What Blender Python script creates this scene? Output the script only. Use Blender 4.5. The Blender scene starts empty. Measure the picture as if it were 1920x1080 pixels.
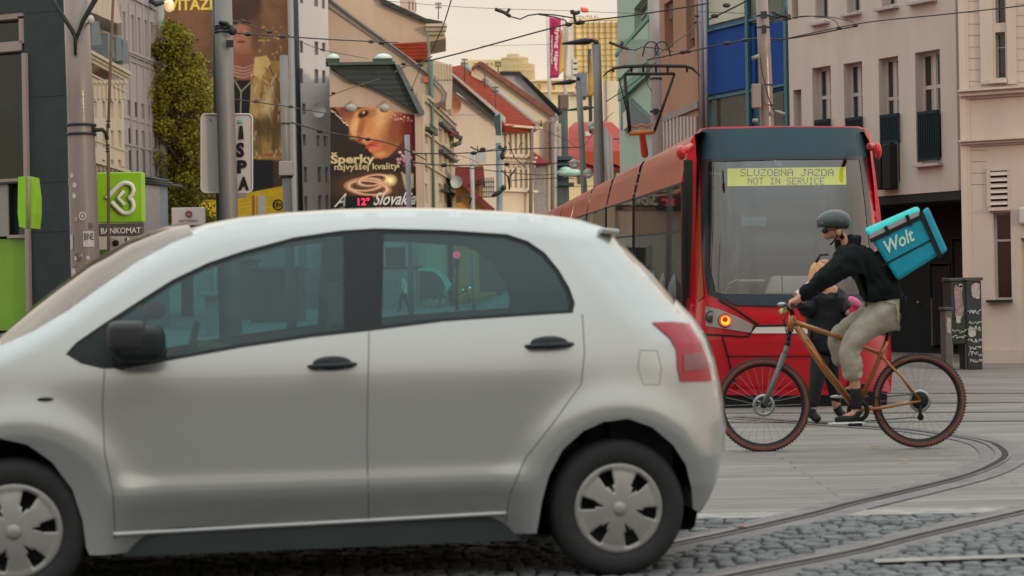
import bpy, bmesh, math, random
import numpy as np
from mathutils import Vector, Matrix
from mathutils.geometry import delaunay_2d_cdt
R = math.radians
scene = bpy.context.scene
C = scene.collection
random.seed(7)

# ---------------------------------------------------------------- camera, sky, sun, exposure
F, CX, CY, CH, ROLL = 3520.0, 960.0, 547.0, 1.215, 0.018
cs, sn = math.cos(ROLL), math.sin(ROLL)
cam = bpy.data.cameras.new('camera'); camo = bpy.data.objects.new('camera', cam); C.objects.link(camo)
cam.sensor_width = 36; cam.lens = 36 * F / 1920; cam.shift_y = (CY - 540) / 1920
cam.clip_start = 0.05; cam.clip_end = 3000
m = Matrix(((cs, sn, 0, 0), (0, 0, -1, 0), (-sn, cs, 0, CH), (0, 0, 0, 1)))
camo.matrix_world = m
cam.dof.use_dof = True; cam.dof.focus_distance = 24; cam.dof.aperture_fstop = 3.6
scene.camera = camo

SUN_EL, SUN_AZ = R(8), R(140)
world = bpy.data.worlds.new('World'); scene.world = world; world.use_nodes = True
wn = world.node_tree; wn.nodes.clear()
def wnode(t, **k):
    n = wn.nodes.new(t)
    for a, b in k.items(): setattr(n, a, b)
    return n
sky = wnode('ShaderNodeTexSky', sky_type='NISHITA', sun_disc=False, sun_elevation=SUN_EL, sun_rotation=SUN_AZ)
sky.dust_density = 3
tc = wnode('ShaderNodeTexCoord'); sep = wnode('ShaderNodeSeparateXYZ')
wn.links.new(tc.outputs['Generated'], sep.inputs[0])
ramp = wnode('ShaderNodeValToRGB')          # the cloud deck: warm low down, cool grey overhead
ramp.color_ramp.elements[0].position = 0.0; ramp.color_ramp.elements[0].color = (.84, .665, .49, 1)
ramp.color_ramp.elements[1].position = 0.75; ramp.color_ramp.elements[1].color = (.65, .71, .705, 1)
e = ramp.color_ramp.elements.new(.18); e.color = (.745, .66, .56, 1)
wn.links.new(sep.outputs['Z'], ramp.inputs[0])
nz = wnode('ShaderNodeTexNoise'); nz.inputs['Scale'].default_value = 3.5; nz.inputs['Detail'].default_value = 5
mp = wnode('ShaderNodeMapping'); mp.inputs['Scale'].default_value = (1, 1, 4)
wn.links.new(tc.outputs['Generated'], mp.inputs[0]); wn.links.new(mp.outputs[0], nz.inputs['Vector'])
mr = wnode('ShaderNodeMapRange'); mr.inputs['To Min'].default_value = 9.9; mr.inputs['To Max'].default_value = 13.2
mr.inputs['From Min'].default_value = .3; mr.inputs['From Max'].default_value = .7
wn.links.new(nz.outputs[0], mr.inputs[0])
vm = wnode('ShaderNodeVectorMath', operation='SCALE')
zr = wnode('ShaderNodeMapRange'); zr.inputs['From Min'].default_value = .12; zr.inputs['From Max'].default_value = .9   # an overcast sky is brightest overhead
zr.inputs['To Min'].default_value = 1; zr.inputs['To Max'].default_value = 2.7; wn.links.new(sep.outputs['Z'], zr.inputs[0])
zm = wnode('ShaderNodeMath', operation='MULTIPLY'); wn.links.new(mr.outputs[0], zm.inputs[0]); wn.links.new(zr.outputs[0], zm.inputs[1])
wn.links.new(ramp.outputs[0], vm.inputs[0]); wn.links.new(zm.outputs[0], vm.inputs['Scale'])
mx = wnode('ShaderNodeMix', data_type='RGBA'); mx.inputs[0].default_value = .9
wn.links.new(sky.outputs[0], mx.inputs[6]); wn.links.new(vm.outputs[0], mx.inputs[7])
bg = wnode('ShaderNodeBackground'); bg.inputs[1].default_value = .1
wn.links.new(mx.outputs[2], bg.inputs[0])
wo = wnode('ShaderNodeOutputWorld'); wn.links.new(bg.outputs[0], wo.inputs[0])
sl = bpy.data.lights.new('sun', 'SUN'); so = bpy.data.objects.new('sun', sl); C.objects.link(so)
sl.energy = 1.5; sl.angle = R(6); sl.color = (1, .78, .54)
sd = Vector((math.sin(SUN_AZ) * math.cos(SUN_EL), math.cos(SUN_AZ) * math.cos(SUN_EL), math.sin(SUN_EL)))
so.rotation_euler = sd.to_track_quat('Z', 'Y').to_euler()
scene.view_settings.view_transform = 'Standard'; scene.view_settings.look = 'None'
scene.view_settings.exposure = 0; scene.view_settings.gamma = 1

# ---------------------------------------------------------------- projection
def P(px, py, d):
    x = (px - CX) * d / F; y = (CY - py) * d / F
    return Vector((x * cs + y * sn, d, CH - x * sn + y * cs))
def ray(px, py):
    return P(px, py, 1) - Vector((0, 0, CH))
def gz(X, Y):
    def ss(a, b, v):
        t = min(1, max(0, (v - a) / (b - a))); return t * t * (3 - 2 * t)
    return .0065 * max(0, min(Y, 150) - 20) + .0155 * max(0, min(Y, 76) - 19) * ss(-2.2, .4, X) * (1 - ss(4.3, 6.2, X))
def G(px, py):
    r = ray(px, py); d = 6.0
    while d < 300:
        p = r * d + Vector((0, 0, CH))
        if p.z <= gz(p.x, p.y): return Vector((p.x, p.y, gz(p.x, p.y)))
        d += .01
    return p
class Plane:
    """vertical plane through two ground points given as (pixel x, depth)"""
    def __init__(s, a, b):
        s.A = Vector((P(a[0], 300, a[1]).x, a[1], 0)); B = Vector((P(b[0], 300, b[1]).x, b[1], 0))
        s.t = (B - s.A); s.len = s.t.length; s.t = s.t / s.len
        s.n = Vector((s.t.y, -s.t.x, 0))
        if s.n.y > 0: s.n = -s.n
        s.k = .28 if abs(s.n.x) > .9 else 1      # fronts seen nearly edge-on carry shallow mouldings
    def px(s, px, py, off=0):
        r = ray(px, py); O = Vector((0, 0, CH))
        off = off*s.k if off > 0 else off
        k = (s.A + s.n * off - O).dot(s.n) / r.dot(s.n)
        p = O + r * k
        return ((p - s.A).dot(s.t), p.z)
    def pt(s, t, z, off=0):
        off = off*s.k if off > 0 else off
        p = s.A + s.t * t + s.n * off; return Vector((p.x, p.y, z))
    def P(s, px, py, off=0):
        t, z = s.px(px, py, off); return s.pt(t, z, off)

# ---------------------------------------------------------------- materials
MATS = {}
def mat(name, col, rough=.7, metal=0, var=.12, scale=3, bump=0, bscale=40, coat=0, emit=None, es=0, spec=.28, streak=False, attr=None):
    if name in MATS: return MATS[name]
    M = bpy.data.materials.new(name); M.use_nodes = True; nt = M.node_tree; b = nt.nodes['Principled BSDF']
    b.inputs['Roughness'].default_value = rough; b.inputs['Metallic'].default_value = metal
    b.inputs['Coat Weight'].default_value = coat; b.inputs['Coat Roughness'].default_value = .06
    b.inputs['Specular IOR Level'].default_value = spec
    b.inputs['Base Color'].default_value = (*col, 1)
    t = nt.nodes.new('ShaderNodeTexCoord')
    if attr:
        a = nt.nodes.new('ShaderNodeAttribute'); a.attribute_name = attr
        nt.links.new(a.outputs['Color'], b.inputs['Base Color'])
    elif var > 0:
        n = nt.nodes.new('ShaderNodeTexNoise'); n.inputs['Scale'].default_value = scale; n.inputs['Detail'].default_value = 6
        n.inputs['Roughness'].default_value = .65
        src = t.outputs['Object']
        if streak:
            mp = nt.nodes.new('ShaderNodeMapping'); mp.inputs['Scale'].default_value = (2.2, 2.2, .35)
            nt.links.new(src, mp.inputs[0]); src = mp.outputs[0]
        nt.links.new(src, n.inputs['Vector'])
        r = nt.nodes.new('ShaderNodeMapRange'); r.inputs['From Min'].default_value = .3; r.inputs['From Max'].default_value = .7
        r.inputs['To Min'].default_value = 1 - var; r.inputs['To Max'].default_value = 1 + var
        nt.links.new(n.outputs[0], r.inputs[0])
        v = nt.nodes.new('ShaderNodeVectorMath'); v.operation = 'SCALE'; v.inputs[0].default_value = col
        nt.links.new(r.outputs[0], v.inputs['Scale']); nt.links.new(v.outputs[0], b.inputs['Base Color'])
    if bump:
        n2 = nt.nodes.new('ShaderNodeTexNoise'); n2.inputs['Scale'].default_value = bscale; n2.inputs['Detail'].default_value = 4
        nt.links.new(t.outputs['Object'], n2.inputs['Vector'])
        bp = nt.nodes.new('ShaderNodeBump'); bp.inputs['Strength'].default_value = bump; bp.inputs['Distance'].default_value = .02
        nt.links.new(n2.outputs[0], bp.inputs['Height']); nt.links.new(bp.outputs[0], b.inputs['Normal'])
    if emit:
        b.inputs['Emission Color'].default_value = (*emit, 1); b.inputs['Emission Strength'].default_value = es
    MATS[name] = M
    return M
def glassmat(name, tint, refl=.5, rough=.02, base=None):
    """thin tinted pane: looks through with a tint and mirrors at grazing angles"""
    if name in MATS: return MATS[name]
    M = bpy.data.materials.new(name); M.use_nodes = True; nt = M.node_tree; nt.nodes.clear()
    tr = nt.nodes.new('ShaderNodeBsdfTransparent'); tr.inputs[0].default_value = (*tint, 1)
    gl = nt.nodes.new('ShaderNodeBsdfGlossy'); gl.inputs[0].default_value = (1, 1, 1, 1); gl.inputs['Roughness'].default_value = rough
    fr = nt.nodes.new('ShaderNodeFresnel'); fr.inputs[0].default_value = 1.5
    mu = nt.nodes.new('ShaderNodeMath'); mu.operation = 'MULTIPLY_ADD'; mu.inputs[1].default_value = 1; mu.inputs[2].default_value = refl
    mu.use_clamp = True
    mi = nt.nodes.new('ShaderNodeMixShader'); o = nt.nodes.new('ShaderNodeOutputMaterial')
    nt.links.new(fr.outputs[0], mu.inputs[0]); nt.links.new(mu.outputs[0], mi.inputs[0])
    src = tr
    if base:
        df = nt.nodes.new('ShaderNodeBsdfDiffuse'); df.inputs[0].default_value = (*base[0], 1)
        m2 = nt.nodes.new('ShaderNodeMixShader'); m2.inputs[0].default_value = base[1]
        nt.links.new(tr.outputs[0], m2.inputs[1]); nt.links.new(df.outputs[0], m2.inputs[2]); src = m2
    nt.links.new(src.outputs[0], mi.inputs[1]); nt.links.new(gl.outputs[0], mi.inputs[2]); nt.links.new(mi.outputs[0], o.inputs[0])
    MATS[name] = M
    return M

# ---------------------------------------------------------------- mesh builder
class MB:
    def __init__(s): s.v = []; s.f = []; s.sm = []; s.nr = None
    def add(s, vs, fs, smooth=False):
        o = len(s.v); s.v += [Vector(v) for v in vs]; s.f += [[i + o for i in f] for f in fs]; s.sm += [smooth] * len(fs); return s
    def box(s, a, b):
        x0, y0, z0 = a; x1, y1, z1 = b
        return s.add([(x0,y0,z0),(x1,y0,z0),(x1,y1,z0),(x0,y1,z0),(x0,y0,z1),(x1,y0,z1),(x1,y1,z1),(x0,y1,z1)],
                     [(0,3,2,1),(4,5,6,7),(0,1,5,4),(1,2,6,5),(2,3,7,6),(3,0,4,7)])
    def hexa(s, p):   # 8 points: 4 front then 4 back
        return s.add(p, [(0,1,2,3),(7,6,5,4),(0,4,5,1),(1,5,6,2),(2,6,7,3),(3,7,4,0)])
    def prism(s, pts, vec):
        n = len(pts); pts = [Vector(p) for p in pts]; vec = Vector(vec)
        return s.add(pts + [p + vec for p in pts], [list(range(n)), list(range(2*n-1, n-1, -1))] + [(i, i+n, (i+1)%n+n, (i+1)%n) for i in range(n)])
    def tube(s, pts, r, n=8, smooth=True, caps=True):
        pts = [Vector(p) for p in pts]; rs = r if isinstance(r, (list, tuple)) else [r]*len(pts)
        vs = []; fs = []; ref = None
        for i, p in enumerate(pts):
            d = (pts[min(i+1, len(pts)-1)] - pts[max(i-1, 0)]).normalized()
            if ref is None: ref = Vector((0,0,1)) if abs(d.z) < .9 else Vector((1,0,0))
            a = d.cross(ref).normalized(); b = a.cross(d).normalized(); ref = b
            for k in range(n):
                t = 2*math.pi*k/n; vs.append(p + (a*math.cos(t) + b*math.sin(t))*rs[i])
        for i in range(len(pts)-1):
            for k in range(n): fs.append((i*n+k, i*n+(k+1)%n, (i+1)*n+(k+1)%n, (i+1)*n+k))
        s.add(vs, fs, smooth)
        if caps: s.add(vs[:n], [list(range(n))[::-1]]); s.add(vs[-n:], [list(range(n))])
        return s
    def lathe(s, prof, c=(0,0,0), n=32, axis='z', smooth=True, closed=False):
        """prof: (radius, height) pairs round an axis through c"""
        c = Vector(c); vs = []
        for (r, h) in prof:
            for k in range(n):
                t = 2*math.pi*k/n; a, b = r*math.cos(t), r*math.sin(t)
                vs.append(c + Vector({'z': (a, b, h), 'y': (a, h, b), 'x': (h, a, b)}[axis]))
        m_ = len(prof); fs = []
        for i in range(m_ if closed else m_-1):
            j = (i+1) % m_
            for k in range(n): fs.append((i*n+k, i*n+(k+1)%n, j*n+(k+1)%n, j*n+k))
        return s.add(vs, fs, smooth)
    def sup(s, c, r, p=.45):
        o = len(s.v); s.ell((0,0,0), (1,1,1), 28, 18)
        for i in range(o, len(s.v)):
            v = s.v[i]; s.v[i] = Vector(c) + Vector([(abs(a)**p)*(1 if a > 0 else -1)*q for a, q in zip(v, r)])
        return s
    def ell(s, c, r, n=16, k=10, rot=None):
        c = Vector(c); vs = []; fs = []
        for i in range(k+1):
            a = math.pi*i/k
            for j in range(n):
                t = 2*math.pi*j/n
                v = Vector((r[0]*math.sin(a)*math.cos(t), r[1]*math.sin(a)*math.sin(t), r[2]*math.cos(a)))
                if rot: v = rot @ v
                vs.append(c+v)
        for i in range(k):
            for j in range(n): fs.append((i*n+j, (i+1)*n+j, (i+1)*n+(j+1)%n, i*n+(j+1)%n))
        return s.add(vs, fs, True)
ORG = {}
def parent_org(p): return ORG.get(p.name)
def build(name, mb, m_, parent=None, bevel=0, origin=None, clean=True):
    me = bpy.data.meshes.new(name)
    if parent is not None:
        og = ORG.get(parent.name, Vector((0,0,0)))
    elif origin is not None: og = Vector(origin)
    else:
        xs = [v.x for v in mb.v]; ys = [v.y for v in mb.v]; zs = [v.z for v in mb.v]
        og = Vector(((min(xs)+max(xs))/2, (min(ys)+max(ys))/2, min(zs)))
    me.from_pydata([v - og for v in mb.v], [], mb.f)
    me.polygons.foreach_set('use_smooth', mb.sm)
    me.materials.append(m_); me.update()
    if clean and mb.nr is None:
        bm = bmesh.new(); bm.from_mesh(me); bmesh.ops.remove_doubles(bm, verts=bm.verts, dist=1e-5)
        bmesh.ops.recalc_face_normals(bm, faces=bm.faces); bm.to_mesh(me); bm.free()
    elif mb.nr is not None:
        me.normals_split_custom_set_from_vertices(mb.nr)
    o = bpy.data.objects.new(name, me); C.objects.link(o)
    if parent is not None: o.parent = parent; ORG[o.name] = og
    else: o.location = og; ORG[o.name] = og
    if bevel:
        b = o.modifiers.new('bevel', 'BEVEL'); b.width = bevel; b.segments = 4 if bevel > .03 else 2; b.limit_method = 'ANGLE'; b.angle_limit = R(40)
    return o
def build_split(name, mb, m_, parent):
    """one mesh per connected piece"""
    par = list(range(len(mb.v)))
    def find(a):
        while par[a] != a: par[a] = par[par[a]]; a = par[a]
        return a
    key = {}
    for i, v in enumerate(mb.v):
        k = (round(v.x,4), round(v.y,4), round(v.z,4))
        if k in key: par[find(i)] = find(key[k])
        else: key[k] = i
    for f in mb.f:
        for q in f[1:]: par[find(q)] = find(f[0])
    groups = {}
    for fi, f in enumerate(mb.f): groups.setdefault(find(f[0]), []).append(fi)
    for fl in groups.values():
        m2 = MB(); ix = {}
        for fi in fl:
            g_ = []
            for q in mb.f[fi]:
                if q not in ix: ix[q] = len(m2.v); m2.v.append(mb.v[q])
                g_.append(ix[q])
            m2.f.append(g_); m2.sm.append(mb.sm[fi])
        build(name, m2, m_, parent)
def tag(o, label=None, cat=None, group=None, kind=None):
    if label: o['label'] = label
    if cat: o['category'] = cat
    if group: o['group'] = group
    if kind: o['kind'] = kind
    return o
def thing(name, label, cat, loc, group=None, rz=0, local=False):
    o = bpy.data.objects.new(name, None); C.objects.link(o); o.location = loc; o.rotation_euler = (0,0,rz); o.empty_display_size = .2
    ORG[o.name] = Vector((0,0,0)) if local else Vector(loc)
    return tag(o, label, cat, group)
def text_verts(body, res=3, shear=0, mono=False, bold=0):
    cu = bpy.data.curves.new('t', 'FONT'); cu.body = body; cu.resolution_u = res; cu.shear = shear; cu.offset = bold
    ob = bpy.data.objects.new('t', cu); C.objects.link(ob)
    dg = bpy.context.evaluated_depsgraph_get(); me = ob.evaluated_get(dg).to_mesh()
    vs = [v.co.copy() for v in me.vertices]; fs = [list(p.vertices) for p in me.polygons]
    bpy.data.objects.remove(ob); bpy.data.curves.remove(cu)
    return vs, fs
def lettering(body, fn, m_, parent, name='lettering', rot=False, bold=0, shear=0, **k):
    """fn(u,v) -> world point; u,v in 0..1 across and up the text's own box"""
    vs, fs = text_verts(body, bold=bold, shear=shear)
    if rot: vs = [Vector((v.y, -v.x, 0)) for v in vs]
    x0 = min(v.x for v in vs); x1 = max(v.x for v in vs); y0 = min(v.y for v in vs); y1 = max(v.y for v in vs)
    mb = MB(); mb.add([fn((v.x-x0)/(x1-x0), (v.y-y0)/(y1-y0)) for v in vs], fs)
    return build(name, mb, m_, parent, clean=False, **k)
def pl_fn(pl, x0, y0, x1, y1, off):
    """box of photo pixels on a plane -> point function (kept level on the plane)"""
    a = pl.px(x0, y1, off); b = pl.px(x1, y1, off); c = pl.px(x0, y0, off)
    return lambda u, v: pl.pt(a[0] + (b[0]-a[0])*u, a[1] + (c[1]-a[1])*v, off)
def rect_tz(pl, x0, y0, x1, y1, off=0):
    xm, ym = (x0+x1)/2, (y0+y1)/2
    t0 = pl.px(x0, ym, off)[0]; t1 = pl.px(x1, ym, off)[0]; z1 = pl.px(xm, y0, off)[1]; z0 = pl.px(xm, y1, off)[1]
    return min(t0, t1), z0, max(t0, t1), z1
def pbox(mb, pl, tz, o0, o1):
    t0, z0, t1, z1 = tz
    mb.hexa([pl.pt(t0,z0,o1), pl.pt(t1,z0,o1), pl.pt(t1,z1,o1), pl.pt(t0,z1,o1), pl.pt(t0,z0,o0), pl.pt(t1,z0,o0), pl.pt(t1,z1,o0), pl.pt(t0,z1,o0)])
    return mb
def pbx(mb, pl, x0, y0, x1, y1, o0, o1):
    tz = rect_tz(pl, x0, y0, x1, y1)
    if o1-o0 < 1.6: return pbox(mb, pl, tz, o0, o1)
    q = [pl.pt(t,z,o1) for t,z in ((tz[0],tz[1]),(tz[2],tz[1]),(tz[2],tz[3]),(tz[0],tz[3]))]; d = street_dir(x0, x1)*(o1-o0)
    return mb.hexa(q + [p+d for p in q])
def street_dir(x0, x1):
    """party walls run back along the street, not square to the front"""
    x = max(x0, x1) if (x0+x1)/2 < CX else min(x0, x1); v = ray(x, 400); return Vector((v.x, v.y, 0)).normalized()
def ppoly(mb, pl, pts, o0, o1):
    q = [pl.P(x, y, o1) for x, y in pts]; xs = [p[0] for p in pts]
    mb.prism(q, pl.n * (o0 - o1) if o1-o0 < 1.6 else street_dir(min(xs), max(xs))*(o1-o0)); return mb
def wall_holes(pl, t0, z0, t1, z1, holes, thick, off=0):
    """a slab with rectangular openings"""
    ts = sorted({t0, t1, *[h[0] for h in holes], *[h[2] for h in holes]}); zs = sorted({z0, z1, *[h[1] for h in holes], *[h[3] for h in holes]})
    ts = [t for t in ts if t0 <= t <= t1]; zs = [z for z in zs if z0 <= z <= z1]
    mb = MB()
    for i in range(len(ts)-1):
        for j in range(len(zs)-1):
            tm, zm = (ts[i]+ts[i+1])/2, (zs[j]+zs[j+1])/2
            if any(h[0] < tm < h[2] and h[1] < zm < h[3] for h in holes): continue
            mb.add([pl.pt(ts[i],zs[j],off), pl.pt(ts[i+1],zs[j],off), pl.pt(ts[i+1],zs[j+1],off), pl.pt(ts[i],zs[j+1],off)], [(0,1,2,3)])
    for h in holes:
        a = [(max(h[0],t0),max(h[1],z0)),(min(h[2],t1),max(h[1],z0)),(min(h[2],t1),min(h[3],z1)),(max(h[0],t0),min(h[3],z1))]
        for i in range(4):
            p, q = a[i], a[(i+1)%4]
            mb.add([pl.pt(*p,off), pl.pt(*q,off), pl.pt(*q,off-thick), pl.pt(*p,off-thick)], [(0,1,2,3)])
    for p, q in (((t0,z0),(t0,z1)), ((t0,z1),(t1,z1)), ((t1,z1),(t1,z0))):
        mb.add([pl.pt(*p,off), pl.pt(*q,off), pl.pt(*q,off-thick), pl.pt(*p,off-thick)], [(0,1,2,3)])
    return mb
GL = mat('window_glass', (.02,.028,.03), .06, var=0, spec=.7)
DARK = mat('dark_trim', (.018,.021,.022), .5, var=.1)
FRAME = mat('white_frame', (.42,.39,.37), .5, var=.06)
def window(pl, tz, parent, fm=None, recess=.14, fw=.06, bars=1, mull=1, glass=None, sill=None, name='window'):
    t0, z0, t1, z1 = tz; fm = fm or FRAME; f = MB(); o = -recess
    w = t1-t0; h = z1-z0; fw = min(fw, w*.12, h*.12)
    for q in ((t0,z0,t1,z0+fw), (t0,z1-fw,t1,z1), (t0,z0+fw,t0+fw,z1-fw), (t1-fw,z0+fw,t1,z1-fw)): pbox(f, pl, q, o-.05, o)
    for k in range(mull): tm = t0+(k+1)*w/(mull+1); pbox(f, pl, (tm-fw/2, z0+fw, tm+fw/2, z1-fw), o-.047, o-.003)
    if bars: zm = z0 + h*.68; pbox(f, pl, (t0+fw, zm-fw/2, t1-fw, zm+fw/2), o-.044, o-.006)
    fr = build(name, f, fm, parent)
    p = MB(); pbox(p, pl, (t0+.01,z0+.01,t1-.01,z1-.01), o-.035, o-.025); build('pane', p, glass or GL, fr)
    if sill: s = MB(); pbox(s, pl, (t0-.06, z0-.08, t1+.06, z0-.002), -.002, .07); build('sill', s, sill, fr)
    return fr
def backing(pl, t0, z0, t1, z1, depth, o=-.45):
    mb = MB(); q = [pl.pt(t,z,o) for t,z in ((t0,z0),(t1,z0),(t1,z1),(t0,z1))]; pr_ = lambda p: CX + F*p.x/p.y if p.y > 1 else 0
    d = street_dir(pr_(q[0]), pr_(q[1])) if q[0].y > 1 else -pl.n
    mb.hexa(q + [p + d*depth for p in q]); return mb

# painter for printed posters (prints only): works in photo pixels on a grid
class Paint:
    def __init__(s, x0, y0, x1, y1, nx, ny, bg):
        s.b = (x0,y0,x1,y1); s.X, s.Y = np.meshgrid(np.linspace(x0,x1,nx), np.linspace(y0,y1,ny)); s.nx, s.ny = nx, ny
        s.C = np.zeros((ny,nx,3)) + np.array(bg)
    def mixin(s, a, col):
        a = np.clip(a,0,1)[...,None]; s.C = s.C*(1-a) + np.array(col)*a
    def ell(s, cx, cy, rx, ry, col, ang=0, soft=.25, op=1):
        c, n = math.cos(R(ang)), math.sin(R(ang)); dx, dy = s.X-cx, s.Y-cy
        d = np.sqrt(((dx*c+dy*n)/rx)**2 + ((-dx*n+dy*c)/ry)**2); s.mixin(op*np.clip((1-d)/soft+.5,0,1), col)
    def ring(s, cx, cy, rx, ry, wd, col, ang=0, op=1):
        c, n = math.cos(R(ang)), math.sin(R(ang)); dx, dy = s.X-cx, s.Y-cy
        d = np.sqrt(((dx*c+dy*n)/rx)**2 + ((-dx*n+dy*c)/ry)**2); s.mixin(op*np.clip(1-np.abs(d-1)/wd,0,1)*1.5, col)
    def sd(s, pts):
        px, py = s.X, s.Y; d = np.full(px.shape, 1e18); sg = np.ones(px.shape); n = len(pts)
        for i in range(n):
            ax, ay = pts[i]; bx, by = pts[i-1]; ex, ey = bx-ax, by-ay; wx, wy = px-ax, py-ay
            t = np.clip((wx*ex+wy*ey)/(ex*ex+ey*ey+1e-9),0,1); d = np.minimum(d, (wx-ex*t)**2+(wy-ey*t)**2)
            c1 = py >= ay; c2 = py < by; c3 = ex*wy > ey*wx
            fl = (c1 & c2 & c3) | (~c1 & ~c2 & ~c3); sg = np.where(fl, -sg, sg)
        return sg*np.sqrt(d)
    def poly(s, pts, col, soft=1.5, op=1): s.mixin(op*np.clip(.5 - s.sd(pts)/soft,0,1), col)
    def line(s, pts, w, col, op=1, soft=1):
        d = np.full(s.X.shape, 1e9)
        for (ax,ay),(bx,by) in zip(pts[:-1], pts[1:]):
            ex, ey = bx-ax, by-ay; wx, wy = s.X-ax, s.Y-ay; t = np.clip((wx*ex+wy*ey)/(ex*ex+ey*ey+1e-9),0,1)
            d = np.minimum(d, np.hypot(wx-ex*t, wy-ey*t))
        s.mixin(op*np.clip(.5+(w/2-d)/soft,0,1), col)
    def noise(s, amp, cell, seed=1, sx=1, sy=1):
        rg = np.random.RandomState(seed); gx = int((s.b[2]-s.b[0])/cell*sx)+3; gy = int((s.b[3]-s.b[1])/cell*sy)+3; g = rg.rand(gy,gx)
        u = (s.X-s.b[0])/cell*sx; v = (s.Y-s.b[1])/cell*sy; i = u.astype(int); j = v.astype(int); a = u-i; b = v-j
        a = a*a*(3-2*a); b = b*b*(3-2*b)
        n = (g[j,i]*(1-a)+g[j,i+1]*a)*(1-b)+(g[j+1,i]*(1-a)+g[j+1,i+1]*a)*b
        s.C = s.C*(1+amp*(n-.5)*2)[...,None]; return n
    def mesh(s, name, pl, off, m_, parent, keep=None):
        vs = [pl.P(x, y, off) for x, y in zip(s.X.ravel(), s.Y.ravel())]; fs = []; k = np.ones((s.ny,s.nx),bool) if keep is None else keep(s)
        for j in range(s.ny-1):
            for i in range(s.nx-1):
                if k[j,i]: fs.append((j*s.nx+i, (j+1)*s.nx+i, (j+1)*s.nx+i+1, j*s.nx+i+1))
        mb = MB(); mb.add(vs, fs); me_o = build(name, mb, m_, parent, clean=False)
        ca = me_o.data.color_attributes.new('Col', 'FLOAT_COLOR', 'POINT')
        a = np.ones((s.nx*s.ny,4)); a[:,:3] = np.clip(s.C.reshape(-1,3),0,1); ca.data.foreach_set('color', a.ravel()); return me_o
# ================================================================ THE SETTING: ground, paving, rails
def pavermat(name, c1, c2, mortar, bw, rh, ms, bump=.25):
    M = bpy.data.materials.new(name); M.use_nodes = True; nt = M.node_tree; b = nt.nodes['Principled BSDF']; b.inputs['Roughness'].default_value = .72
    t = nt.nodes.new('ShaderNodeTexCoord'); br = nt.nodes.new('ShaderNodeTexBrick')
    br.inputs['Color1'].default_value = (*c1,1); br.inputs['Color2'].default_value = (*c2,1); br.inputs['Mortar'].default_value = (*mortar,1)
    br.inputs['Scale'].default_value = 1; br.inputs['Brick Width'].default_value = bw; br.inputs['Row Height'].default_value = rh
    br.inputs['Mortar Size'].default_value = ms; br.inputs['Mortar Smooth'].default_value = .4; br.offset = .37
    nz0 = nt.nodes.new('ShaderNodeTexNoise'); nz0.inputs['Scale'].default_value = 1.3; nz0.inputs['Detail'].default_value = 3
    va = nt.nodes.new('ShaderNodeVectorMath'); va.operation = 'MULTIPLY_ADD'; va.inputs[1].default_value = (.13,.10,0)
    nt.links.new(t.outputs['Object'], nz0.inputs['Vector']); nt.links.new(nz0.outputs['Color'], va.inputs[0]); nt.links.new(t.outputs['Object'], va.inputs[2])
    nt.links.new(va.outputs[0], br.inputs['Vector'])
    mp = nt.nodes.new('ShaderNodeMapping'); mp.inputs['Scale'].default_value = (.45, 3.4, 1)
    n = nt.nodes.new('ShaderNodeTexNoise'); n.inputs['Scale'].default_value = 1.4; n.inputs['Detail'].default_value = 8; n.inputs['Roughness'].default_value = .7
    nt.links.new(t.outputs['Object'], mp.inputs[0]); nt.links.new(mp.outputs[0], n.inputs['Vector'])
    r = nt.nodes.new('ShaderNodeMapRange'); r.inputs['From Min'].default_value = .3; r.inputs['From Max'].default_value = .7; r.inputs['To Min'].default_value = .58; r.inputs['To Max'].default_value = 1.36
    nt.links.new(n.outputs[0], r.inputs[0]); v = nt.nodes.new('ShaderNodeVectorMath'); v.operation = 'SCALE'
    nt.links.new(br.outputs[0], v.inputs[0]); nt.links.new(r.outputs[0], v.inputs['Scale']); nt.links.new(v.outputs[0], b.inputs['Base Color'])
    bp = nt.nodes.new('ShaderNodeBump'); bp.inputs['Strength'].default_value = bump; bp.inputs['Distance'].default_value = .02; bp.invert = True
    nt.links.new(br.outputs['Fac'], bp.inputs['Height']); nt.links.new(bp.outputs[0], b.inputs['Normal']); MATS[name] = M; return M
PAVE = pavermat('granite_slabs', (.190,.166,.152), (.150,.134,.124), (.085,.073,.068), 3.1, .17, .008)
gxs = [-500,-200,-100,-50,-25,-12] + [i*.5-8 for i in range(49)] + [20,30,50,100,200,500]
gys = [-60,-20,-5,0,3,6,9,12,15,17,18,19] + [19.5+i*.75 for i in range(24)] + [40+i*4 for i in range(29)] + [160,200,300,600,1200]
g = MB(); g.add([(x,y,gz(x,y)) for y in gys for x in gxs], [(j*len(gxs)+i, j*len(gxs)+i+1, (j+1)*len(gxs)+i+1, (j+1)*len(gxs)+i) for j in range(len(gys)-1) for i in range(len(gxs)-1)], True)
tag(build('ground', g, PAVE, origin=(0,0,0)), kind='structure')

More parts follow.
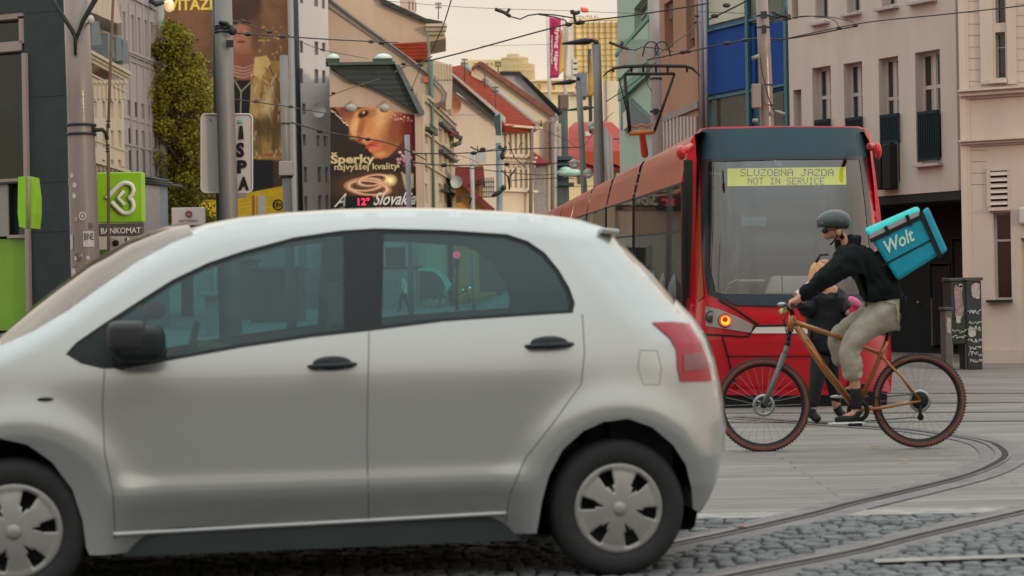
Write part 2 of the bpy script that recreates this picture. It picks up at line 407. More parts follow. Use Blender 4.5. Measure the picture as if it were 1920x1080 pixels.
def smoothpath(pts, n=10):
    out = []
    P_ = [pts[0]] + pts + [pts[-1]]
    for i in range(1, len(P_)-2):
        a,b,c,d = P_[i-1:i+3]
        for k in range(n):
            t = k/n; out.append(.5*((2*b)+(c-a)*t+(2*a-5*b+4*c-d)*t*t+(3*b-a-3*c+d)*t**3))
    out.append(pts[-1]); return out
def ribbon(mb, path, o0, o1, z):
    vs = []
    for i, p in enumerate(path):
        d = (path[min(i+1,len(path)-1)]-path[max(i-1,0)]); d.z = 0; d.normalize(); s = Vector((d.y,-d.x,0))
        vs += [p+s*o0+Vector((0,0,z)), p+s*o1+Vector((0,0,z))]
    mb.add(vs, [(2*i,2*i+1,2*i+3,2*i+2) for i in range(len(path)-1)])
STEEL = mat('rail_steel', (.20,.185,.18), .42, .75, .25, 9)
RAILBED = mat('rail_bed', (.15,.135,.135), .75, var=.3, scale=5)
GROOVE = mat('rail_groove', (.03,.026,.026), .9, var=.1)
def rail(path, label, w=1, bed=True):
    t = thing('tram_rail', label, 'rail', path[len(path)//2], 'grooved tram rails in the paving')
    if bed: b = MB(); ribbon(b, path, -.15*w, .15*w, .006); build('rail_bed', b, RAILBED, t, clean=False)
    b = MB(); ribbon(b, path, -.055*w, -.018*w, .013)
    for o in (-.055*w, .022*w+.012*w): ribbon(b, path, o, o+.001, .010)
    ribbon(b, path, .022*w, .036*w, .012); build('rail_head', b, STEEL, t, clean=False)
    b = MB(); ribbon(b, path, -.018*w, .022*w, .009); build('rail_groove', b, GROOVE, t, clean=False)
    return t
rA = smoothpath([G(x,y) for x,y in ((1120,1052),(1261,1024),(1382,999),(1523,967),(1594,948),(1700,923),(1807,896),(1862,874),(1884,856),(1869,838),(1838,827),(1771,815),(1700,806),(1600,799),(1480,790),(1380,783))])
rail(rA, 'rusty curved tram rail bending round behind the bicycle wheels', 1.15)
rB = smoothpath([G(x,y) for x,y in ((1160,1130),(1396,1079),(1594,1040),(1736,1005),(1842,980),(1920,962),(2100,920))])
rail(rB, 'nearest tram rail crossing the cobbles at the bottom right', 1.1)
for k, (y0, y1, lab) in enumerate(((790,793,'straight tram rail nearest to the bicycle back wheel'), (773,775,'second straight tram rail behind the bicycle back wheel'), (755,757,'third straight tram rail level with the tram skirt'), (738,739,'farthest straight tram rail in front of the dark doorway'))):
    rail([G(1300,y1), G(1600,(y0+y1)/2+1), G(1920,y0), G(2300,y0-4)], lab, .9, bed=False)

COB = mat('cobble_stone', (.125,.127,.13), .62, var=.45, scale=7, bump=.6, bscale=60)
JOINT = mat('cobble_joint', (.022,.022,.022), .95, var=.3, scale=20)
c = MB(); c.add([(-7,5.0,.004),(7,5.0,.004),(7,9.92,.004),(-7,9.86,.004)], [(0,1,2,3)])
tag(build('cobble_joint_bed', c, JOINT, origin=(0,0,0)), kind='structure')
allr = [(p.x,p.y) for p in rA+rB]; ra = np.array(allr)
cb = MB(); y = 6.3; row = 0
while y < 9.84:
    x = -4.2 + (row % 2)*.07
    while x < 4.6:
        w = random.uniform(.065,.115); cx, cy = x+w/2, y+.038+.016*math.sin(x*1.7+row)
        if np.min(np.hypot(ra[:,0]-cx, ra[:,1]-cy)) > .15:
            a = w/2-.008; b_ = .031+random.uniform(-.005,.003); h = .013+random.uniform(-.007,.007); j = lambda: random.uniform(-.007,.007)
            co = [(cx-a+j(),cy-b_+j()),(cx+a+j(),cy-b_+j()),(cx+a+j(),cy+b_+j()),(cx-a+j(),cy+b_+j())]
            vs = [(p[0],p[1],.002) for p in co] + [(cx+(p[0]-cx)*.93,cy+(p[1]-cy)*.9,h*.75) for p in co] + [(cx+(p[0]-cx)*.62+j()*.4,cy+(p[1]-cy)*.6,h+j()*.3) for p in co]
            fs = []
            for q in (0,4):
                for i in range(4): fs.append((q+i,q+(i+1)%4,q+4+(i+1)%4,q+4+i))
            fs.append((8,9,10,11)); cb.add(vs, fs, True)
        x += w
    y += .079; row += 1
tag(build('cobbles', cb, COB, origin=(0,0,0), clean=False), kind='structure')
STRIP = mat('pale_granite_strip', (.25,.23,.215), .75, var=.4, scale=6)
for pts, nm in ((((1150,985),(1920,957),(1920,949),(1150,972)),'paving_border'),):
    s = MB(); q = [G(x,y) for x,y in pts]; q[0].x -= 5; q[3].x -= 5; q[1].x += 4; q[2].x += 4
    s.add([p+Vector((0,0,.0055)) for p in q], [(0,1,2,3)]); tag(build(nm, s, STRIP), kind='structure')
s = MB(); q = [G(x,y) for x,y in ((1640,1064),(2100,1047),(2100,1042),(1640,1057))]; s.add([p+Vector((0,0,.0205)) for p in q], [(0,1,2,3)]); tag(build('lane_edge', s, STRIP), kind='structure')

# ================================================================ THE SILVER CAR
RX = P(1165,1078,7.91); RX.z = 0
ang = math.atan2(.172,.985); ex = Vector((math.cos(ang), math.sin(ang), 0)); ey = Vector((-math.sin(ang), math.cos(ang), 0))
RX = RX - ey*.0
class Car:
    """x forward from the rear axle, y inward from the near flank, z up; local x of the root is -forward"""
    def plane(s, px, py, off):
        r = ray(px,py); O = Vector((0,0,CH)); k = (RX + ey*off - O).dot(ey)/r.dot(ey); p = O+r*k-RX
        return -p.dot(ex), p.z
car = Car()
def sp(v): return math.log1p(math.exp(min(30,v))) if v < 30 else v
RAD = .30
def base_off(x, z):
    o = .30*.05*sp((z-.885)/.05) + .10*max(0,z-1.02)**2
    o += .05*max(0,.62-z)**2
    f = 1/(1+math.exp(-(x-.40)/.03)) * 1/(1+math.exp((x-2.08)/.03))
    o += f*(-.014*math.exp(-((z-.435)/.055)**2) + .42*.014*sp((.385-z)/.014))
    for ax in (0, 2.46):
        r = math.hypot(x-ax, z-.30)
        if r > .2: o -= .030*math.exp(-((r-.40)/.10)**2) * (1 if z > .12 else 0)
    o += .02*max(0,.25-x)**2 + .03*max(0,x-1.9)**2
    return o
def solve(px, py, extra=0, fn=base_off):
    off = 0.05
    for _ in range(12): x, z = car.plane(px, py, off+extra); off = .5*off + .5*fn(x,z)
    return x, z
roof_px = [(-330,1000),(-345,900),(-335,820),(-300,770),(-230,725),(-150,690),(-60,664),(0,649),(65,620),(130,581),(194,535),(259,490),(324,455),(363,440),(389,427),(454,413),(540,404),(640,398),(700,396),(770,395),(850,396),(899,399),(960,402),(1029,408),(1094,415),(1147,425)]
rear_px = [(1153,442),(1170,466),(1191,490),(1223,529),(1262,574),(1294,606),(1318,640),(1332,678),(1340,714),(1349,760),(1353,790),(1352,847),(1344,898),(1328,935),(1311,962)]
top = [solve(px,py,.05) for px,py in roof_px]; rear = [solve(px,py,.18) for px,py in rear_px]
low_px = [(1307,957),(1301,918),(1288,872),(1262,834),(1223,801),(1178,785),(1132,791),(1094,808),(1055,843),(1029,892),(1016,940),(1006,1000),(900,1004),(640,1017),(400,1029),(168,1041),(162,1028),(155,976),(136,918),(97,866),(52,834),(0,822)]
low = [solve(px,py) for px,py in low_px]
fa = [(2.46+.385*math.cos(t), .30+.385*math.sin(t)) for t in [R(a) for a in (75,60,45,30,15,0,-12)]]
low = low + fa + [(3.0,.17),(3.15,.2)]
top_s = sorted(top[3:]+rear[:3], key=lambda p:p[0]); rear_s = sorted([top[-1]]+rear, key=lambda p:p[1])
tx = np.array([p[0] for p in top_s]); tz = np.array([p[1] for p in top_s]); rz_ = np.array([p[1] for p in rear_s]); rxx = np.array([p[0] for p in rear_s])
def off(x, z):
    o = base_off(x,z)
    e = max(.002, float(np.interp(x,tx,tz))-z); q = 1-min(e/.09,1); o += .055*(1-math.sqrt(max(0,1-q*q)))
    e = max(.002, x-float(np.interp(z,rz_,rxx))); q = 1-min(e/.34,1); o += .19*(1-math.sqrt(max(0,1-q*q)))
    e = max(.002, 3.28-x); q = 1-min(e/.6,1); o += .35*(1-math.sqrt(max(0,1-q*q)))
    return o
def osolve(px, py): return solve(px, py, 0, off)
def L(x, o, z): return Vector((-x, o, z))      # local coordinates of the car root
def nrm(x, z, side=1):
    h = .004; gx = (off(x+h,z)-off(x-h,z))/(2*h); gzz = (off(x,z+h)-off(x,z-h))/(2*h)
    v = Vector((-gx, -1, gzz)).normalized()       # d/dx_local = -d/dx
    return Vector((v.x, v.y*side, v.z)) if side == 1 else Vector((v.x, -v.y, v.z))
def inpoly(x, y, poly):
    c_ = False; j = len(poly)-1
    for i in range(len(poly)):
        xi, yi = poly[i]; xj, yj = poly[j]
        if (yi > y) != (yj > y) and x < (xj-xi)*(y-yi)/(yj-yi)+xi: c_ = not c_
        j = i
    return c_
def densify(poly, st=.03):
    out = []
    for i in range(len(poly)):
        a, b = poly[i], poly[(i+1)%len(poly)]; n = max(1,int(math.hypot(b[0]-a[0],b[1]-a[1])/st))
        out += [(a[0]+(b[0]-a[0])*k/n, a[1]+(b[1]-a[1])*k/n) for k in range(n)]
    return out
WID = 1.68
def skin(outer, holes, side, doff=0, st=.03, m_=None, name='panel', parent=None, flatn=False):
    polys = [densify(outer, st)] + [densify(h, st) for h in holes]; vs = []; eds = []
    for p in polys:
        o = len(vs); vs += p; eds += [(o+i, o+(i+1)%len(p)) for i in range(len(p))]
    xs = [p[0] for p in outer]; zs = [p[1] for p in outer]; dens = [np.array(p) for p in polys]
    z = min(zs); k = 0
    while z < max(zs):
        x = min(xs) + (k%2)*st/2
        while x < max(xs):
            if inpoly(x,z,outer) and not any(inpoly(x,z,h) for h in holes) and all(np.min(np.hypot(d[:,0]-x,d[:,1]-z)) > st*.45 for d in dens): vs.append((x,z))
            x += st
        z += st*.87; k += 1
    r = delaunay_2d_cdt([Vector(v) for v in vs], eds, [], 0, 1e-6); V = r[0]; T = []
    for f in r[2]:
        cx_ = sum(V[i].x for i in f)/3; cz = sum(V[i].y for i in f)/3
        if inpoly(cx_,cz,outer) and not any(inpoly(cx_,cz,h) for h in holes): T.append(list(f))
    mb = MB(); nr = []; pts = []
    for v in V:
        o = off(v.x,v.y)+doff; pts.append(L(v.x, o if side == 1 else WID-o, v.y)); nr.append(nrm(v.x,v.y,side))
    out = []
    for f in T:
        a,b,c_ = (pts[i] for i in f); n_ = (b-a).cross(c_-a)
        out.append(f if n_.dot(nr[f[0]]) > 0 else f[::-1])
    mb.add(pts, out, True); mb.nr = [tuple(n_) for n_ in nr]
    return build(name, mb, m_, parent)
PAINT = mat('silver_paint', (.375,.38,.377), .28, .52, var=0, coat=1)
TRIM = mat('black_trim', (.012,.015,.018), .5, var=0, spec=.3)
RUB = mat('tyre_rubber', (.025,.025,.026), .8, var=.15, scale=30, bump=.1)
CGL = glassmat('car_glass', (.30,.64,.66), .0, base=((.0,.085,.105),.20))
WGL = glassmat('windscreen_glass', (.45,.46,.40), .03, base=((.30,.19,.10),.40))  # tan diffuse base stands in for warm reflections on the glass
CHUB = mat('silver_hubcap', (.30,.285,.275), .38, .3, var=.08, scale=20)
tcar = thing('car', 'silver hatchback driving left across the cobbles in front of the tram', 'car', RX, rz=ang, local=True)
green = [osolve(*p) for p in [(123,664),(152,682),(194,692),(240,690),(292,681),(454,652),(583,633),(700,620),(834,603),(996,592),(1074,587),(1078,568),(1068,540),(1048,506),(1022,474),(990,452),(951,439),(834,431),(705,428),(640,432),(551,445),(454,471),(389,493),(324,524),(259,565),(194,607),(143,642)]]
outer = top + rear + low
body = skin(outer, [green], 1, m_=PAINT, name='body', parent=tcar, st=.028)
fglass = [osolve(*p) for p in [(212,688),(292,674),(454,645),(583,626),(645,618),(645,440),(616,442),(551,452),(454,478),(389,500),(324,531),(262,572),(214,606)]]
rglass = [osolve(*p) for p in [(716,611),(834,597),(996,586),(1066,581),(1069,566),(1060,541),(1041,509),(1016,479),(986,458),(951,446),(834,438),(720,436)]]
for sd_, nm in ((1,'near'),(-1,'far')):
    if sd_ == -1: skin(outer, [green], -1, m_=PAINT, name='flank', parent=tcar, st=.06)
    fr = skin(green, [fglass, rglass], sd_, .008, .04, TRIM, 'window_surround', tcar)
    for gg in (fglass, rglass): skin(gg, [], sd_, .012, .05, CGL, 'window', tcar)
# bridges from flank to flank
def bridge(seq, bulge, name, m_, k=14, w0=0, smooth=True, extra=0):
    mb = MB(); vs = []
    for i, (x,z) in enumerate(seq):
        a, b = seq[max(i-1,0)], seq[min(i+1,len(seq)-1)]; d = Vector((b[0]-a[0], b[1]-a[1])); n_ = Vector((d.y,-d.x)).normalized()
        if n_.y < 0 and abs(n_.y) > .3: n_ = -n_
        if abs(n_.y) <= .3 and (n_.x > 0) != (x > 1.4): n_ = -n_
        bl = bulge[i] if isinstance(bulge, list) else bulge; o = off(x,z)
        for q in range(k+1):
            u = q/k; c_ = (1-(2*u-1)**2); c_ = c_**.55
            vs.append(L(x+n_.x*bl*c_, o+(WID-2*o)*u, z+n_.y*bl*c_+extra))
    mb.add(vs, [(i*(k+1)+q, i*(k+1)+q+1, (i+1)*(k+1)+q+1, (i+1)*(k+1)+q) for i in range(len(seq)-1) for q in range(k)], smooth)
    return build(name, mb, m_, tcar)
bridge(top[0:4], .22, 'front_bumper', PAINT); bridge(top[3:8], [.12,.06,.05,.05,.05], 'bonnet', PAINT)
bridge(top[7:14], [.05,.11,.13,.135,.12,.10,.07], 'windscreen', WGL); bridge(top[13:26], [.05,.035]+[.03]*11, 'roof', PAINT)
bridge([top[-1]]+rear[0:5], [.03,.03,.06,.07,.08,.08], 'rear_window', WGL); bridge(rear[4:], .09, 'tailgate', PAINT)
s = MB(); q = [L(x,o,z) for x,z in (top[-1],) for o in (off(x,z)+.02, WID-off(x,z)-.02)]
s.prism([L(.0+top[-1][0]+.05,.24,top[-1][1]-.004), L(top[-1][0]-.035,.26,top[-1][1]-.012), L(top[-1][0]-.035,.26,top[-1][1]-.035), L(top[-1][0]+.05,.24,top[-1][1]-.03)], (0,WID-.5,0)); build('spoiler', s, PAINT, tcar, bevel=.006)
# floor, cabin
DASH = mat('cabin_plastic', (.03,.036,.038), .7, var=.1); SEAT = mat('seat_cloth', (.035,.05,.055), .9, var=.2, scale=30)
def lbox(mb, x0,x1,y0,y1,z0,z1): return mb.box((-x1,y0,z0),(-x0,y1,z1))
s = MB(); lbox(s,-.28,.0,.18,WID-.18,.30,.86); lbox(s,-.05,.42,.4,WID-.4,.22,.5); lbox(s,.42,2.05,.05,WID-.05,.17,.30); lbox(s,2.05,3.1,.35,WID-.35,.18,.86); build('floor_pan', s, DASH, tcar)
for yy in (.06, WID-.10): s = MB(); lbox(s,.45,2.0,yy,yy+.04,.3,.86); build('door_card', s, DASH, tcar)
s = MB(); s.tube([L(2.02,.2,.9), L(2.02,WID-.2,.9)], .11, 10); lbox(s,1.98,2.5,.2,WID-.2,.8,.93); build('dashboard', s, DASH, tcar, bevel=.02)
def seat(x, y):
    st_ = MB(); lbox(st_, x, x+.48, y, y+.46, .42, .56); st_.hexa([L(x+.1,y,.5),L(x-.12,y,1.08),L(x-.12,y+.46,1.08),L(x+.1,y+.46,.5), L(x,y,.5),L(x-.2,y+.04,1.08),L(x-.2,y+.42,1.08),L(x,y+.46,.5)])
    o_ = build('seat', st_, SEAT, tcar, bevel=.04)
    hr = MB(); hr.ell(L(x-.18,y+.23,1.20),(.06,.13,.085)); hr.tube([L(x-.17,y+.17,1.05),L(x-.17,y+.17,1.18)],.007); hr.tube([L(x-.17,y+.29,1.05),L(x-.17,y+.29,1.18)],.007); build('headrest', hr, SEAT, o_)
seat(1.2,.22); seat(1.2,WID-.68); 
s = MB(); lbox(s,.1,.5,.25,WID-.25,.42,.56); s.hexa([L(.12,.25,.5),L(-.04,.25,.93),L(-.04,WID-.25,.93),L(.12,WID-.25,.5), L(.02,.25,.5),L(-.12,.25,.93),L(-.12,WID-.25,.93),L(.02,WID-.25,.5)]); build('rear_bench', s, SEAT, tcar, bevel=.03)
s = MB(); sw = [L(1.78-.03*math.sin(t)*1.2, .44+.18*math.cos(t), .92+.18*math.sin(t)) for t in [2*math.pi*i/28 for i in range(29)]]; s.tube(sw, .014, 8, caps=False)
s.tube([sw[0], sw[14]], .012, 6); s.tube([L(1.8,.44,.92), L(2.05,.44,.86)], .03, 8); build('steering_wheel', s, DASH, tcar)
# wheels
def carwheel(x, y, sgn):
    w = MB(); prof = [(.19,.0),(.20,-.012),(.245,-.018),(.275,-.008),(.289,.02),(.292,.05),(.292,.12),(.289,.15),(.275,.175),(.2,.18)]
    w.lathe([(r, h*sgn) for r,h in prof], L(x,y,.292), 56, 'y'); wo_ = build('tyre', w, RUB, tcar)
    r_ = MB(); r_.lathe([(0,.045*sgn),(.2,.045*sgn),(.2,.0)], L(x,y,.292), 40, 'y'); build('rim', r_, DARK, wo_)
    h = MB(); N = 112; M_ = 12; ph0 = R(100) if x < 1 else R(84)
    vs = []; fs = []; tag_ = {}
    for i in range(M_+1):
        r = .012 + (.196-.012)*i/M_
        for k in range(N):
            t = 2*math.pi*k/N; vs.append(L(x+r*math.cos(t), y + sgn*(-.022 + .03*(r/.196)**2 - (.012 if i == M_-1 else 0)), .292+r*math.sin(t)))
    for i in range(M_):
        r = .012 + (.196-.012)*(i+.5)/M_
        for k in range(N):
            t = (2*math.pi*(k+.5)/N-ph0) % (2*math.pi/6); u = abs(t-math.pi/6)/(math.pi/6)   # 0 mid gap .. 1 spoke centre
            gap = .075 < r < .165 and u < (.36 if r > .1 else .22)*min(1,(r-.06)/.05)
            if not gap: fs.append((i*N+k, i*N+(k+1)%N, (i+1)*N+(k+1)%N, (i+1)*N+k))
    h.add(vs, fs, True); h.lathe([(0,-.032*sgn),(.02,-.031*sgn),(.028,-.024*sgn),(.03,-.01*sgn)], L(x,y,.292), 24, 'y')
    ho = build('hubcap', h, CHUB, wo_); sm_ = ho.modifiers.new('solid','SOLIDIFY'); sm_.thickness = .007; sm_.offset = 0
for x in (0, 2.48):
    carwheel(x, .03, 1); carwheel(x, WID-.03, -1)
    a = MB(); pr = []
    a.lathe([(.385,-.0),(.39,.22),(.0,.24)], L(x,.16 if x < 1 else .06,.30), 40, 'y'); a.v = [Vector((v.x,v.y,max(v.z,.17))) for v in a.v]; build('wheel_arch_liner', a, DARK, tcar, clean=False)
# handles, mirror, lamps, seams
def on(px, py, d=0): x, z = osolve(px,py); return L(x, off(x,z)-d, z)
for (cx_,cy_,nm) in ((623,686,'door_handle'),(1030,648,'door_handle')):
    cup = MB(); c0 = on(cx_,cy_-3); cup.ell(c0+Vector((0,.006,0)), (.088,.016,.034)); hh = build('door_handle_cup', cup, TRIM, tcar)
    hb = MB(); a0, a1 = on(cx_-46,cy_+2), on(cx_+46,cy_-3); hb.tube([a0+Vector((0,.01,0)), a0*.85+a1*.15+Vector((0,-.03,0)), (a0+a1)/2+Vector((0,-.036,0)), a0*.15+a1*.85+Vector((0,-.03,0)), a1+Vector((0,.01,0))], [.008,.012,.013,.012,.008], 8); build('door_handle', hb, TRIM, tcar)
s = MB(); mc = on(262,642,.13); s.sup(mc, (.105,.09,.075), .55); s.tube([on(225,682,-.01), on(240,668,.07)], [.03,.025], 8); mo = build('wing_mirror', s, TRIM, tcar)
s = MB(); s.sup(mc+Vector((-.045,-.004,.025)), (.078,.092,.066)); build('mirror_cap', s, mat('mirror_cap_paint',(.02,.02,.022),.5,0,var=0,spec=.4), mo)
tl = [osolve(*p) for p in ((1222,604),(1262,603),(1292,606),(1314,642),(1328,680),(1335,714),(1276,716),(1270,690),(1268,655),(1256,634))]
LENS = mat('red_lamp_lens', (.25,.005,.014), .15, var=0, coat=.5, emit=(1,.03,.06), es=.06)
lamp = skin(tl, [], 1, -.006, .02, LENS, 'tail_lamp', tcar)
skin([osolve(*p) for p in ((1280,664),(1318,660),(1326,690),(1281,696))], [], 1, -.010, .015, mat('dark_lamp_chamber',(.16,.03,.035),.15,var=0,coat=1), 'lamp_chamber', lamp)
sm2 = MB(); sm2.ell(on(85,749,.0), (.034,.008,.009)); build('side_indicator', sm2, TRIM, tcar)
SEAM = mat('panel_gap', (.10,.10,.10), .8, var=0)
def seam(pts, r=.0028):
    q = []
    for (a,b) in zip(pts[:-1], pts[1:]):
        for k in range(8): q.append(on(a[0]+(b[0]-a[0])*k/8, a[1]+(b[1]-a[1])*k/8, -.0012))
    q.append(on(*pts[-1],-.0012)); s_ = MB(); s_.tube(q, r, 5); build('panel_seam', s_, SEAM, tcar)
seam([(692,622),(690,720),(688,830),(692,985)]); seam([(196,694),(192,760),(196,850),(212,925),(216,1010)]); seam([(1092,590),(1096,660),(1090,720),(1040,790),(985,860),(955,930),(948,985)])
s = MB(); q = [on(212+(950-212)*k/30, 1002+(962-1002)*k/30, .004) for k in range(31)]; s.tube(q, .010, 8); build('sill_strip', s, PAINT, tcar)
seam([(1200,657),(1232,658),(1240,690),(1236,722),(1206,721),(1196,690),(1200,657)], .002)
s = MB(); s.tube([L(2.35,.5,.92),L(2.15,.7,.99),L(1.98,.95,1.05)], .008, 6); build('wiper', s, TRIM, tcar)
for nm, px, py, r, cl in (('blue_smear',252,603,(.055,.06,.085),(.01,.16,.26)),('red_blur',291,583,(.045,.05,.04),(.42,.03,.06))):  # blurred blue and red shapes, identity unknown, set on the dashboard
    s = MB(); x_,z_ = car.plane(px,py,.55); s.ell(L(x_,.55,z_), r)
    if nm == 'red_blur': s.tube([L(x_+.03,.55,z_-.01),L(x_+.07,.53,z_-.02)], [.03,.012], 8)
    else: s.tube([L(x_,.55,z_-.1),L(x_,.55,z_+.02)], [.06,.03], 10)
    wp = Matrix.Rotation(ang,4,'Z'); s.v = [RX + wp @ v for v in s.v]
    tag(build(nm, s, mat(nm,cl,.8), origin=None), {'blue_smear':'blue smear of unknown kind on the dashboard behind the car door mirror','red_blur':'red cap of unknown kind on the dashboard inside the front car window'}[nm], {'blue_smear':'smear','red_blur':'cap'}[nm])
# ================================================================ skinned figures
from mathutils import noise as mnoise
def skinmesh(name, J, E, m_, parent, root, sub=2, smooth=.5, fold=0):
    """J: name -> (point, radius or (rx, ry)); E: pairs; grows one continuous surface"""
    ks = list(J); og = ORG.get(parent.name, Vector((0,0,0))) if parent is not None else Vector((0,0,0))
    me = bpy.data.meshes.new('t'); me.from_pydata([Vector(J[k][0])-og for k in ks], [(ks.index(a), ks.index(b)) for a,b in E], [])
    ob = bpy.data.objects.new('t', me); C.objects.link(ob)
    md = ob.modifiers.new('s','SKIN'); md.use_smooth_shade = True; md.branch_smoothing = smooth
    sv = me.skin_vertices[0].data
    for i,k in enumerate(ks):
        r = J[k][1]; sv[i].radius = r if isinstance(r, tuple) else (r,r); sv[i].use_root = (k == root)
    if sub: sb = ob.modifiers.new('b','SUBSURF'); sb.levels = sub; sb.render_levels = sub
    dg = bpy.context.evaluated_depsgraph_get(); ne = bpy.data.meshes.new_from_object(ob.evaluated_get(dg))
    bpy.data.objects.remove(ob); ne.name = name; ne.materials.clear(); ne.materials.append(m_)
    ne.polygons.foreach_set('use_smooth', [True]*len(ne.polygons))
    if fold:      # cloth creases running across the limbs
        nv = [v.normal.copy() for v in ne.vertices]
        for v, n_ in zip(ne.vertices, nv):
            p = v.co; f1 = mnoise.noise(Vector((p.x*7+p.z*5, p.y*6, p.z*9-p.x*4))); f2 = 1-abs(mnoise.noise(Vector((p.x*12-p.z*16, p.y*9+3, p.z*12+p.x*11))))*2
            v.co = p + n_*fold*(f1*.9 + f2*.7 - .5)
    o = bpy.data.objects.new(name, ne); C.objects.link(o); o.parent = parent; ORG[o.name] = og; return o
SKIN = mat('skin', (.42,.20,.13), .55, var=.06)
def V3(a): return P(*a)
# ---------------------------------------------------------------- the driver, mostly behind the middle pillar
RZ3 = Matrix.Rotation(ang, 3, 'Z')
def cw(x, y, z, r): return (RX + RZ3 @ L(x,y,z), r)
drv = thing('person', 'driver in dark clothes with both hands on the wheel inside the silver car', 'person', cw(.95,.45,.5,0)[0])
jd = {'p': cw(1.22,.45,.62,.12), 's': cw(1.15,.45,.82,.12), 'c': cw(1.10,.45,1.0,.13), 'n': cw(1.11,.45,1.14,.05), 'h': cw(1.13,.45,1.22,.085), 't': cw(1.12,.45,1.29,.075), 'no': cw(1.22,.45,1.22,.015)}
ed_ = [('p','s'),('s','c'),('c','n'),('n','h'),('h','t'),('h','no')]
for q, yy in (('a',.27),('b',.63)):
    jd |= {'s'+q: cw(1.11,yy,1.05,.06), 'e'+q: cw(1.32,yy-.02,.88,.045), 'w'+q: cw(1.62,yy+(.05 if q=='a' else -.05),.985,.030), 'h'+q: cw(1.73,yy+(.06 if q=='a' else -.06),1.01,.033), 'k'+q: cw(1.6,yy,.72,.08), 'l'+q: cw(1.85,yy,.42,.05)}
    ed_ += [('c','s'+q),('s'+q,'e'+q),('e'+q,'w'+q),('w'+q,'h'+q),('p','k'+q),('k'+q,'l'+q)]
    for k in range(4): jd[f'f{k}{q}'] = cw(1.78,yy+(.06 if q=='a' else -.06),1.035-.022*k,.010); ed_.append(('h'+q,f'f{k}{q}'))
skinmesh('body', jd, ed_, SKIN, drv, 'p')
DCL = mat('driver_jumper',(.02,.024,.028),.9,var=.1)
skinmesh('jumper', {k: (jd[k][0], jd[k][1]*1.3+.012) for k in ('p','s','c','sa','ea','sb','eb')} | {'wa': (jd['ea'][0]*.55+jd['wa'][0]*.45,.05), 'wb': (jd['eb'][0]*.55+jd['wb'][0]*.45,.05)}, [('p','s'),('s','c'),('c','sa'),('sa','ea'),('ea','wa'),('c','sb'),('sb','eb'),('eb','wb')], DCL, drv, 's')
skinmesh('trousers', {k: (jd[k][0], jd[k][1]*1.2+.01) for k in ('p','ka','la','kb','lb')}, [('p','ka'),('ka','la'),('p','kb'),('kb','lb')], DCL, drv, 'p')
skinmesh('hair', {'a': cw(1.10,.45,1.29,.085), 'b': cw(1.07,.45,1.22,.08)}, [('a','b')], DCL, drv, 'a')
# ================================================================ THE BICYCLE
BD = 13.9
gb = G(1575,843); ORGB = Vector((P(1577,840,BD).x, BD, gz(0,BD)))
bike = thing('bicycle', 'orange mountain bicycle with brown tyre walls ridden in front of the red tram', 'bicycle', ORGB)
BO = mat('orange_frame_paint', (.30,.11,.02), .3, .3, var=.05, coat=.6); BK = mat('bike_black', (.010,.011,.012), .55, var=0, spec=.2)
ALU = mat('bike_metal', (.30,.30,.30), .3, .8, var=0); TAN = mat('brown_tyre_wall', (.16,.055,.04), .75, var=.15, scale=30)
def bwheel(px, py):
    c_ = P(px,py,BD); s_ = MB(); RW = .348
    s_.lathe([(RW-.028+.026*math.cos(a), .026*math.sin(a)) for a in [2*math.pi*i/12 for i in range(12)]], c_, 64, 'y', closed=True)
    for k in range(90):     # tread knobs
        a = 2*math.pi*k/90; q = Matrix.Rotation(a,3,'Y')
        for oy in (-.014,.004):
            ps = [q @ Vector(p) + c_ for p in ((RW-.006,oy,-.006),(RW+.003,oy,-.006),(RW+.003,oy+.011,-.006),(RW-.006,oy+.011,-.006),(RW-.006,oy,.006),(RW+.003,oy,.006),(RW+.003,oy+.011,.006),(RW-.006,oy+.011,.006))]
            s_.hexa(ps)
    w = build('wheel', s_, RUB, bike)
    s_ = MB()
    for sg in (-1,1): s_.lathe([(RW-.014,sg*.0235),(RW-.030,sg*.0275),(RW-.044,sg*.020),(RW-.046,sg*.012)], c_, 64, 'y')
    build('tyre_wall', s_, TAN, w)
    s_ = MB(); s_.lathe([(RW-.046,-.013),(RW-.060,-.011),(RW-.064,0),(RW-.060,.011),(RW-.046,.013)], c_, 64, 'y'); build('rim', s_, BK, w)
    s_ = MB()
    for k in range(28):
        a = 2*math.pi*k/28; b_ = a + (.35 if k%2 else -.35); sg = .018 if k%4<2 else -.018
        s_.tube([c_+Vector((.022*math.cos(b_),sg,.022*math.sin(b_))), c_+Vector(((RW-.06)*math.cos(a),0,(RW-.06)*math.sin(a)))], .0013, 4, caps=False)
    build('spokes', s_, ALU, w)
    s_ = MB(); s_.tube([c_+Vector((0,-.05,0)), c_+Vector((0,.05,0))], .022, 12); build('hub', s_, BK, w)
    s_ = MB()
    s_.lathe([(.055,-.034),(.083,-.034),(.083,-.032),(.055,-.032)], c_, 32, 'y', closed=True)
    for k in range(6):
        a = math.pi*k/3; s_.tube([c_+Vector((.02*math.cos(a),-.033,.02*math.sin(a))), c_+Vector((.06*math.cos(a+.4),-.033,.06*math.sin(a+.4)))], .004, 5)
    build('brake_disc', s_, ALU, w); return c_
FW = bwheel(1431,759.5); RW_ = bwheel(1723,751)
def B(px, py, o=0): return P(px, py, BD+o)
BB = B(1607,769)
def tb(name, pts, r, m_, par=bike, n=10): s_ = MB(); s_.tube(pts, r, n); return build(name, s_, m_, par)
s_ = MB(); s_.tube([B(1494,612), B(1545,690), BB], [.026,.027,.024], 12); s_.tube([B(1489,604), B(1550,624), B(1652,664)], [.020,.017,.016], 12)
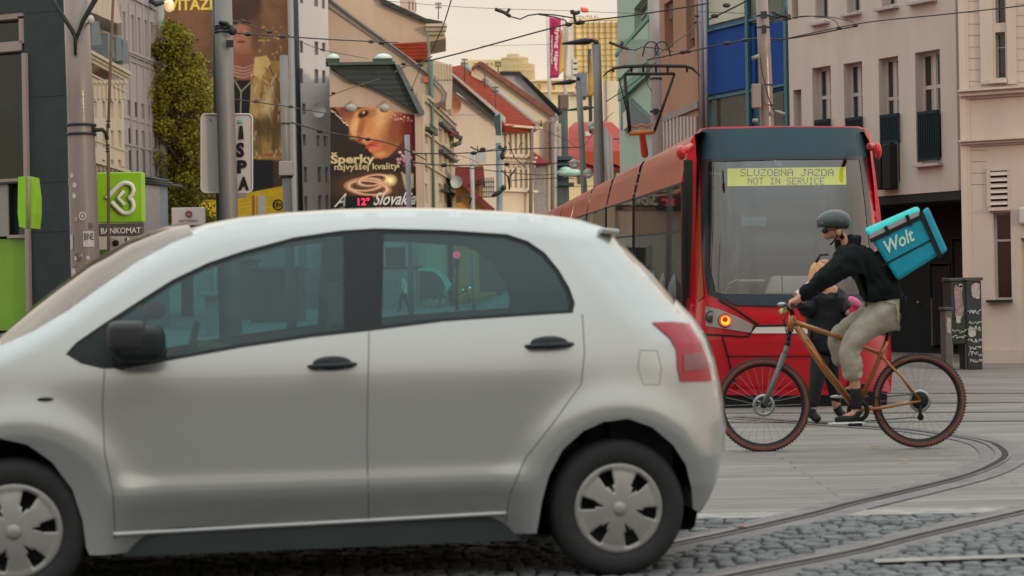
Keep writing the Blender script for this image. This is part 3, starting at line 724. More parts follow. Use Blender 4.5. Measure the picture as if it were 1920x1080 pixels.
s_.tube([BB, B(1652,664), B(1662,640)], .018, 10); s_.tube([B(1486,592), B(1481,622)], .026, 12); s_.tube([BB+Vector((0,-.035,0)), BB+Vector((0,.035,0))], .028, 14)
fr = build('frame', s_, BO, bike)
s_ = MB()
for o in (-.045,.045):
    s_.tube([BB+Vector((0,o*.6,0)), B(1650,765,o), B(1690,758,o), RW_+Vector((0,o*1.25,0))], [.014,.013,.012,.010], 8)
    s_.tube([B(1652,668,o*.4), B(1690,706,o), RW_+Vector((0,o*1.25,.0))], [.011,.009,.009], 8)
build('rear_stays', s_, BO, bike)
s_ = MB()
for o in (-.055,.055):
    s_.tube([B(1476,648,o), B(1468,672,o)], .017, 10)
    s_.tube([B(1471,662,o), B(1443,735,o), FW+Vector((0,o,0))], [.021,.020,.014], 10)
build('fork_leg', s_, mat('fork_grey',(.10,.11,.11),.35,.3,var=0), bike)
s_ = MB(); s_.tube([B(1476,648,-.055),B(1478,640),B(1476,648,.055)], .02, 8); s_.tube([B(1481,622), B(1477,646)], .018, 8); build('fork_crown', s_, BK, bike)
tb('stem', [B(1487,590), B(1482,578), B(1474,572)], .017, BK)
tb('handlebar', [B(1486,573,-.34), B(1478,574,-.2), B(1474,572,-.05), B(1474,572,.05), B(1478,574,.2), B(1486,573,.34)], .013, BK)
for o in (-1,1): tb('grip', [B(1487,573,.36*o), B(1481,574,.24*o)], .017, RUB)
for o in (-1,1): tb('brake_lever', [B(1479,575,.22*o), B(1467,580,.24*o), B(1464,588,.31*o)], .006, ALU)
s_ = MB(); s_.ell(B(1466,571,-.12), (.035,.025,.018)); build('front_lamp', s_, ALU, bike)
s_ = MB(); s_.ell(B(1468,583,-.08), (.03,.03,.02)); build('bell', s_, mat('yellow_bell',(.45,.45,.03),.4,var=0), bike)
s_ = MB(); s_.tube([B(1480,578),B(1470,600),B(1476,632),B(1474,648,-.06)], .004, 5); s_.tube([B(1478,576,.1),B(1464,596,.1),B(1478,615)], .004, 5); build('brake_cable', s_, BK, bike)
tb('seat_post', [B(1660,646), B(1668,606)], .014, BK)
s_ = MB(); s_.hexa([B(1636,603,-.03),B(1690,600,-.075),B(1692,592,-.07),B(1640,597,-.02),B(1636,603,.03),B(1690,600,.075),B(1692,592,.07),B(1640,597,.02)]); build('saddle', s_, BK, bike, bevel=.012)
s_ = MB(); cr = BB+Vector((0,-.045,0)); s_.lathe([(.05,-.003),(.082,-.003),(.085,.003),(.05,.003)], cr, 36, 'y', closed=True)
pd = B(1600,795,-.1); s_.tube([cr+Vector((0,-.01,0)), pd+Vector((0,.03,0))], [.014,.011], 8); build('crank', s_, BK, bike)
pd2 = B(1614,742,.1); tb('crank', [BB+Vector((0,.05,0)), pd2], .012, BK)
for q, o in ((pd,-.06),(pd2,.06)): s_ = MB(); s_.box(q+Vector((-.05,min(0,o)*1.5,-.011)), q+Vector((.05,max(0,o)*1.5,.011))); build('pedal', s_, BK, bike, bevel=.004)
s_ = MB(); s_.lathe([(.02,-.05),(.055,-.046),(.06,-.040),(.03,-.034)], RW_, 28, 'y'); cc = RW_+Vector((0,-.045,0))
ch = [cr+Vector((0,0,.083)), cc+Vector((0,0,.055)), cc+Vector((.055,0,0)), cc+Vector((0.01,0,-.06)), RW_+Vector((-.01,-.045,-.13)), RW_+Vector((-.05,-.045,-.12)), cr+Vector((0,0,-.083))]
s_.tube(ch, .004, 5, caps=False); build('chain', s_, BK, bike)
s_ = MB(); s_.tube([cc+Vector((0,0,-.03)), RW_+Vector((-.005,-.05,-.125))], .012, 6); s_.ell(RW_+Vector((0,-.045,-.12)),(.025,.01,.025)); build('derailleur', s_, BK, bike)

# ================================================================ THE RIDER
rd = thing('person', 'cyclist in black jacket, beige trousers, dark helmet and sunglasses riding left', 'person', ORGB + Vector((.05,0,0)))
def J(px, py, d, r): return (P(px,py,d), r)
jr = {'pel': J(1660,572,BD,.08), 'sp': J(1648,532,BD,.085), 'ch': J(1622,484,BD,.10), 'nk': J(1585,460,BD,.055), 'h0': J(1572,445,BD,.072), 'h1': J(1563,430,BD,.088), 'h2': J(1565,415,BD,.075),
      'face': J(1550,440,BD,.052), 'nose': J(1541,437,BD,.013), 'chin': J(1553,452,BD,.035)}
er = [('pel','sp'),('sp','ch'),('ch','nk'),('nk','h0'),('h0','h1'),('h1','h2'),('h1','face'),('face','nose'),('face','chin')]
for sd_, o in (('n',-1),('f',1)):
    jr['s'+sd_] = J(1606,474,BD+.17*o,.045); jr['e'+sd_] = J(1546,522,BD+.27*o,.045); jr['w'+sd_] = J(1497,562,BD+.29*o,.028); jr['p'+sd_] = J(1488,567,BD+.29*o,.030)
    er += [('ch','s'+sd_),('s'+sd_,'e'+sd_),('e'+sd_,'w'+sd_),('w'+sd_,'p'+sd_)]
    for k in range(4):
        dd = BD+.27*o+.022*k*o
        jr[f'k{k}{sd_}'] = J(1480,566+.5*k,dd,.010); jr[f't{k}{sd_}'] = J(1480.5,575-.6*abs(k-1),dd,.009); jr[f'u{k}{sd_}'] = J(1485,579,dd,.008)
        er += [('p'+sd_,f'k{k}{sd_}'),(f'k{k}{sd_}',f't{k}{sd_}'),(f't{k}{sd_}',f'u{k}{sd_}')]
    jr['th'+sd_] = J(1487,576,BD+.235*o,.010); er.append(('p'+sd_,'th'+sd_))
kn = {'n': ((1658,580),(1583,648),(1604,722),(1606,775)), 'f': ((1650,580),(1560,628),(1586,690),(1610,724))}
for sd_, o in (('n',-1),('f',1)):
    a, b_, c_, d_ = kn[sd_]
    jr['hp'+sd_] = J(*a,BD+.10*o,.075); jr['kn'+sd_] = J(b_[0]+5,b_[1]+2,BD+.12*o,.045); jr['cf'+sd_] = J(*c_,BD+.11*o,.042); jr['an'+sd_] = J(*d_,BD+.11*o,.034)
    jr['ft'+sd_] = J(d_[0]-30,d_[1]+12,BD+.12*o,.025)
    er += [('pel','hp'+sd_),('hp'+sd_,'kn'+sd_),('kn'+sd_,'cf'+sd_),('cf'+sd_,'an'+sd_),('an'+sd_,'ft'+sd_)]
skinmesh('body', jr, er, SKIN, rd, 'pel')
JK = mat('black_jacket', (.007,.009,.010), .9, spec=.12, var=.25, scale=12, bump=.4, bscale=14); TR = mat('beige_trousers', (.28,.255,.20), .9, var=.15, scale=8, bump=.5, bscale=12)
jj = {'a0': J(1666,584,BD,(.165,.175)), 'a': J(1661,562,BD,(.165,.17)), 'b': J(1655,525,BD,(.20,.19)), 'c': J(1632,486,BD,(.21,.20)), 'c2': J(1612,466,BD,(.15,.15)), 'd': J(1590,458,BD,.075), 'd2': J(1578,450,BD,.068)}
ee = [('a0','a'),('a','b'),('b','c'),('c','c2'),('c2','d'),('d','d2')]
for sd_, o in (('n',-1),('f',1)):
    jj['s'+sd_] = J(1605,474,BD+.19*o,.11); jj['m'+sd_] = J(1574,500,BD+.24*o,.092); jj['e'+sd_] = J(1546,523,BD+.28*o,.078); jj['w'+sd_] = J(1498,561,BD+.29*o,.040)
    ee += [('c','s'+sd_),('s'+sd_,'m'+sd_),('m'+sd_,'e'+sd_),('e'+sd_,'w'+sd_)]
skinmesh('jacket', jj, ee, JK, rd, 'b', 3, fold=.020)
jt = {'p': J(1657,582,BD,(.12,.12))}; et = []
for sd_, o in (('n',-1),('f',1)):
    a, b_, c_, d_ = kn[sd_]
    jt['hp'+sd_] = J(a[0]-2,a[1]+10,BD+.10*o,.118); jt['md'+sd_] = J((a[0]+b_[0])/2-2,(a[1]+b_[1])/2+6,BD+.12*o,.105); jt['kn'+sd_] = J(b_[0]+6,b_[1]+2,BD+.12*o,.090)
    jt['cf'+sd_] = J((b_[0]+c_[0])/2+3,(b_[1]+c_[1])/2,BD+.12*o,.088); jt['bt'+sd_] = J(c_[0],c_[1]-4,BD+.11*o,.082)
    et += [('p','hp'+sd_),('hp'+sd_,'md'+sd_),('md'+sd_,'kn'+sd_),('kn'+sd_,'cf'+sd_),('cf'+sd_,'bt'+sd_)]
skinmesh('trousers', jt, et, TR, rd, 'p', 3, fold=.015)
for sd_, o in (('n',-1),('f',1)):
    d_ = kn[sd_][3]; c_ = kn[sd_][2]
    skinmesh('sock', {'a': J(c_[0],c_[1],BD+.11*o,.05), 'b': J(d_[0],d_[1]-3,BD+.11*o,.043)}, [('a','b')], BK, rd, 'a')
    sh = skinmesh('shoe', {'a': J(d_[0]+3,d_[1]-6,BD+.11*o,.046), 'b': J(d_[0]+4,d_[1]+9,BD+.11*o,.042), 'c': J(d_[0]-22,d_[1]+12,BD+.12*o,.038), 'e': J(d_[0]-42,d_[1]+14,BD+.12*o,.030)}, [('a','b'),('b','c'),('c','e')], BK, rd, 'b')
    s_ = MB(); z0 = J(d_[0]-18,d_[1]+19,BD+.12*o,0)[0]; s_.ell(z0, (.145,.048,.016), 20, 8); build('sole', s_, mat('white_sole',(.5,.48,.46),.7,var=.1), sh)
s_ = MB(); hc = P(1563,417,BD); s_.ell(hc, (.128,.098,.095), 24, 14, Matrix.Rotation(R(-6),3,'Y')); s_.v = [v for v in s_.v]
keep = MB(); keep.v = [Vector((v.x,v.y,max(v.z, hc.z-.038-.18*(v.x-hc.x)*(1 if v.x>hc.x else .1)))) for v in s_.v]; keep.f = s_.f; keep.sm = s_.sm
hel = build('helmet', keep, mat('dark_helmet',(.028,.038,.042),.4,var=0,coat=.4), rd)
s_ = MB()
for k in (-2,-1,0,1,2): s_.tube([P(1536+abs(k)*2,420-2*(2-abs(k)),BD-.03*k), P(1560,401+abs(k)*2.2,BD-.038*k), P(1589-abs(k)*2,414,BD-.034*k)], .0085, 6)
build('helmet_rib', s_, mat('helmet_grey',(.16,.18,.19),.35,var=0), hel)
s_ = MB(); s_.tube([P(1572,428,BD-.085),P(1568,446,BD-.08),P(1557,459,BD-.02)], .006, 6); build('chin_strap', s_, BK, hel)
s_ = MB(); s_.ell(P(1547,433,BD-.035), (.028,.03,.018)); s_.ell(P(1547,433,BD+.035), (.028,.03,.018)); s_.tube([P(1549,432,BD-.07),P(1575,429,BD-.092)], .005, 6); build('sunglasses', s_, mat('sunglass',(.012,.012,.014),.1,var=0), rd)
s_ = MB(); s_.ell(P(1573,435,BD-.085), (.018,.01,.028)); build('ear', s_, SKIN, rd)
skinmesh('neck_warmer', {'a': J(1578,456,BD,.078), 'b': J(1564,456,BD,.066)}, [('a','b')], JK, rd, 'a')
s_ = MB()
for k in range(5): s_.tube([P(1573,441-k*2,BD+.075-.035*k), P(1580,447,BD+.06-.03*k)], .018, 6)
build('hair', s_, BK, rd)
# the delivery bag, hanging from the rider's back
bagt = thing('delivery_bag', 'square turquoise insulated delivery bag tilted back on the shoulders of the cyclist', 'bag', P(1700,530,BD))
TQ = mat('turquoise_fabric', (.003,.23,.33), .55, var=.12, scale=6, bump=.3, bscale=10); TQ2 = mat('light_turquoise', (.03,.50,.50), .5, var=.08)
n0, n1 = BD-.20, BD+.22
def bq(pts, d): return [P(x,y,d) for x,y in pts]
face = [(1632,447),(1726,402),(1760,478),(1683,527)]
s_ = MB(); s_.hexa([P(*face[3],n0), P(*face[2],n0), P(*face[1],n0), P(*face[0],n0), P(*face[3],n1), P(*face[2],n1), P(*face[1],n1), P(*face[0],n1)]); bb_ = build('bag_body', s_, TQ, bagt, bevel=.025)
s_ = MB(); s_.hexa([P(1762,480,n0+.01),P(1777,470,n0+.03),P(1740,387,n0+.03),P(1727,398,n0+.01),P(1762,480,n1-.01),P(1777,470,n1-.03),P(1740,387,n1-.03),P(1727,398,n1-.01)]); build('back_panel', s_, TQ, bagt, bevel=.02)
s_ = MB(); s_.hexa([P(1630,446,n0+.01),P(1727,400,n0+.01),P(1722,385,n0+.05),P(1618,430,n0+.05),P(1630,446,n1-.01),P(1727,400,n1-.01),P(1722,385,n1-.05),P(1618,430,n1-.05)]); build('bag_lid', s_, TQ2, bagt, bevel=.03)
GREY = mat('grey_reflective', (.30,.27,.29), .45, var=.05)
def strap(name, pts, w, m_, d=n0-.006):
    s_ = MB(); q = [P(x,y,d) for x,y in pts]
    for a, b_ in zip(q[:-1], q[1:]):
        t_ = (b_-a).normalized(); n_ = Vector((-t_.z,0,t_.x))*w/2; s_.hexa([a-n_,b_-n_,b_+n_,a+n_,a-n_+Vector((0,.012,0)),b_-n_+Vector((0,.012,0)),b_+n_+Vector((0,.012,0)),a+n_+Vector((0,.012,0))])
    return build(name, s_, m_, bagt)
strap('reflective_band', [(1632,444),(1724,400)], .035, GREY); strap('strap', [(1632,452),(1728,406)], .030, BK, n0-.009)
strap('strap', [(1652,499),(1748,449)], .012, BK); strap('strap', [(1727,398),(1764,482)], .032, BK, n0-.012); strap('strap', [(1660,424),(1668,440)], .025, BK, n0-.014); strap('strap', [(1700,403),(1708,423)], .025, BK, n0-.014)
s_ = MB(); s_.tube([P(1664,428,BD-.1),P(1668,417,BD-.1),P(1690,407,BD-.1),P(1696,414,BD-.1)], .008, 6); build('carry_handle', s_, BK, bagt)
o0 = Vector((1664,477)); ux = Vector((53,-27)); uy = Vector((-9,-24))
lettering('Wolt', lambda u,v: P(o0.x+ux.x*u+uy.x*v, o0.y+ux.y*u+uy.y*v, n0-.008), mat('pale_print',(.45,.62,.55),.6,var=0), bagt, bold=.02, shear=.2)

# ================================================================ THE WOMAN BEHIND THE BICYCLE
WD = 16.6; gw = P(1530,793,WD)
wo2 = thing('person', 'blonde pedestrian in black padded coat walking between the bicycle and the tram', 'person', Vector((gw.x,WD,gz(gw.x,WD))))
jw = {'pel': J(1545,640,WD,.11), 'sp': J(1548,600,WD,.10), 'ch': J(1548,560,WD,.12), 'nk': J(1545,527,WD,.05), 'h0': J(1546,512,WD,.065), 'h1': J(1545,495,WD,.085), 'h2': J(1545,484,WD,.075), 'nose': J(1554,500,WD-.05,.012), 'chin': J(1551,509,WD-.03,.035),
      'sl': J(1532,540,WD,.055), 'el': J(1517,580,WD-.12,.042), 'wl': J(1502,560,WD-.25,.03), 'hl': J(1493,552,WD-.28,.032),
      'sr': J(1566,542,WD,.055), 'er': J(1580,582,WD-.08,.042), 'wr': J(1594,588,WD-.2,.03), 'hr': J(1600,584,WD-.22,.03),
      'hpl': J(1541,652,WD,.06), 'kl': J(1532,712,WD-.05,.055), 'al': J(1522,778,WD-.05,.036), 'fl': J(1538,789,WD-.1,.03),
      'hpr': J(1552,652,WD,.06), 'kr': J(1560,712,WD+.1,.055), 'ar': J(1570,770,WD+.15,.036), 'fr': J(1586,782,WD+.12,.03)}
ew = [('pel','sp'),('sp','ch'),('ch','nk'),('nk','h0'),('h0','h1'),('h1','h2'),('h1','nose'),('h0','chin'),('ch','sl'),('sl','el'),('el','wl'),('wl','hl'),('ch','sr'),('sr','er'),('er','wr'),('wr','hr'),('pel','hpl'),('hpl','kl'),('kl','al'),('al','fl'),('pel','hpr'),('hpr','kr'),('kr','ar'),('ar','fr')]
for k in range(4): jw[f'q{k}'] = J(1488+1.2*k,546+1.5*k,WD-.29+.01*k,.009); jw[f'r{k}'] = J(1604+k,578+3*k,WD-.23,.009); ew += [('hl',f'q{k}'),('hr',f'r{k}')]
skinmesh('body', jw, ew, SKIN, wo2, 'pel')
CO = mat('black_padded_coat', (.008,.009,.012), .6, spec=.2, var=.2, scale=10, bump=.8, bscale=9)
skinmesh('coat', {'a': J(1547,668,WD,(.22,.19)), 'b': J(1549,605,WD,(.22,.21)), 'c': J(1549,560,WD,(.21,.20)), 'd': J(1547,532,WD,.08), 'sl': J(1528,547,WD,.10), 'el': J(1513,583,WD-.12,.092), 'wl': J(1502,565,WD-.24,.06), 'sr': J(1569,547,WD,.10), 'er': J(1586,580,WD-.08,.095), 'wr': J(1596,586,WD-.18,.062)},
         [('a','b'),('b','c'),('c','d'),('c','sl'),('sl','el'),('el','wl'),('c','sr'),('sr','er'),('er','wr')], CO, wo2, 'b', 3, fold=.018)
for a in ('l','r'):
    skinmesh('trouser_leg', {'a': (jw['hp'+a][0],.11), 'b': (jw['k'+a][0],.070), 'c': (jw['a'+a][0]+Vector((0,0,.05)),.052)}, [('a','b'),('b','c')], BK, wo2, 'a')
    skinmesh('boot', {'a': (jw['a'+a][0]+Vector((0,0,.08)),.05), 'b': (jw['a'+a][0],.045), 'c': (jw['f'+a][0],.036)}, [('a','b'),('b','c')], BK, wo2, 'a')
HB = mat('blonde_hair', (.50,.27,.13), .6, var=.25, scale=40)
skinmesh('hair', {'a': J(1540,487,WD+.02,.105), 'b': J(1533,503,WD+.02,.11), 'c': J(1528,522,WD-.04,.085), 'd': J(1524,540,WD-.08,.05), 'f': J(1552,512,WD+.06,.06)}, [('a','b'),('b','c'),('c','d'),('b','f')], HB, wo2, 'a')
s_ = MB(); s_.tube([P(1530,492,WD-.1),P(1538,478,WD-.08),P(1552,477,WD-.03)], .012, 6); build('hair_band', s_, BK, wo2)
skinmesh('scarf', {'a': J(1540,528,WD-.08,.06), 'b': J(1520,536,WD-.14,.05), 'c': J(1505,548,WD-.22,.045), 'd': J(1491,556,WD-.28,.035)}, [('a','b'),('b','c'),('c','d')], mat('cream_scarf',(.50,.44,.38),.9,var=.15), wo2, 'a')
pb = thing('handbag', 'small pink and red bag held by the pedestrian in the padded coat', 'bag', P(1604,606,WD-.3))
s_ = MB(); s_.hexa([P(1590,582,WD-.32),P(1604,600,WD-.32),P(1622,585,WD-.32),P(1606,564,WD-.32),P(1590,582,WD-.24),P(1604,600,WD-.24),P(1622,585,WD-.24),P(1606,564,WD-.24)]); build('bag_body', s_, mat('red_bag',(.45,.02,.06),.6,var=.1), pb, bevel=.02)
s_ = MB(); s_.ell(P(1603,566,WD-.33),(.07,.03,.035),14,8,Matrix.Rotation(R(35),3,'Y')); build('pink_flap', s_, mat('pink_cloth',(.58,.13,.26),.8,var=.1), pb)

# ================================================================ THE TRAM
TD = 18.8; DV = ray(890,470); TO = P(1481,768,TD); TO.z = gz(TO.x,TD)
tram = thing('tram', 'long red articulated tram with yellow destination display facing the camera', 'tram', TO)
TRED = mat('tram_red', (.43,.006,.015), .32, var=.06, scale=2, coat=.4); TORG = mat('tram_orange_red', (.28,.036,.010), .5, var=.12, scale=2, coat=.15)
FAIR = mat('tram_dark_fairing', (.014,.042,.058), .5, var=.12)
TGL = glassmat('tram_glass', (.66,.70,.73), .06, .03); TSG = glassmat('tram_side_glass', (.16,.18,.15), .0, .02, base=((.02,.024,.018),.5)); TSG.node_tree.nodes['Math'].inputs[1].default_value = .38
def S(px, py):
    xl = 1299 if py < 420 else 1299-(py-420)*.035; xr = 1632+(py-240)*.075; xc = (xl+xr)/2; u = max(-1,min(1,(px-xc)/((xr-xl)/2)))
    rake = max(0,(600-py))/360; rake = .55*rake**1.6; low_ = max(0,py-640)/130*.18
    return TD + .75*abs(u)**6 + rake + low_
def surfpatch(poly, st, push, m_, name, parent, holes=(), thick=0):
    polys = [densify(p, st) for p in [poly, *holes]]; vs = []; eds = []
    for p in polys: o = len(vs); vs += p; eds += [(o+i, o+(i+1)%len(p)) for i in range(len(p))]
    arr = np.array(vs); y = min(p[1] for p in poly); k = 0
    while y < max(p[1] for p in poly):
        x = min(p[0] for p in poly)+(k%2)*st/2
        while x < max(p[0] for p in poly):
            if inpoly(x,y,poly) and not any(inpoly(x,y,h) for h in holes) and np.min(np.hypot(arr[:,0]-x,arr[:,1]-y)) > st*.45: vs.append((x,y))
            x += st
        y += st*.87; k += 1
    r = delaunay_2d_cdt([Vector(v) for v in vs], eds, [], 0, 1e-6); T = [list(f) for f in r[2] if inpoly(sum(r[0][i].x for i in f)/3, sum(r[0][i].y for i in f)/3, poly) and not any(inpoly(sum(r[0][i].x for i in f)/3, sum(r[0][i].y for i in f)/3, h) for h in holes)]
    mb = MB(); W = lambda x,y_: P(x,y_,S(x,y_)-push); nr = []
    pts = [W(v.x,v.y) for v in r[0]]
    for v in r[0]:
        a = W(v.x+2,v.y)-W(v.x-2,v.y); b_ = W(v.x,v.y+2)-W(v.x,v.y-2); n_ = a.cross(b_).normalized(); nr.append(n_ if n_.y < 0 else -n_)
    out = []
    for f in T:
        a,b_,c_ = (pts[i] for i in f); out.append(f if (b_-a).cross(c_-a).dot(nr[f[0]]) > 0 else f[::-1])
    mb.add(pts, out, True); mb.nr = [tuple(n_) for n_ in nr]; return build(name, mb, m_, parent)
front = [(1303,252),(1312,242),(1330,238),(1470,236),(1610,237),(1624,241),(1632,252),(1640,320),(1648,400),(1657,500),(1664,580),(1670,640),(1673,700),(1670,736),(1460,738),(1330,736),(1300,730),(1292,690),(1290,640),(1291,590),(1297,500),(1299,420),(1300,330)]
shield = [(1314,299),(1470,294),(1624,294),(1632,380),(1641,470),(1648,560),(1648,578),(1600,580),(1480,576),(1380,574),(1350,562),(1326,552),(1318,500),(1314,420)]
surfpatch(front, 9, 0, TRED, 'front_body', tram, [shield])
surfpatch([(1309,250),(1318,242),(1470,238),(1606,239),(1620,243),(1627,262),(1629,292),(1624,297),(1470,297),(1314,302)], 9, .012, FAIR, 'roof_fairing', tram)
surfpatch(shield, 9, .004, TGL, 'windscreen', tram)
inner = [(1328,303),(1470,299),(1612,299),(1622,380),(1631,470),(1636,552),(1480,552),(1357,551),(1340,547),(1330,500),(1327,420)]
surfpatch(shield, 8, .014, mat('windscreen_border',(.02,.024,.03),.25,var=0), 'windscreen_border', tram, [inner])
surfpatch([(1350,552),(1480,552),(1640,553),(1646,578),(1480,574),(1380,572)], 8, .02, mat('slate_band',(.025,.035,.05),.4,var=0), 'lower_band', tram)
surfpatch([(1300,252),(1308,250),(1312,300),(1316,500),(1320,556),(1308,566),(1302,420),(1299,330)], 6, .02, TORG, 'corner_pillar', tram)
surfpatch([(1620,241),(1627,243),(1641,320),(1651,400),(1660,500),(1655,500),(1646,400),(1635,320),(1627,262)], 5, .02, TRED, 'corner_pillar', tram)
# bonnet edge, lamps, stripe, joints
def fline(pts, r, m_=None, push=.012, name='panel_gap'):
    s_ = MB(); q = []
    for (a, b_) in zip(pts[:-1],pts[1:]):
        for k in range(6): x = a[0]+(b_[0]-a[0])*k/6; y = a[1]+(b_[1]-a[1])*k/6; q.append(P(x,y,S(x,y)-push))
    q.append(P(*pts[-1],S(*pts[-1])-push)); s_.tube(q, r, 6); return build(name, s_, m_ or BK, tram)
for mir in (0,1):
    X = (lambda x: x) if not mir else (lambda x: 2961-x+8)
    hl = [(X(a),b_) for a,b_ in ((1322,574),(1347,579),(1383,594),(1412,609),(1408,624),(1376,619),(1323,611))]
    if mir: hl = hl[::-1]
    h_ = surfpatch(hl, 5, .02, mat('lamp_housing',(.30,.27,.25),.35,.3,var=.1), 'headlight', tram)
    for (lx,ly,rr,nm,mm) in ((1333,594,.052,'dark_lens',mat('dark_lens',(.06,.045,.04),.15,var=0,coat=1)), (1360,601,.060,'lamp_lens',mat('amber_lamp',(.6,.25,.02),.3,var=0,emit=(1,.42,.02) if 1 else None,es=1.6))):
        if mir: mm = mat('dark_lens',(.06,.045,.04),.15)
        x = X(lx); s_ = MB(); c_ = P(x,ly,S(x,ly)-.03); s_.lathe([(rr,.03),(rr,.0),(rr*.84,-.012),(0,-.018)], c_, 28, 'y'); l_ = build(nm, s_, mm, h_)
        s_ = MB(); s_.lathe([(rr,-.004),(rr*1.15,-.010),(rr*1.25,.02)], c_, 28, 'y'); build('lamp_ring', s_, mat('ring_grey',(.10,.09,.085),.4,.4,var=0), h_)
        if nm == 'lamp_lens' and not mir: s_ = MB(); s_.ell(c_+Vector((-.004,-.022,.012)), (.028,.01,.028)); build('bulb_cap', s_, mat('red_bulb',(.35,.01,.01),.3,var=0,emit=(1,.02,.02),es=.35), h_)
        if nm == 'lamp_lens' and not mir:
            s_ = MB(); s_.lathe([(rr*.78,-.018),(rr*.95,-.020),(rr*1.0,-.01)], c_, 28, 'y'); build('lamp_glow_ring', s_, mat('red_ring',(.5,.02,.02),.3,var=0,emit=(1,.05,.03),es=.7), h_)
    fline([(X(1347),563),(X(1380),580),(X(1422),609)], .010); fline([(X(1296),626),(X(1350),628),(X(1402),631),(X(1416),612)], .010); fline([(X(1353),631),(X(1362),660),(X(1372),700),(X(1384),736)], .008)
    s_ = MB(); lp = P(X(1339),715,S(X(1339),715)-.02); s_.ell(lp,(.022,.02,.016)); build('marker_lamp', s_, mat('marker_light',(.8,.3,.2),.3,var=0,emit=(1,.35,.25),es=4) if not mir else TRED, tram)
fline([(1416,611),(1480,610),(1560,611)], .012); fline([(1362,668),(1480,668),(1606,669)], .006)
surfpatch([(1418,613),(1480,612),(1555,613),(1548,626),(1480,625),(1408,625)], 8, .014, mat('white_stripe',(.55,.50,.46),.45,var=.05), 'white_stripe', tram)
surfpatch([(1306,724),(1330,730),(1480,731),(1640,731),(1668,724),(1668,738),(1480,742),(1312,740)], 9, .06, TRED, 'bumper_lip', tram)
s_ = MB(); s_.hexa([P(1314,776,TD+.2),P(1662,773,TD+.2),P(1664,734,TD+.12),P(1306,734,TD+.12),P(1324,776,TD+2.6),P(1652,773,TD+2.6),P(1660,734,TD+2.6),P(1310,734,TD+2.6)]); build('under_skirt', s_, mat('tram_underside',(.014,.014,.015),.8,var=0), tram)
# destination display
DP = TD+.66
s_ = MB(); s_.hexa([P(1356,352,DP),P(1594,350,DP),P(1594,310,DP),P(1356,312,DP),P(1356,352,DP+.12),P(1594,350,DP+.12),P(1594,310,DP+.12),P(1356,312,DP+.12)]); dsp = build('display_box', s_, DARK, tram)
s_ = MB(); s_.hexa([P(1364,349,DP-.01),P(1587,346,DP-.01),P(1586,313,DP-.01),P(1364,316,DP-.01),P(1364,349,DP),P(1587,346,DP),P(1586,313,DP),P(1364,316,DP)]); build('display_screen', s_, mat('display_yellow',(.55,.55,.03),.6,var=0,emit=(.62,.62,.02),es=.6), dsp)
G57 = {'S':"0111010000100000111000001000011111 0",'L':None}
GL5 = {'S':'01111,10000,10000,01110,00001,00001,11110','L':'10000,10000,10000,10000,10000,10000,11111','U':'10001,10001,10001,10001,10001,10001,01110','Z':'11111,00001,00010,00100,01000,10000,11111','O':'01110,10001,10001,10001,10001,10001,01110','B':'11110,10001,10001,11110,10001,10001,11110','N':'10001,11001,10101,10101,10011,10001,10001','A':'01110,10001,10001,11111,10001,10001,10001','J':'00111,00010,00010,00010,00010,10010,01100','D':'11110,10001,10001,10001,10001,10001,11110','T':'11111,00100,00100,00100,00100,00100,00100','I':'01110,00100,00100,00100,00100,00100,01110','E':'11111,10000,10000,11110,10000,10000,11111','R':'11110,10001,10001,11110,10100,10010,10001','V':'10001,10001,10001,10001,10001,01010,00100','C':'01110,10001,10000,10000,10000,10001,01110',' ':'00000,'*6+'00000'}
s_ = MB()
def dots(txt, x0, x1, y0, y1):
    n = len(txt)*6-1; dx = (x1-x0)/n; dy = (y1-y0)/7
    for i,chh in enumerate(txt):
        for r_, row in enumerate(GL5[chh].split(',')):
            for c_, b_ in enumerate(row):
                if b_ == '1': x = x0+(i*6+c_)*dx; y = y0+r_*dy; s_.add([P(x,y+dy*.95,DP-.016),P(x+dx*.98,y+dy*.95,DP-.016),P(x+dx*.98,y,DP-.016),P(x,y,DP-.016)],[(0,1,2,3)])
dots('SLUZOBNA JAZDA', 1388, 1563, 317, 330.5); dots('NOT IN SERVICE', 1402, 1546, 333, 346)
build('display_lettering', s_, mat('display_dark',(.05,.06,.02),.8,var=0), dsp)
# cab interior
CAB = mat('cab_grey', (.17,.165,.18), .6, var=.12, streak=True, scale=1.5)
s_ = MB()
for a, b_, dd in ((1335,1380,2.2),(1383,1470,2.35),(1474,1512,2.3),(1515,1600,2.4),(1603,1640,2.2)):
    k = (TD+dd)/TD; f_ = lambda x: 960+(x-960)/k*1.0
    s_.hexa([P(f_(a)*1,560,TD+dd),P(f_(b_),560,TD+dd),P(f_(b_),350,TD+dd),P(f_(a),350,TD+dd),P(f_(a),560,TD+dd+.05),P(f_(b_),560,TD+dd+.05),P(f_(b_),350,TD+dd+.05),P(f_(a),350,TD+dd+.05)])
build('cab_bulkhead', s_, CAB, tram)
s_ = MB(); s_.hexa([P(1322,600,TD+.9),P(1640,600,TD+.9),P(1640,570,TD+.9),P(1322,570,TD+.9),P(1322,600,TD+1.6),P(1640,600,TD+1.6),P(1640,570,TD+1.6),P(1322,570,TD+1.6)]); build('cab_desk', s_, DARK, tram)
s_ = MB(); s_.hexa([P(1432,552,TD+1.0),P(1528,552,TD+1.0),P(1524,517,TD+1.05),P(1446,517,TD+1.05),P(1432,552,TD+1.2),P(1528,552,TD+1.2),P(1524,517,TD+1.2),P(1446,517,TD+1.2)]); build('cab_panel', s_, mat('cab_cream',(.45,.42,.39),.6,var=.05), tram, bevel=.03)
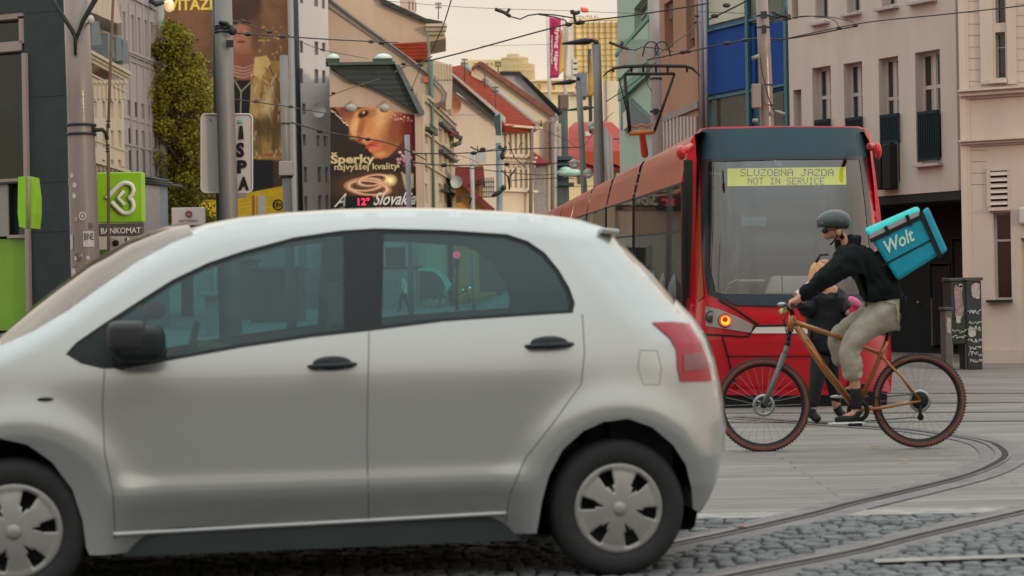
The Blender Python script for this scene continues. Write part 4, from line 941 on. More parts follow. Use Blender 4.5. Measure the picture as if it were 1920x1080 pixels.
s_ = MB(); s_.tube([P(1358,556,TD+.9),P(1366,532,TD+.9),P(1378,526,TD+.9),P(1434,526,TD+.9)], .011, 8); build('cab_handrail', s_, mat('pale_rail',(.5,.48,.46),.4,var=0), tram)
s_ = MB(); s_.hexa([P(1390,424,TD+.8),P(1438,424,TD+.8),P(1438,406,TD+.8),P(1390,406,TD+.8),P(1390,424,TD+.83),P(1438,424,TD+.83),P(1438,406,TD+.83),P(1390,406,TD+.83)]); build('cab_screen', s_, mat('cab_teal',(.08,.16,.17),.4,var=0), tram)
s_ = MB(); s_.tube([P(1344,548,TD+.45),P(1420,505,TD+.35),P(1438,420,TD+.32)], .006, 6); build('wiper', s_, BK, tram)
s_ = MB(); s_.tube([P(1467,548,TD+.12),P(1465,500,TD+.2),P(1466,470,TD+.24)], .006, 6); build('wiper', s_, BK, tram)
# carriages
prof_l = [(1316,247),(1303,252),(1294,262),(1277,342)]
ks = [0.75, 6.6, 11.9, 17.3, 23.2, 29.2, 35.2, 41.2]
def TP(px, py, k): return P(px,py,TD+.75) + DV*(k-.75)
for i in range(7):
    k0, k1 = ks[i] + (.22 if i else .02), ks[i+1]-.22
    s_ = MB()
    pr = [(1322,246),(1312,248),(1303,252),(1296,262),(1288,295),(1277,342)]
    for a, b_ in zip(pr[:-1],pr[1:]): s_.add([TP(*a,k0),TP(*b_,k0),TP(*b_,k1),TP(*a,k1)],[(0,1,2,3)],True)
    cv = build('roof_cove', s_, TORG, tram)
    s_ = MB(); top_ = [(1322,246),(1400,240),(1470,238),(1560,240),(1624,246),(1634,262),(1643,342),(1658,560),(1666,740),(1560,742)]
    kk = k0+(.1 if i==0 else 0)
    for a, b_ in zip(top_[:-1],top_[1:]): s_.add([TP(*a,kk),TP(*b_,kk),TP(*b_,k1),TP(*a,k1)],[(0,1,2,3)],True)
    build('carriage_shell', s_, TRED, tram)
    s_ = MB(); s_.add([TP(1279,596,k0),TP(1279,760,k0),TP(1279,760,k1),TP(1279,596,k1)],[(0,1,2,3)]); build('side_skirt', s_, TRED, tram)
    s_ = MB(); kf = k0
    s_.add([TP(1277,342,kf),TP(1277,596,kf),TP(1277,596,k1),TP(1277,342,k1)],[(0,1,2,3)]); build('side_window', s_, TSG, tram)
    s_ = MB(); n_ = 3
    for q in range(n_+1):
        c_ = kf+(k1-kf)*q/n_; s_.hexa([TP(1278.5,596,c_-.05),TP(1278.5,596,c_+.05),TP(1278.5,342,c_+.05),TP(1278.5,342,c_-.05),TP(1286,596,c_-.05),TP(1286,596,c_+.05),TP(1286,342,c_+.05),TP(1286,342,c_-.05)])
    for yy in (342,432): s_.hexa([TP(1276.5,yy+5,kf),TP(1276.5,yy+5,k1),TP(1276.5,yy,k1),TP(1276.5,yy,kf),TP(1284,yy+5,kf),TP(1284,yy+5,k1),TP(1284,yy,k1),TP(1284,yy,kf)])
    build('window_post', s_, BK, tram)
    s_ = MB(); s_.add([TP(1450,342,k0+1.2),TP(1450,700,k0+1.2),TP(1450,700,k1),TP(1450,342,k1)],[(0,1,2,3)]); build('aisle_wall', s_, mat('tram_inside',(.03,.033,.03),.8,var=.4,scale=2), tram)
    s_ = MB()
    for q in range(4): c_ = kf+.6+(k1-kf-1)*q/4; s_ = MB(); s_.tube([TP(1300,592,c_),TP(1300,540,c_),TP(1302,500,c_+.12)], [.2,.2,.1], 8); (build('passenger_seat', s_, mat('tram_seat',(.10,.10,.10),.7,var=.2), tram) if i < 3 else 0)
    if i < 6:
        s_ = MB(); s_.add([TP(x,y,ks[i+1]+dz) for x,y in ((1318,252),(1300,262),(1286,330),(1282,342),(1282,750)) for dz in (-.23,.23)], [(0,1,3,2),(2,3,5,4),(4,5,7,6),(6,7,9,8)]); build('bellows', s_, RUB, tram)
# the narrow chamfer between the nose and the flank, with its own slim window
s_ = MB(); s_.prism([P(x,y,TD+.76) for x,y in ((1277,342),(1288,295),(1296,262),(1303,252),(1306,300),(1304,420),(1300,560),(1298,600),(1298,740),(1277,740))], (0,.03,0)); cpn = build('corner_panel', s_, TRED, tram)
s_ = MB(); s_.prism([P(x,y,TD+.75) for x,y in ((1282,300),(1299,300),(1298,420),(1293,556),(1282,566))], (0,.004,0)); build('corner_window', s_, mat('slim_window',(.022,.024,.022),.15,var=0), cpn)
s_ = MB(); s_.ell(P(1277,286,TD+.15),(.05,.09,.075)); s_.tube([P(1277,286,TD+.15),P(1296,275,TD+.3)],.04,8); build('camera_pod', s_, TRED, tram)
s_ = MB(); s_.ell(P(1646,283,TD+.25),(.035,.08,.09)); s_.tube([P(1646,278,TD+.25),P(1630,275,TD+.5)],.04,8); build('camera_pod', s_, TRED, tram)
# pantograph
PD = 33.5; PG = mat('pantograph_black',(.02,.02,.02),.6,var=0); PO = mat('pantograph_orange',(.40,.15,.05),.5,var=.1)
def Q(px, py, o=0): return P(px,py,PD+o)
s_ = MB()
for o in (-.18,.18):
    s_.tube([Q(1131,143,o),Q(1140,134,o),Q(1152,128,o),Q(1170,125,o),Q(1215,123,o),Q(1285,124,o),Q(1298,128,o),Q(1306,136,o),Q(1313,143,o)], [.012,.016,.026,.032,.034,.032,.026,.014,.010], 8)
for x in (1150,1184,1206,1230,1252,1288): s_.tube([Q(x,127,-.18),Q(x,134,0),Q(x,127,.18)], .02, 6)
pan = build('pantograph', s_, PG, tram)
s_ = MB(); s_.tube([Q(1171,139,-.1),Q(1265,138,-.1)], .028, 8); s_.tube([Q(1171,139,-.1),Q(1181,250)], [.03,.034], 8); s_.tube([Q(1265,138,-.1),Q(1226,248)], [.022,.028], 8); s_.tube([Q(1160,145,.1),Q(1179,224,.1)], .014, 6); s_.tube([Q(1210,140),Q(1215,160),Q(1222,171)], .007, 6); build('upper_arm', s_, PG, pan)
s_ = MB(); s_.tube([Q(1180,250),Q(1226,247)], .045, 8); s_.tube([Q(1183,236),Q(1192,238),Q(1202,233),Q(1212,237),Q(1224,232)], .02, 6); s_.tube([Q(1203,244),Q(1209,290,1.2)], [.06,.07], 8); build('lower_arm', s_, PO, pan)
# ================================================================ BUILDINGS
def bt(pl, x, label, cat='building', group=None, nm='building'):
    p = pl.P(x, 500); p.z = -.2; return thing(nm, label, cat, p, group)
def facade(nm, label, pl, x0, x1, y0, wins, wm, depth=9, thick=.3, recess=.16, fm=None, back=True, z0=-.2, glass=None, sill=None, bars=1, mull=1, root=None, zt=None):
    t = root or bt(pl, (x0+x1)/2, label, nm=nm)
    t0, t1 = sorted((pl.px(x0,400)[0], pl.px(x1,400)[0])); zt = zt or pl.px((x0+x1)/2, y0)[1]
    hs = [rect_tz(pl,*w[:4]) for w in wins]
    hs = [(max(h[0],t0+.05),max(h[1],z0+.02),min(h[2],t1-.05),min(h[3],zt-.05)) for h in hs]
    build('wall', wall_holes(pl, t0, z0, t1, zt, hs, thick), wm, t)
    if back: build('building_body', backing(pl, t0+.01, z0, t1-.01, zt-.02, depth, -thick-.02), wm, t)
    for h in hs: window(pl, h, t, fm, recess, bars=bars, mull=mull, glass=glass, sill=sill)
    return t
def band(t, pl, x0, x1, y0, y1, o1, m_, name='cornice', o0=-.01):
    """a level moulding across the facade, its height taken at the middle"""
    t0, z0, t1, z1 = rect_tz(pl, x0, y0, x1, y1); s_ = MB(); pbox(s_, pl, (t0,z0,t1,z1), o0, o1); return build(name, s_, m_, t)
def poly(t, pl, pts, o0, o1, m_, name): s_ = MB(); ppoly(s_, pl, pts, o0, o1); return build(name, s_, m_, t)

# ---- white building right of the tram (recedes to the left)
PW = Plane((1797,29.0),(1487,32.3)); WHT = mat('pink_white_plaster', (.50,.435,.38), .85, var=.09, scale=.6, streak=True, bump=.12, bscale=30)
RAILM = mat('balcony_slate', (.010,.023,.031), .6, var=.1, spec=.2); LEDG = mat('pale_ledge', (.40,.36,.34), .8, var=.1)
wl = [(1524,125,1559,300),(1583,117,1618,300),(1649,107,1686,345),(1717,95,1764,303),(1528,-60,1553,34),(1587,-70,1614,22),(1652,-80,1682,10),(1713,-90,1752,-4),(1488,168,1503,260),(1484,-60,1496,36)]
tw = facade('building', 'pinkish white building with tall narrow windows and slate window balconies', PW, 1484, 1798, -110, wl, WHT, depth=8, recess=.15, z0=PW.px(1797,357)[1])
zb_ = PW.px(1797,357)[1]
for x0,x1,y in ((1524,1556,44),(1583,1616,27),(1646,1686,16),(1707,1757,4),(1720,1768,309)): band(tw, PW, x0, x1, y-2, y+3, .12, LEDG, 'window_ledge')
for w_ in wl[:8]:
    a = rect_tz(PW,*w_); w__ = a[2]-a[0]; s_ = MB(); pbox(s_, PW, (a[0]+.40*w__,max(a[1],zb_+.1),a[0]+.66*w__,a[3]-.07), -.172, -.165); build('cream_blind', s_, mat('cream_blind2',(.36,.30,.25),.8,var=.1,streak=True), tw)
for (x0,y0,x1,y1) in ((1533,224,1560,300),(1591,220,1620,300),(1655,214,1689,268),(1726,208,1764,301)):
    s_ = MB(); t0,z0,t1,z1 = rect_tz(PW,x0,y0,x1,y1)
    for q in ((t0,z1-.05,t1,z1),(t0,z0,t1,z0+.04)): pbox(s_, PW, q, .02, .07)
    n_ = 11
    for k in range(n_+1): a = t0+(t1-t0-.02)*k/n_; pbox(s_, PW, (a,z0+.041,a+.018,z1-.051), .025, .065)
    build('window_balcony', s_, RAILM, tw)
for x0 in (1654,1672): s_ = MB(); pbx(s_, PW, x0,270,x0+16,356,.05,.22); build('shutter_panel', s_, BK, tw, bevel=.02)
s_ = MB(); pbx(s_, PW, 1669.5,310,1672,352,.06,.10); build('white_pipe', s_, FRAME, tw)
# dark passage under it
zb = PW.px(1797,357)[1]; tA, tB = PW.px(1480,400)[0], PW.px(1800,400)[0]; tA, tB = min(tA,tB), max(tA,tB)
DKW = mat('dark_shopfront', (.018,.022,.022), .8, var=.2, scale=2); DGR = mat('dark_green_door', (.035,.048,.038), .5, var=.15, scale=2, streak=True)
pr = bt(PW, 1720, 'dark recessed shopfront under the pinkish white building', nm='shopfront')
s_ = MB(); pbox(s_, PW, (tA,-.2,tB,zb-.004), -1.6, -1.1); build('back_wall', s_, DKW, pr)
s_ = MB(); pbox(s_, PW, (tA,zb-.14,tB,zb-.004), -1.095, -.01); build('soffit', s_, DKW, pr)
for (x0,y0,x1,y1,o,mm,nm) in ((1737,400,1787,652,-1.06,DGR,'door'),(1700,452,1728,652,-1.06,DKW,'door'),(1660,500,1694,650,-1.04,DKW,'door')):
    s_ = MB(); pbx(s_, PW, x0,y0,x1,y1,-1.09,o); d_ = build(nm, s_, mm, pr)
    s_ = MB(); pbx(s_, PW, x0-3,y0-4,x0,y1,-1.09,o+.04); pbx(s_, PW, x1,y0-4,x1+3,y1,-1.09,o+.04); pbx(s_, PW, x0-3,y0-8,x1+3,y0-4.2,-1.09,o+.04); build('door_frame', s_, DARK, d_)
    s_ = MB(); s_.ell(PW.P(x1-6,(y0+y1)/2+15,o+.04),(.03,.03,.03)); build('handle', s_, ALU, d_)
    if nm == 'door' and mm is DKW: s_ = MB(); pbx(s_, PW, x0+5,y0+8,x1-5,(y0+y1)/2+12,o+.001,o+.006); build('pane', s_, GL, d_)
for x0,y0,x1,y1,nm,mm in ((1764,388,1790,396,'wall_lamp',mat('lamp_grey',(.09,.09,.09),.5)),(1736,396,1792,402,'lintel',DARK)): s_ = MB(); pbx(s_, PW, x0,y0,x1,y1,-1.05,-.98); build(nm, s_, mm, pr)
s_ = MB(); pbx(s_, PW, 1697.5,520,1700.5,650,-.9,-.84); pbx(s_, PW, 1674,560,1677,650,-.9,-.84); build('door_post', s_, ALU, pr)
# ---- cream building on the far right
PC = Plane((1803,27.6),(1960,27.0)); CRM = mat('cream_render', (.52,.43,.375), .85, var=.09, scale=.7, streak=True, bump=.1, bscale=30)
tcb = facade('building', 'cream building with grooved plaster and louvred vent at the right edge', PC, 1803, 2100, -100, [(1865,-60,1884,43),(1866,60,1885,146),(1862,398,1896,562),(1915,445,1990,640)], CRM, depth=8, recess=.12, bars=1, mull=0)
for y0,y1,o in ((160,164,.20),(164,172,.13),(172,177,.05),(256,259,.16),(259,264,.10),(264,268,.04)): band(tcb, PC, 1803, 2100, y0, y1, o, CRM, 'cornice')
band(tcb, PC, 1853, 1899, 562, 567, .12, DARK, 'window_ledge'); band(tcb, PC, 1855, 1894, 389, 395, .09, CRM, 'window_head'); band(tcb, PC, 1859, 1889, 150, 157, .14, CRM, 'window_ledge')
s_ = MB(); pbx(s_, PC, 1803,-100,1813,640,.005,.06); pbx(s_, PC, 1813,-100,1819,640,.005,.03); build('corner_pilaster', s_, CRM, tcb)
for x0,x1 in ((1838,1861),(1888,1905)): s_ = MB(); pbx(s_, PC, x0,-100,x1,158,.005,.035); build('pilaster', s_, CRM, tcb)
s_ = MB(); pbx(s_, PC, 1851,316,1858,388,.004,.03); pbx(s_, PC, 1858,316,1892,320,.004,.03); pbx(s_, PC, 1890,320,1893,388,.004,.03)
for k in range(6):
    y = 322+k*11; a = rect_tz(PC,1858,y,1890,y+7); s_.hexa([PC.pt(a[0],a[1],.05),PC.pt(a[2],a[1],.05),PC.pt(a[2],a[3],.012),PC.pt(a[0],a[3],.012),PC.pt(a[0],a[1],.03),PC.pt(a[2],a[1],.03),PC.pt(a[2],a[3],.004),PC.pt(a[0],a[3],.004)])
vt = build('vent_louvre', s_, CRM, tcb); s_ = MB(); pbx(s_, PC, 1858,320,1890,388,.0015,.003); build('vent_opening', s_, DARK, vt)
s_ = MB()
for k in range(18): y = -20+k*21.5; s_.hexa([PC.P(x,yy,o) for o in (.004,.0015) for x,yy in ((1815,y+.9),(1838 if y < 155 else 1850,y+.9),(1838 if y<155 else 1850,y),(1815,y))]) if not (158 < y < 275) else 0
for k in range(9): y = -14+k*21; s_.hexa([PC.P(x,yy,o) for o in (.004,.0015) for x,yy in ((1906,y+.9),(2000,y+.9),(2000,y),(1906,y))])
build_split('plaster_groove', s_, mat('groove_brown',(.26,.21,.19),.9,var=0), tcb)
s_ = MB(); pbx(s_, PC, 1803,655,2100,690,.0,.05); build('plinth', s_, CRM, tcb)
s_ = MB(); pbx(s_, PC, 1912,388,1960,420,.03,.09); sg = build('house_plate', s_, mat('plate_white',(.5,.45,.42),.6,var=.05), tcb, bevel=.03)
# ---- blue and teal metal facade
PB = Plane((1318,40),(1488,37)); TEAL = mat('teal_metal', (.025,.10,.135), .45, var=.08, coat=.2); BLUE = mat('blue_panel', (.006,.045,.21), .7, var=.06, spec=.2)
tbf = bt(PB, 1400, 'narrow facade with bright blue panels in a teal steel frame')
s_ = MB(); pbx(s_, PB, 1318,-80,1486,560,-6,0); build('wall', s_, TEAL, tbf)
for x0,y0,x1,y1,mm,nm in ((1327,45,1409,172,BLUE,'blue_panel'),(1412,47,1419,160,BLUE,'blue_panel'),(1443,42,1479,170,BLUE,'blue_panel'),(1332,-60,1404,39,mat('cream_blind',(.44,.43,.35),.7,var=.05),'blind'),(1411,-60,1470,38,mat('grey_pane',(.10,.11,.09),.25,var=.2),'window'),(1339,177,1410,300,mat('dark_pane',(.045,.05,.042),.15,var=.3,scale=1),'window'),(1448,176,1474,300,mat('dark_pane',(.045,.05,.042),.15),'window')):
    s_ = MB(); pbx(s_, PB, x0,y0,x1,y1,.004,.05); p_ = build(nm, s_, mm, tbf, bevel=.008)
for x in (1323,1410,1440,1482): s_ = MB(); pbx(s_, PB, x-2.5,-60,x+2.5,400,.052,.12); build('mullion', s_, TEAL, tbf)
for y in (42,174): band(tbf, PB, 1322, 1482, y-3, y+1.5, .10, TEAL, 'transom', o0=.002)
s_ = MB(); s_.tube([PB.P(1313,-50,.1),PB.P(1316,60,.1),PB.P(1317,250,.1)], .06, 8); s_.tube([PB.P(1321,-50,.2),PB.P(1326,250,.2)], .04, 8); build('drainpipe', s_, mat('lilac_grey',(.28,.25,.29),.6,var=.1), tbf)
# ---- brown building
PBR = Plane((1312,44),(1222,49)); BRN = mat('brown_plaster', (.30,.165,.105), .9, var=.12, scale=.8, streak=True, bump=.1)
tbr = facade('building', 'tan brown plaster building with roller shutters left of the blue panels', PBR, 1224, 1313, -80, [(1246,2,1263,92),(1286,-60,1302,92),(1246,-90,1263,-30)], BRN, depth=8, recess=.22)
for x0,y0,x1,y1 in ((1248,4,1262,32),(1287,-60,1301,70)):
    s_ = MB(); a = rect_tz(PBR,x0,y0,x1,y1); n_ = int((a[3]-a[1])/.06)
    for k in range(n_): z = a[1]+(a[3]-a[1])*k/n_; pbox(s_, PBR, (a[0],z,a[2],z+.045), -.13, -.09)
    build('roller_shutter', s_, mat('shutter_brown',(.17,.11,.09),.7,var=.1), tbr)
GREYM = mat('grey_fascia', (.22,.19,.18), .8, var=.15)
band(tbr, PBR, 1236, 1313, 206, 218, .25, GREYM, 'fascia')
for k in range(11): x = 1240+k*6.6; s_ = MB(); pbx(s_, PBR, x,218,x+3.6,330,.06,.22); build('corrugated_rib', s_, mat('corrugated_cream',(.38,.33,.29),.7,var=.1), tbr)
# ---- green building
PG_ = Plane((1222,52),(1160,60)); GRN = mat('pale_green_plaster', (.31,.40,.335), .85, var=.07, scale=.8, streak=True); GRD = mat('green_ledge', (.12,.25,.20), .7, var=.08)
tgr = facade('building', 'pale green corner house with a bay window above the pantograph', PG_, 1164, 1224, -80, [(1189,0,1215,62)], GRN, depth=7, recess=.18, mull=1)
band(tgr, PG_, 1158, 1222, 64, 72, .35, GRD, 'cornice')
s_ = MB(); pbx(s_, PG_, 1160,74,1222,122,.002,.28); build('bay', s_, GRN, tgr)
ptr = Paint(1160,74,1222,122,60,44,(.21,.28,.24))
for pts in ([(1160,96),(1178,92),(1182,108),(1174,122),(1160,122)],[(1190,96),(1206,88),(1222,96),(1222,106),(1200,114),(1190,120)]): ptr.poly(pts,(.30,.22,.18),2)
ptr.noise(.1,6); ptr.mesh('faded_mural', PG_, .285, mat('print',(.5,.5,.5),.7,attr='Col',var=0), tgr)
band(tgr, PG_, 1166, 1222, 143, 166, .5, GRD, 'awning')
poly(tgr, PG_, [(1164,185),(1178,185),(1222,228),(1222,245),(1164,245)], .05, .5, mat('grey_blue_roof',(.10,.13,.13),.7), 'porch_roof')
s_ = MB(); pbx(s_, PG_, 1178,207,1190,240,.1,.6); s_.add([],[]); build('small_chimney', s_, mat('cream_wall',(.50,.45,.37),.85,var=.05), tgr)

# ---- dark stone bank building, far left
PL = Plane((-60,22.6),(128,22)); STN = mat('dark_green_stone', (.024,.034,.036), .55, spec=.2, var=.16, scale=5, bump=.05); PINKF = mat('pinkish_frame', (.24,.19,.175), .5, var=.06)
tl_ = bt(PL, 60, 'dark stone clad bank building with a tall pink framed window at the left edge')
t0, t1 = PL.px(-200,400)[0], PL.px(127,400)[0]; h1_ = rect_tz(PL,-60,26,47,342); h2_ = rect_tz(PL,-60,345,58,620)
build('wall', wall_holes(PL, t0, -.2, t1, 6.2, [(max(h1_[0],t0+.1),h1_[1],h1_[2],h1_[3]),(max(h2_[0],t0+.1),0.02,h2_[2],h2_[3])], .35), STN, tl_)
build('building_body', backing(PL, t0+.01, -.2, t1-.4, 6.18, 6, -.9), STN, tl_)
s_ = MB()
for y in (21,180,341,434): pbx(s_, PL, 49,y,127.5,y+1.2,.0015,.004)
build('stone_joint', s_, mat('joint_dark',(.02,.025,.026),.8,var=0), tl_)
s_ = MB()
for q in ((-60,26,47,34),(-60,34.2,30,38),(-60,80,40,86),(-60,86.2,38,98),(33,34.2,47,80),(40,98.2,50,336),(-60,336,50,344)): pbx(s_, PL, *q, -.2, -.02)
wf = build('window', s_, PINKF, tl_); s_ = MB(); pbx(s_, PL, -60,38,33,80,-.17,-.15); pbx(s_, PL, -60,98,40,336,-.17,-.15); build('pane', s_, glassmat('bank_glass',(.25,.33,.30),.0), wf)
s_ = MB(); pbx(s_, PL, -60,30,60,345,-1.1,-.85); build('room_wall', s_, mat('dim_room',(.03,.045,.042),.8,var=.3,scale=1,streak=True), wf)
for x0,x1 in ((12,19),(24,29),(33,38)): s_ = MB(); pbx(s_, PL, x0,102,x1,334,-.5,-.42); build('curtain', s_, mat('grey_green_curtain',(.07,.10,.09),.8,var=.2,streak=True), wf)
CY_ = mat('cyan_sign', (.04,.25,.36), .5, var=0, emit=(.05,.35,.5), es=.22)
s_ = MB()
for k in range(3): c_ = PL.P(5+k*9.5,203,-.3); s_.tube([c_+Vector((.035*math.cos(a),0,.05*math.sin(a))) for a in [2*math.pi*i/16 for i in range(13 if k != 1 else 17)]], .006, 5)
build('cyan_lettering', s_, CY_, wf)
s_ = MB(); pbx(s_, PL, -60,346,11,444,-.06,-.04); build('grey_panel', s_, mat('light_grey_panel',(.20,.19,.18),.5,var=.08), tl_)
s_ = MB(); pbx(s_, PL, 11,346,56,444,-.16,-.14); build('cash_machine_recess', s_, GL, tl_)
s_ = MB(); pbx(s_, PL, 11,440,57,446,-.15,-.02); build('sill', s_, PINKF, tl_)
s_ = MB(); pbx(s_, PL, -60,448,52,620,-.12,-.08); build('green_panel', s_, mat('green_window_film',(.13,.27,.02),.35,var=.18,scale=.6,coat=.3), tl_)
s_ = MB(); pbx(s_, PL, 50,100,57,640,-.05,.05); build('window_post', s_, PINKF, tl_)
# green projecting sign
ps = Plane((34,21.2),(66,21.2)); LIM = mat('lime_green', (.24,.47,.02), .45, var=.06, scale=2, coat=.3)
tps = bt(ps, 48, 'lime green bulging sign sticking out from the dark bank building', 'sign', nm='projecting_sign')
poly(tps, ps, [(34,332),(47,330),(47,428),(36,425),(33,400)], -.05, .25, mat('lime_green_side',(.19,.40,.02),.45,var=.05), 'sign_panel')
poly(tps, ps, [(48,330),(60,331),(65,370),(65,400),(62,428),(48,428)], -.2, .12, LIM, 'sign_panel')
s_ = MB(); s_.tube([ps.P(51.5,331,.16),ps.P(52,429,.16)], .028, 8); build('sign_spine', s_, GREYM, tps)

# ---- ornate beige building with mansard dormers
PO_ = Plane((160,66),(238,73)); BEI = mat('beige_stone', (.40,.335,.26), .85, var=.12, scale=1.2, streak=True, bump=.15); SLATE = mat('blue_slate', (.10,.125,.14), .6, var=.15)
tob = facade('building', 'ornate beige corner building with slate dormers behind the big pole', PO_, 150, 236, 150, [(x,190+k*55,x+6,222+k*55) for x in (176,192,208,222) for k in range(4)], BEI, recess=.1, bars=0, mull=0, depth=12, glass=mat('beige_blind',(.26,.215,.17),.8,var=.1))
for x0,y0,x1,y1,o in ((150,112,236,118,.8),(150,118,236,124,.5),(150,124,236,130,.3),(150,150,236,153,.25),(150,306,238,312,.5),(150,268,236,270,.12)): band(tob, PO_, x0,x1,y0,y1,o,BEI,'cornice')
s_ = MB()
for k in range(9): x = 166+k*8; pbx(s_, PO_, x,154,x+3,186,.01,.2); pbx(s_, PO_, x-1,150.5,x+4,157,.01,.35)
build_split('baluster', s_, BEI, tob)
s_ = MB()
for k in range(9): x = 168+k*7.5; pbx(s_, PO_, x,313,x+4,322,.01,.3)
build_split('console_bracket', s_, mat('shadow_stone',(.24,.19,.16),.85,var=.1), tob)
s_ = MB(); ppoly(s_, PO_, [(150,-60),(172,-40),(228,38),(236,112),(150,112)], -9, -1.2); build('mansard_roof', s_, mat('orange_stone',(.40,.27,.18),.85,var=.15), tob)
for x,y in ((172,38),(202,62),(218,68),(230,74)):
    s_ = MB(); ppoly(s_, PO_, [(x,y),(x+14 if x<200 else x+9,y+2),(x+19 if x<200 else x+13,y+45),(x+1,y+47)], -1.2, .25); build('dormer', s_, SLATE, tob)
poly(tob, PO_, [(150,-60),(205,-60),(228,42),(220,44),(170,22),(150,5)], -3, .5, BEI, 'gable')
# ---- lilac-grey building with tall thin windows
PLG = Plane((226,76),(306,82)); LIL = mat('lilac_grey_plaster', (.27,.25,.26), .85, var=.08, scale=1, streak=True)
LW = mat('lilac_blind', (.16,.12,.12), .7, var=.1)
wl = [(x,23+(x-232)*.38,x+5,103+(x-232)*.30) for x in (231,247,259,272,283)]+[(x,188+(x-238)*.25,x+5,216+(x-238)*.25) for x in (239,253,265,279,288)]+[(x,240+(x-238)*.2,x+5,274+(x-238)*.1) for x in (241,255,266,280,290)]+[(x,282,x+5,330) for x in (242,256,267,281,291)]+[(x,350,x+5,400) for x in (243,257,268,282,292)]
tlg = facade('building', 'tall lilac grey building with slender windows beside the golden tree', PLG, 227, 305, -60, wl, LIL, recess=.12, bars=0, mull=0, glass=LW, depth=14)
for x0,y0,x1,y1,o in ((227,106,305,110,.5),(227,110,305,114,.3),(227,122,305,124,.2),(227,276,305,279,.2),(227,228,305,231,.15),(227,334,305,338,.3),(227,4,305,8,.3)): band(tlg, PLG, x0,x1,y0,y1,o,LIL,'cornice')
for x in (229,244,257,270,281,293): s_ = MB(); pbx(s_, PLG, x-1.2,8,x+.2,330,.01,.2); build('pilaster', s_, LIL, tlg)
s_ = MB(); s_.tube([PLG.P(297,-40,.4),PLG.P(300,120,.4),PLG.P(306,335,.4)], .22, 8); build('drainpipe', s_, mat('grey_pipe',(.22,.24,.22),.6), tlg)
s_ = MB(); s_.tube([PLG.P(284,2,.4),PLG.P(292,8,1.5),PLG.P(304,4,2)], .12, 8); build('lamp_bracket', s_, DARK, tlg)
s_ = MB(); s_.ell(PLG.P(317,10,1),(.22,.22,.3)); s_.tube([PLG.P(304,4,1),PLG.P(317,4,1)],.06,6); tag(build('wall_lamp', s_, mat('warm_lamp',(.7,.5,.3),.4,var=0,emit=(1,.7,.4),es=.5)), 'small warm lit lamp at the top of the lilac grey building', 'lamp')
# low kiosk fronts below (lilac hoarding)
PK = Plane((272,58),(322,62)); tk = bt(PK, 300, 'grey blue roofed kiosk under the golden tree', nm='kiosk')
s_ = MB(); pbx(s_, PK, 272,346,303,700,-3,0); build('wall', s_, mat('pinkish_panel',(.27,.24,.25),.8,var=.15), tk)
s_ = MB(); pbx(s_, PK, 304,350,320,700,-3,-.05); build('side_panel', s_, mat('grey_blue_panel',(.17,.20,.235),.7,var=.15), tk)
for y,x1 in ((336,315),(341,322),(346,340)): s_ = MB(); s_.tube([PK.P(271,y-3,.1),PK.P(x1,y+3,.3)], .05, 6); build('awning_rod', s_, DARK, tk)
# ---- painted gable wall with the huge advert
PM = Plane((300,108),(620,108)); PLAST = mat('grey_white_plaster', (.42,.40,.405), .85, var=.08, scale=.5, streak=True)
PRINT = mat('print',(.5,.5,.5),.7,attr='Col',var=0)
tm = bt(PM, 430, 'tall house end wall carrying a giant brown and gold advertising mural')
s_ = MB(); pbx(s_, PM, 296,-80,560,640,-12,0); build('wall', s_, mat('mural_wall_plaster',(.34,.32,.31),.85,var=.1), tm)
m_ = Paint(300,-30,545,418,246,448,(.13,.065,.035))
m_.ell(500,60,120,150,(.24,.115,.06),soft=1.6,op=.9); m_.ell(330,160,70,120,(.10,.05,.03),soft=1.5,op=.8); m_.ell(470,330,90,60,(.05,.03,.02),soft=1.4)
m_.poly([(384,165),(400,140),(432,128),(480,105),(500,112),(526,114),(548,130),(548,300),(384,300)],(.36,.20,.06),4); m_.poly([(384,100),(400,135),(384,160)],(.10,.05,.03),6)      # golden jacket
m_.poly([(440,130),(478,128),(476,220),(470,300),(420,300),(428,180)],(.015,.013,.013),3)                                  # dark top
m_.poly([(436,95),(474,92),(480,130),(468,150),(444,150),(432,130)],(.30,.10,.055),4)                                       # neck
m_.ell(455,55,29,44,(.36,.15,.085),soft=.25); m_.ell(452,10,38,34,(.07,.035,.025),soft=.3); m_.ell(478,50,12,40,(.10,.04,.025),soft=.8,op=.7); m_.ell(448,70,18,22,(.46,.20,.12),soft=1,op=.7)
m_.ell(440,44,6,2.5,(.03,.015,.01),soft=.6); m_.ell(464,44,6,2.5,(.03,.015,.01),soft=.6); m_.ell(452,78,9,3,(.28,.04,.04),soft=.6); m_.ell(452,62,4,5,(.28,.11,.07),soft=1,op=.7)
for k in range(4): m_.line([(434,122+k*6),(456,128+k*6),(480,120+k*6)],2.2,(.55,.34,.24),op=.8)
for pts,w,cl in (([(440,150),(452,172),(476,148)],2,(.5,.4,.28)),([(452,172),(451,215)],2,(.5,.4,.28)),([(472,138),(470,215),(476,250),(488,300)],2.5,(.62,.42,.22)),([(478,138),(512,162),(472,216)],3,(.55,.36,.18)),([(500,112),(516,150),(518,220),(512,280)],3,(.12,.06,.03)),([(384,166),(402,158),(404,212)],3,(.5,.34,.2)),([(528,130),(536,180),(530,260)],3,(.5,.30,.12)),([(470,292),(548,288)],4,(.35,.08,.05))): m_.line(pts,w,cl,op=.85)
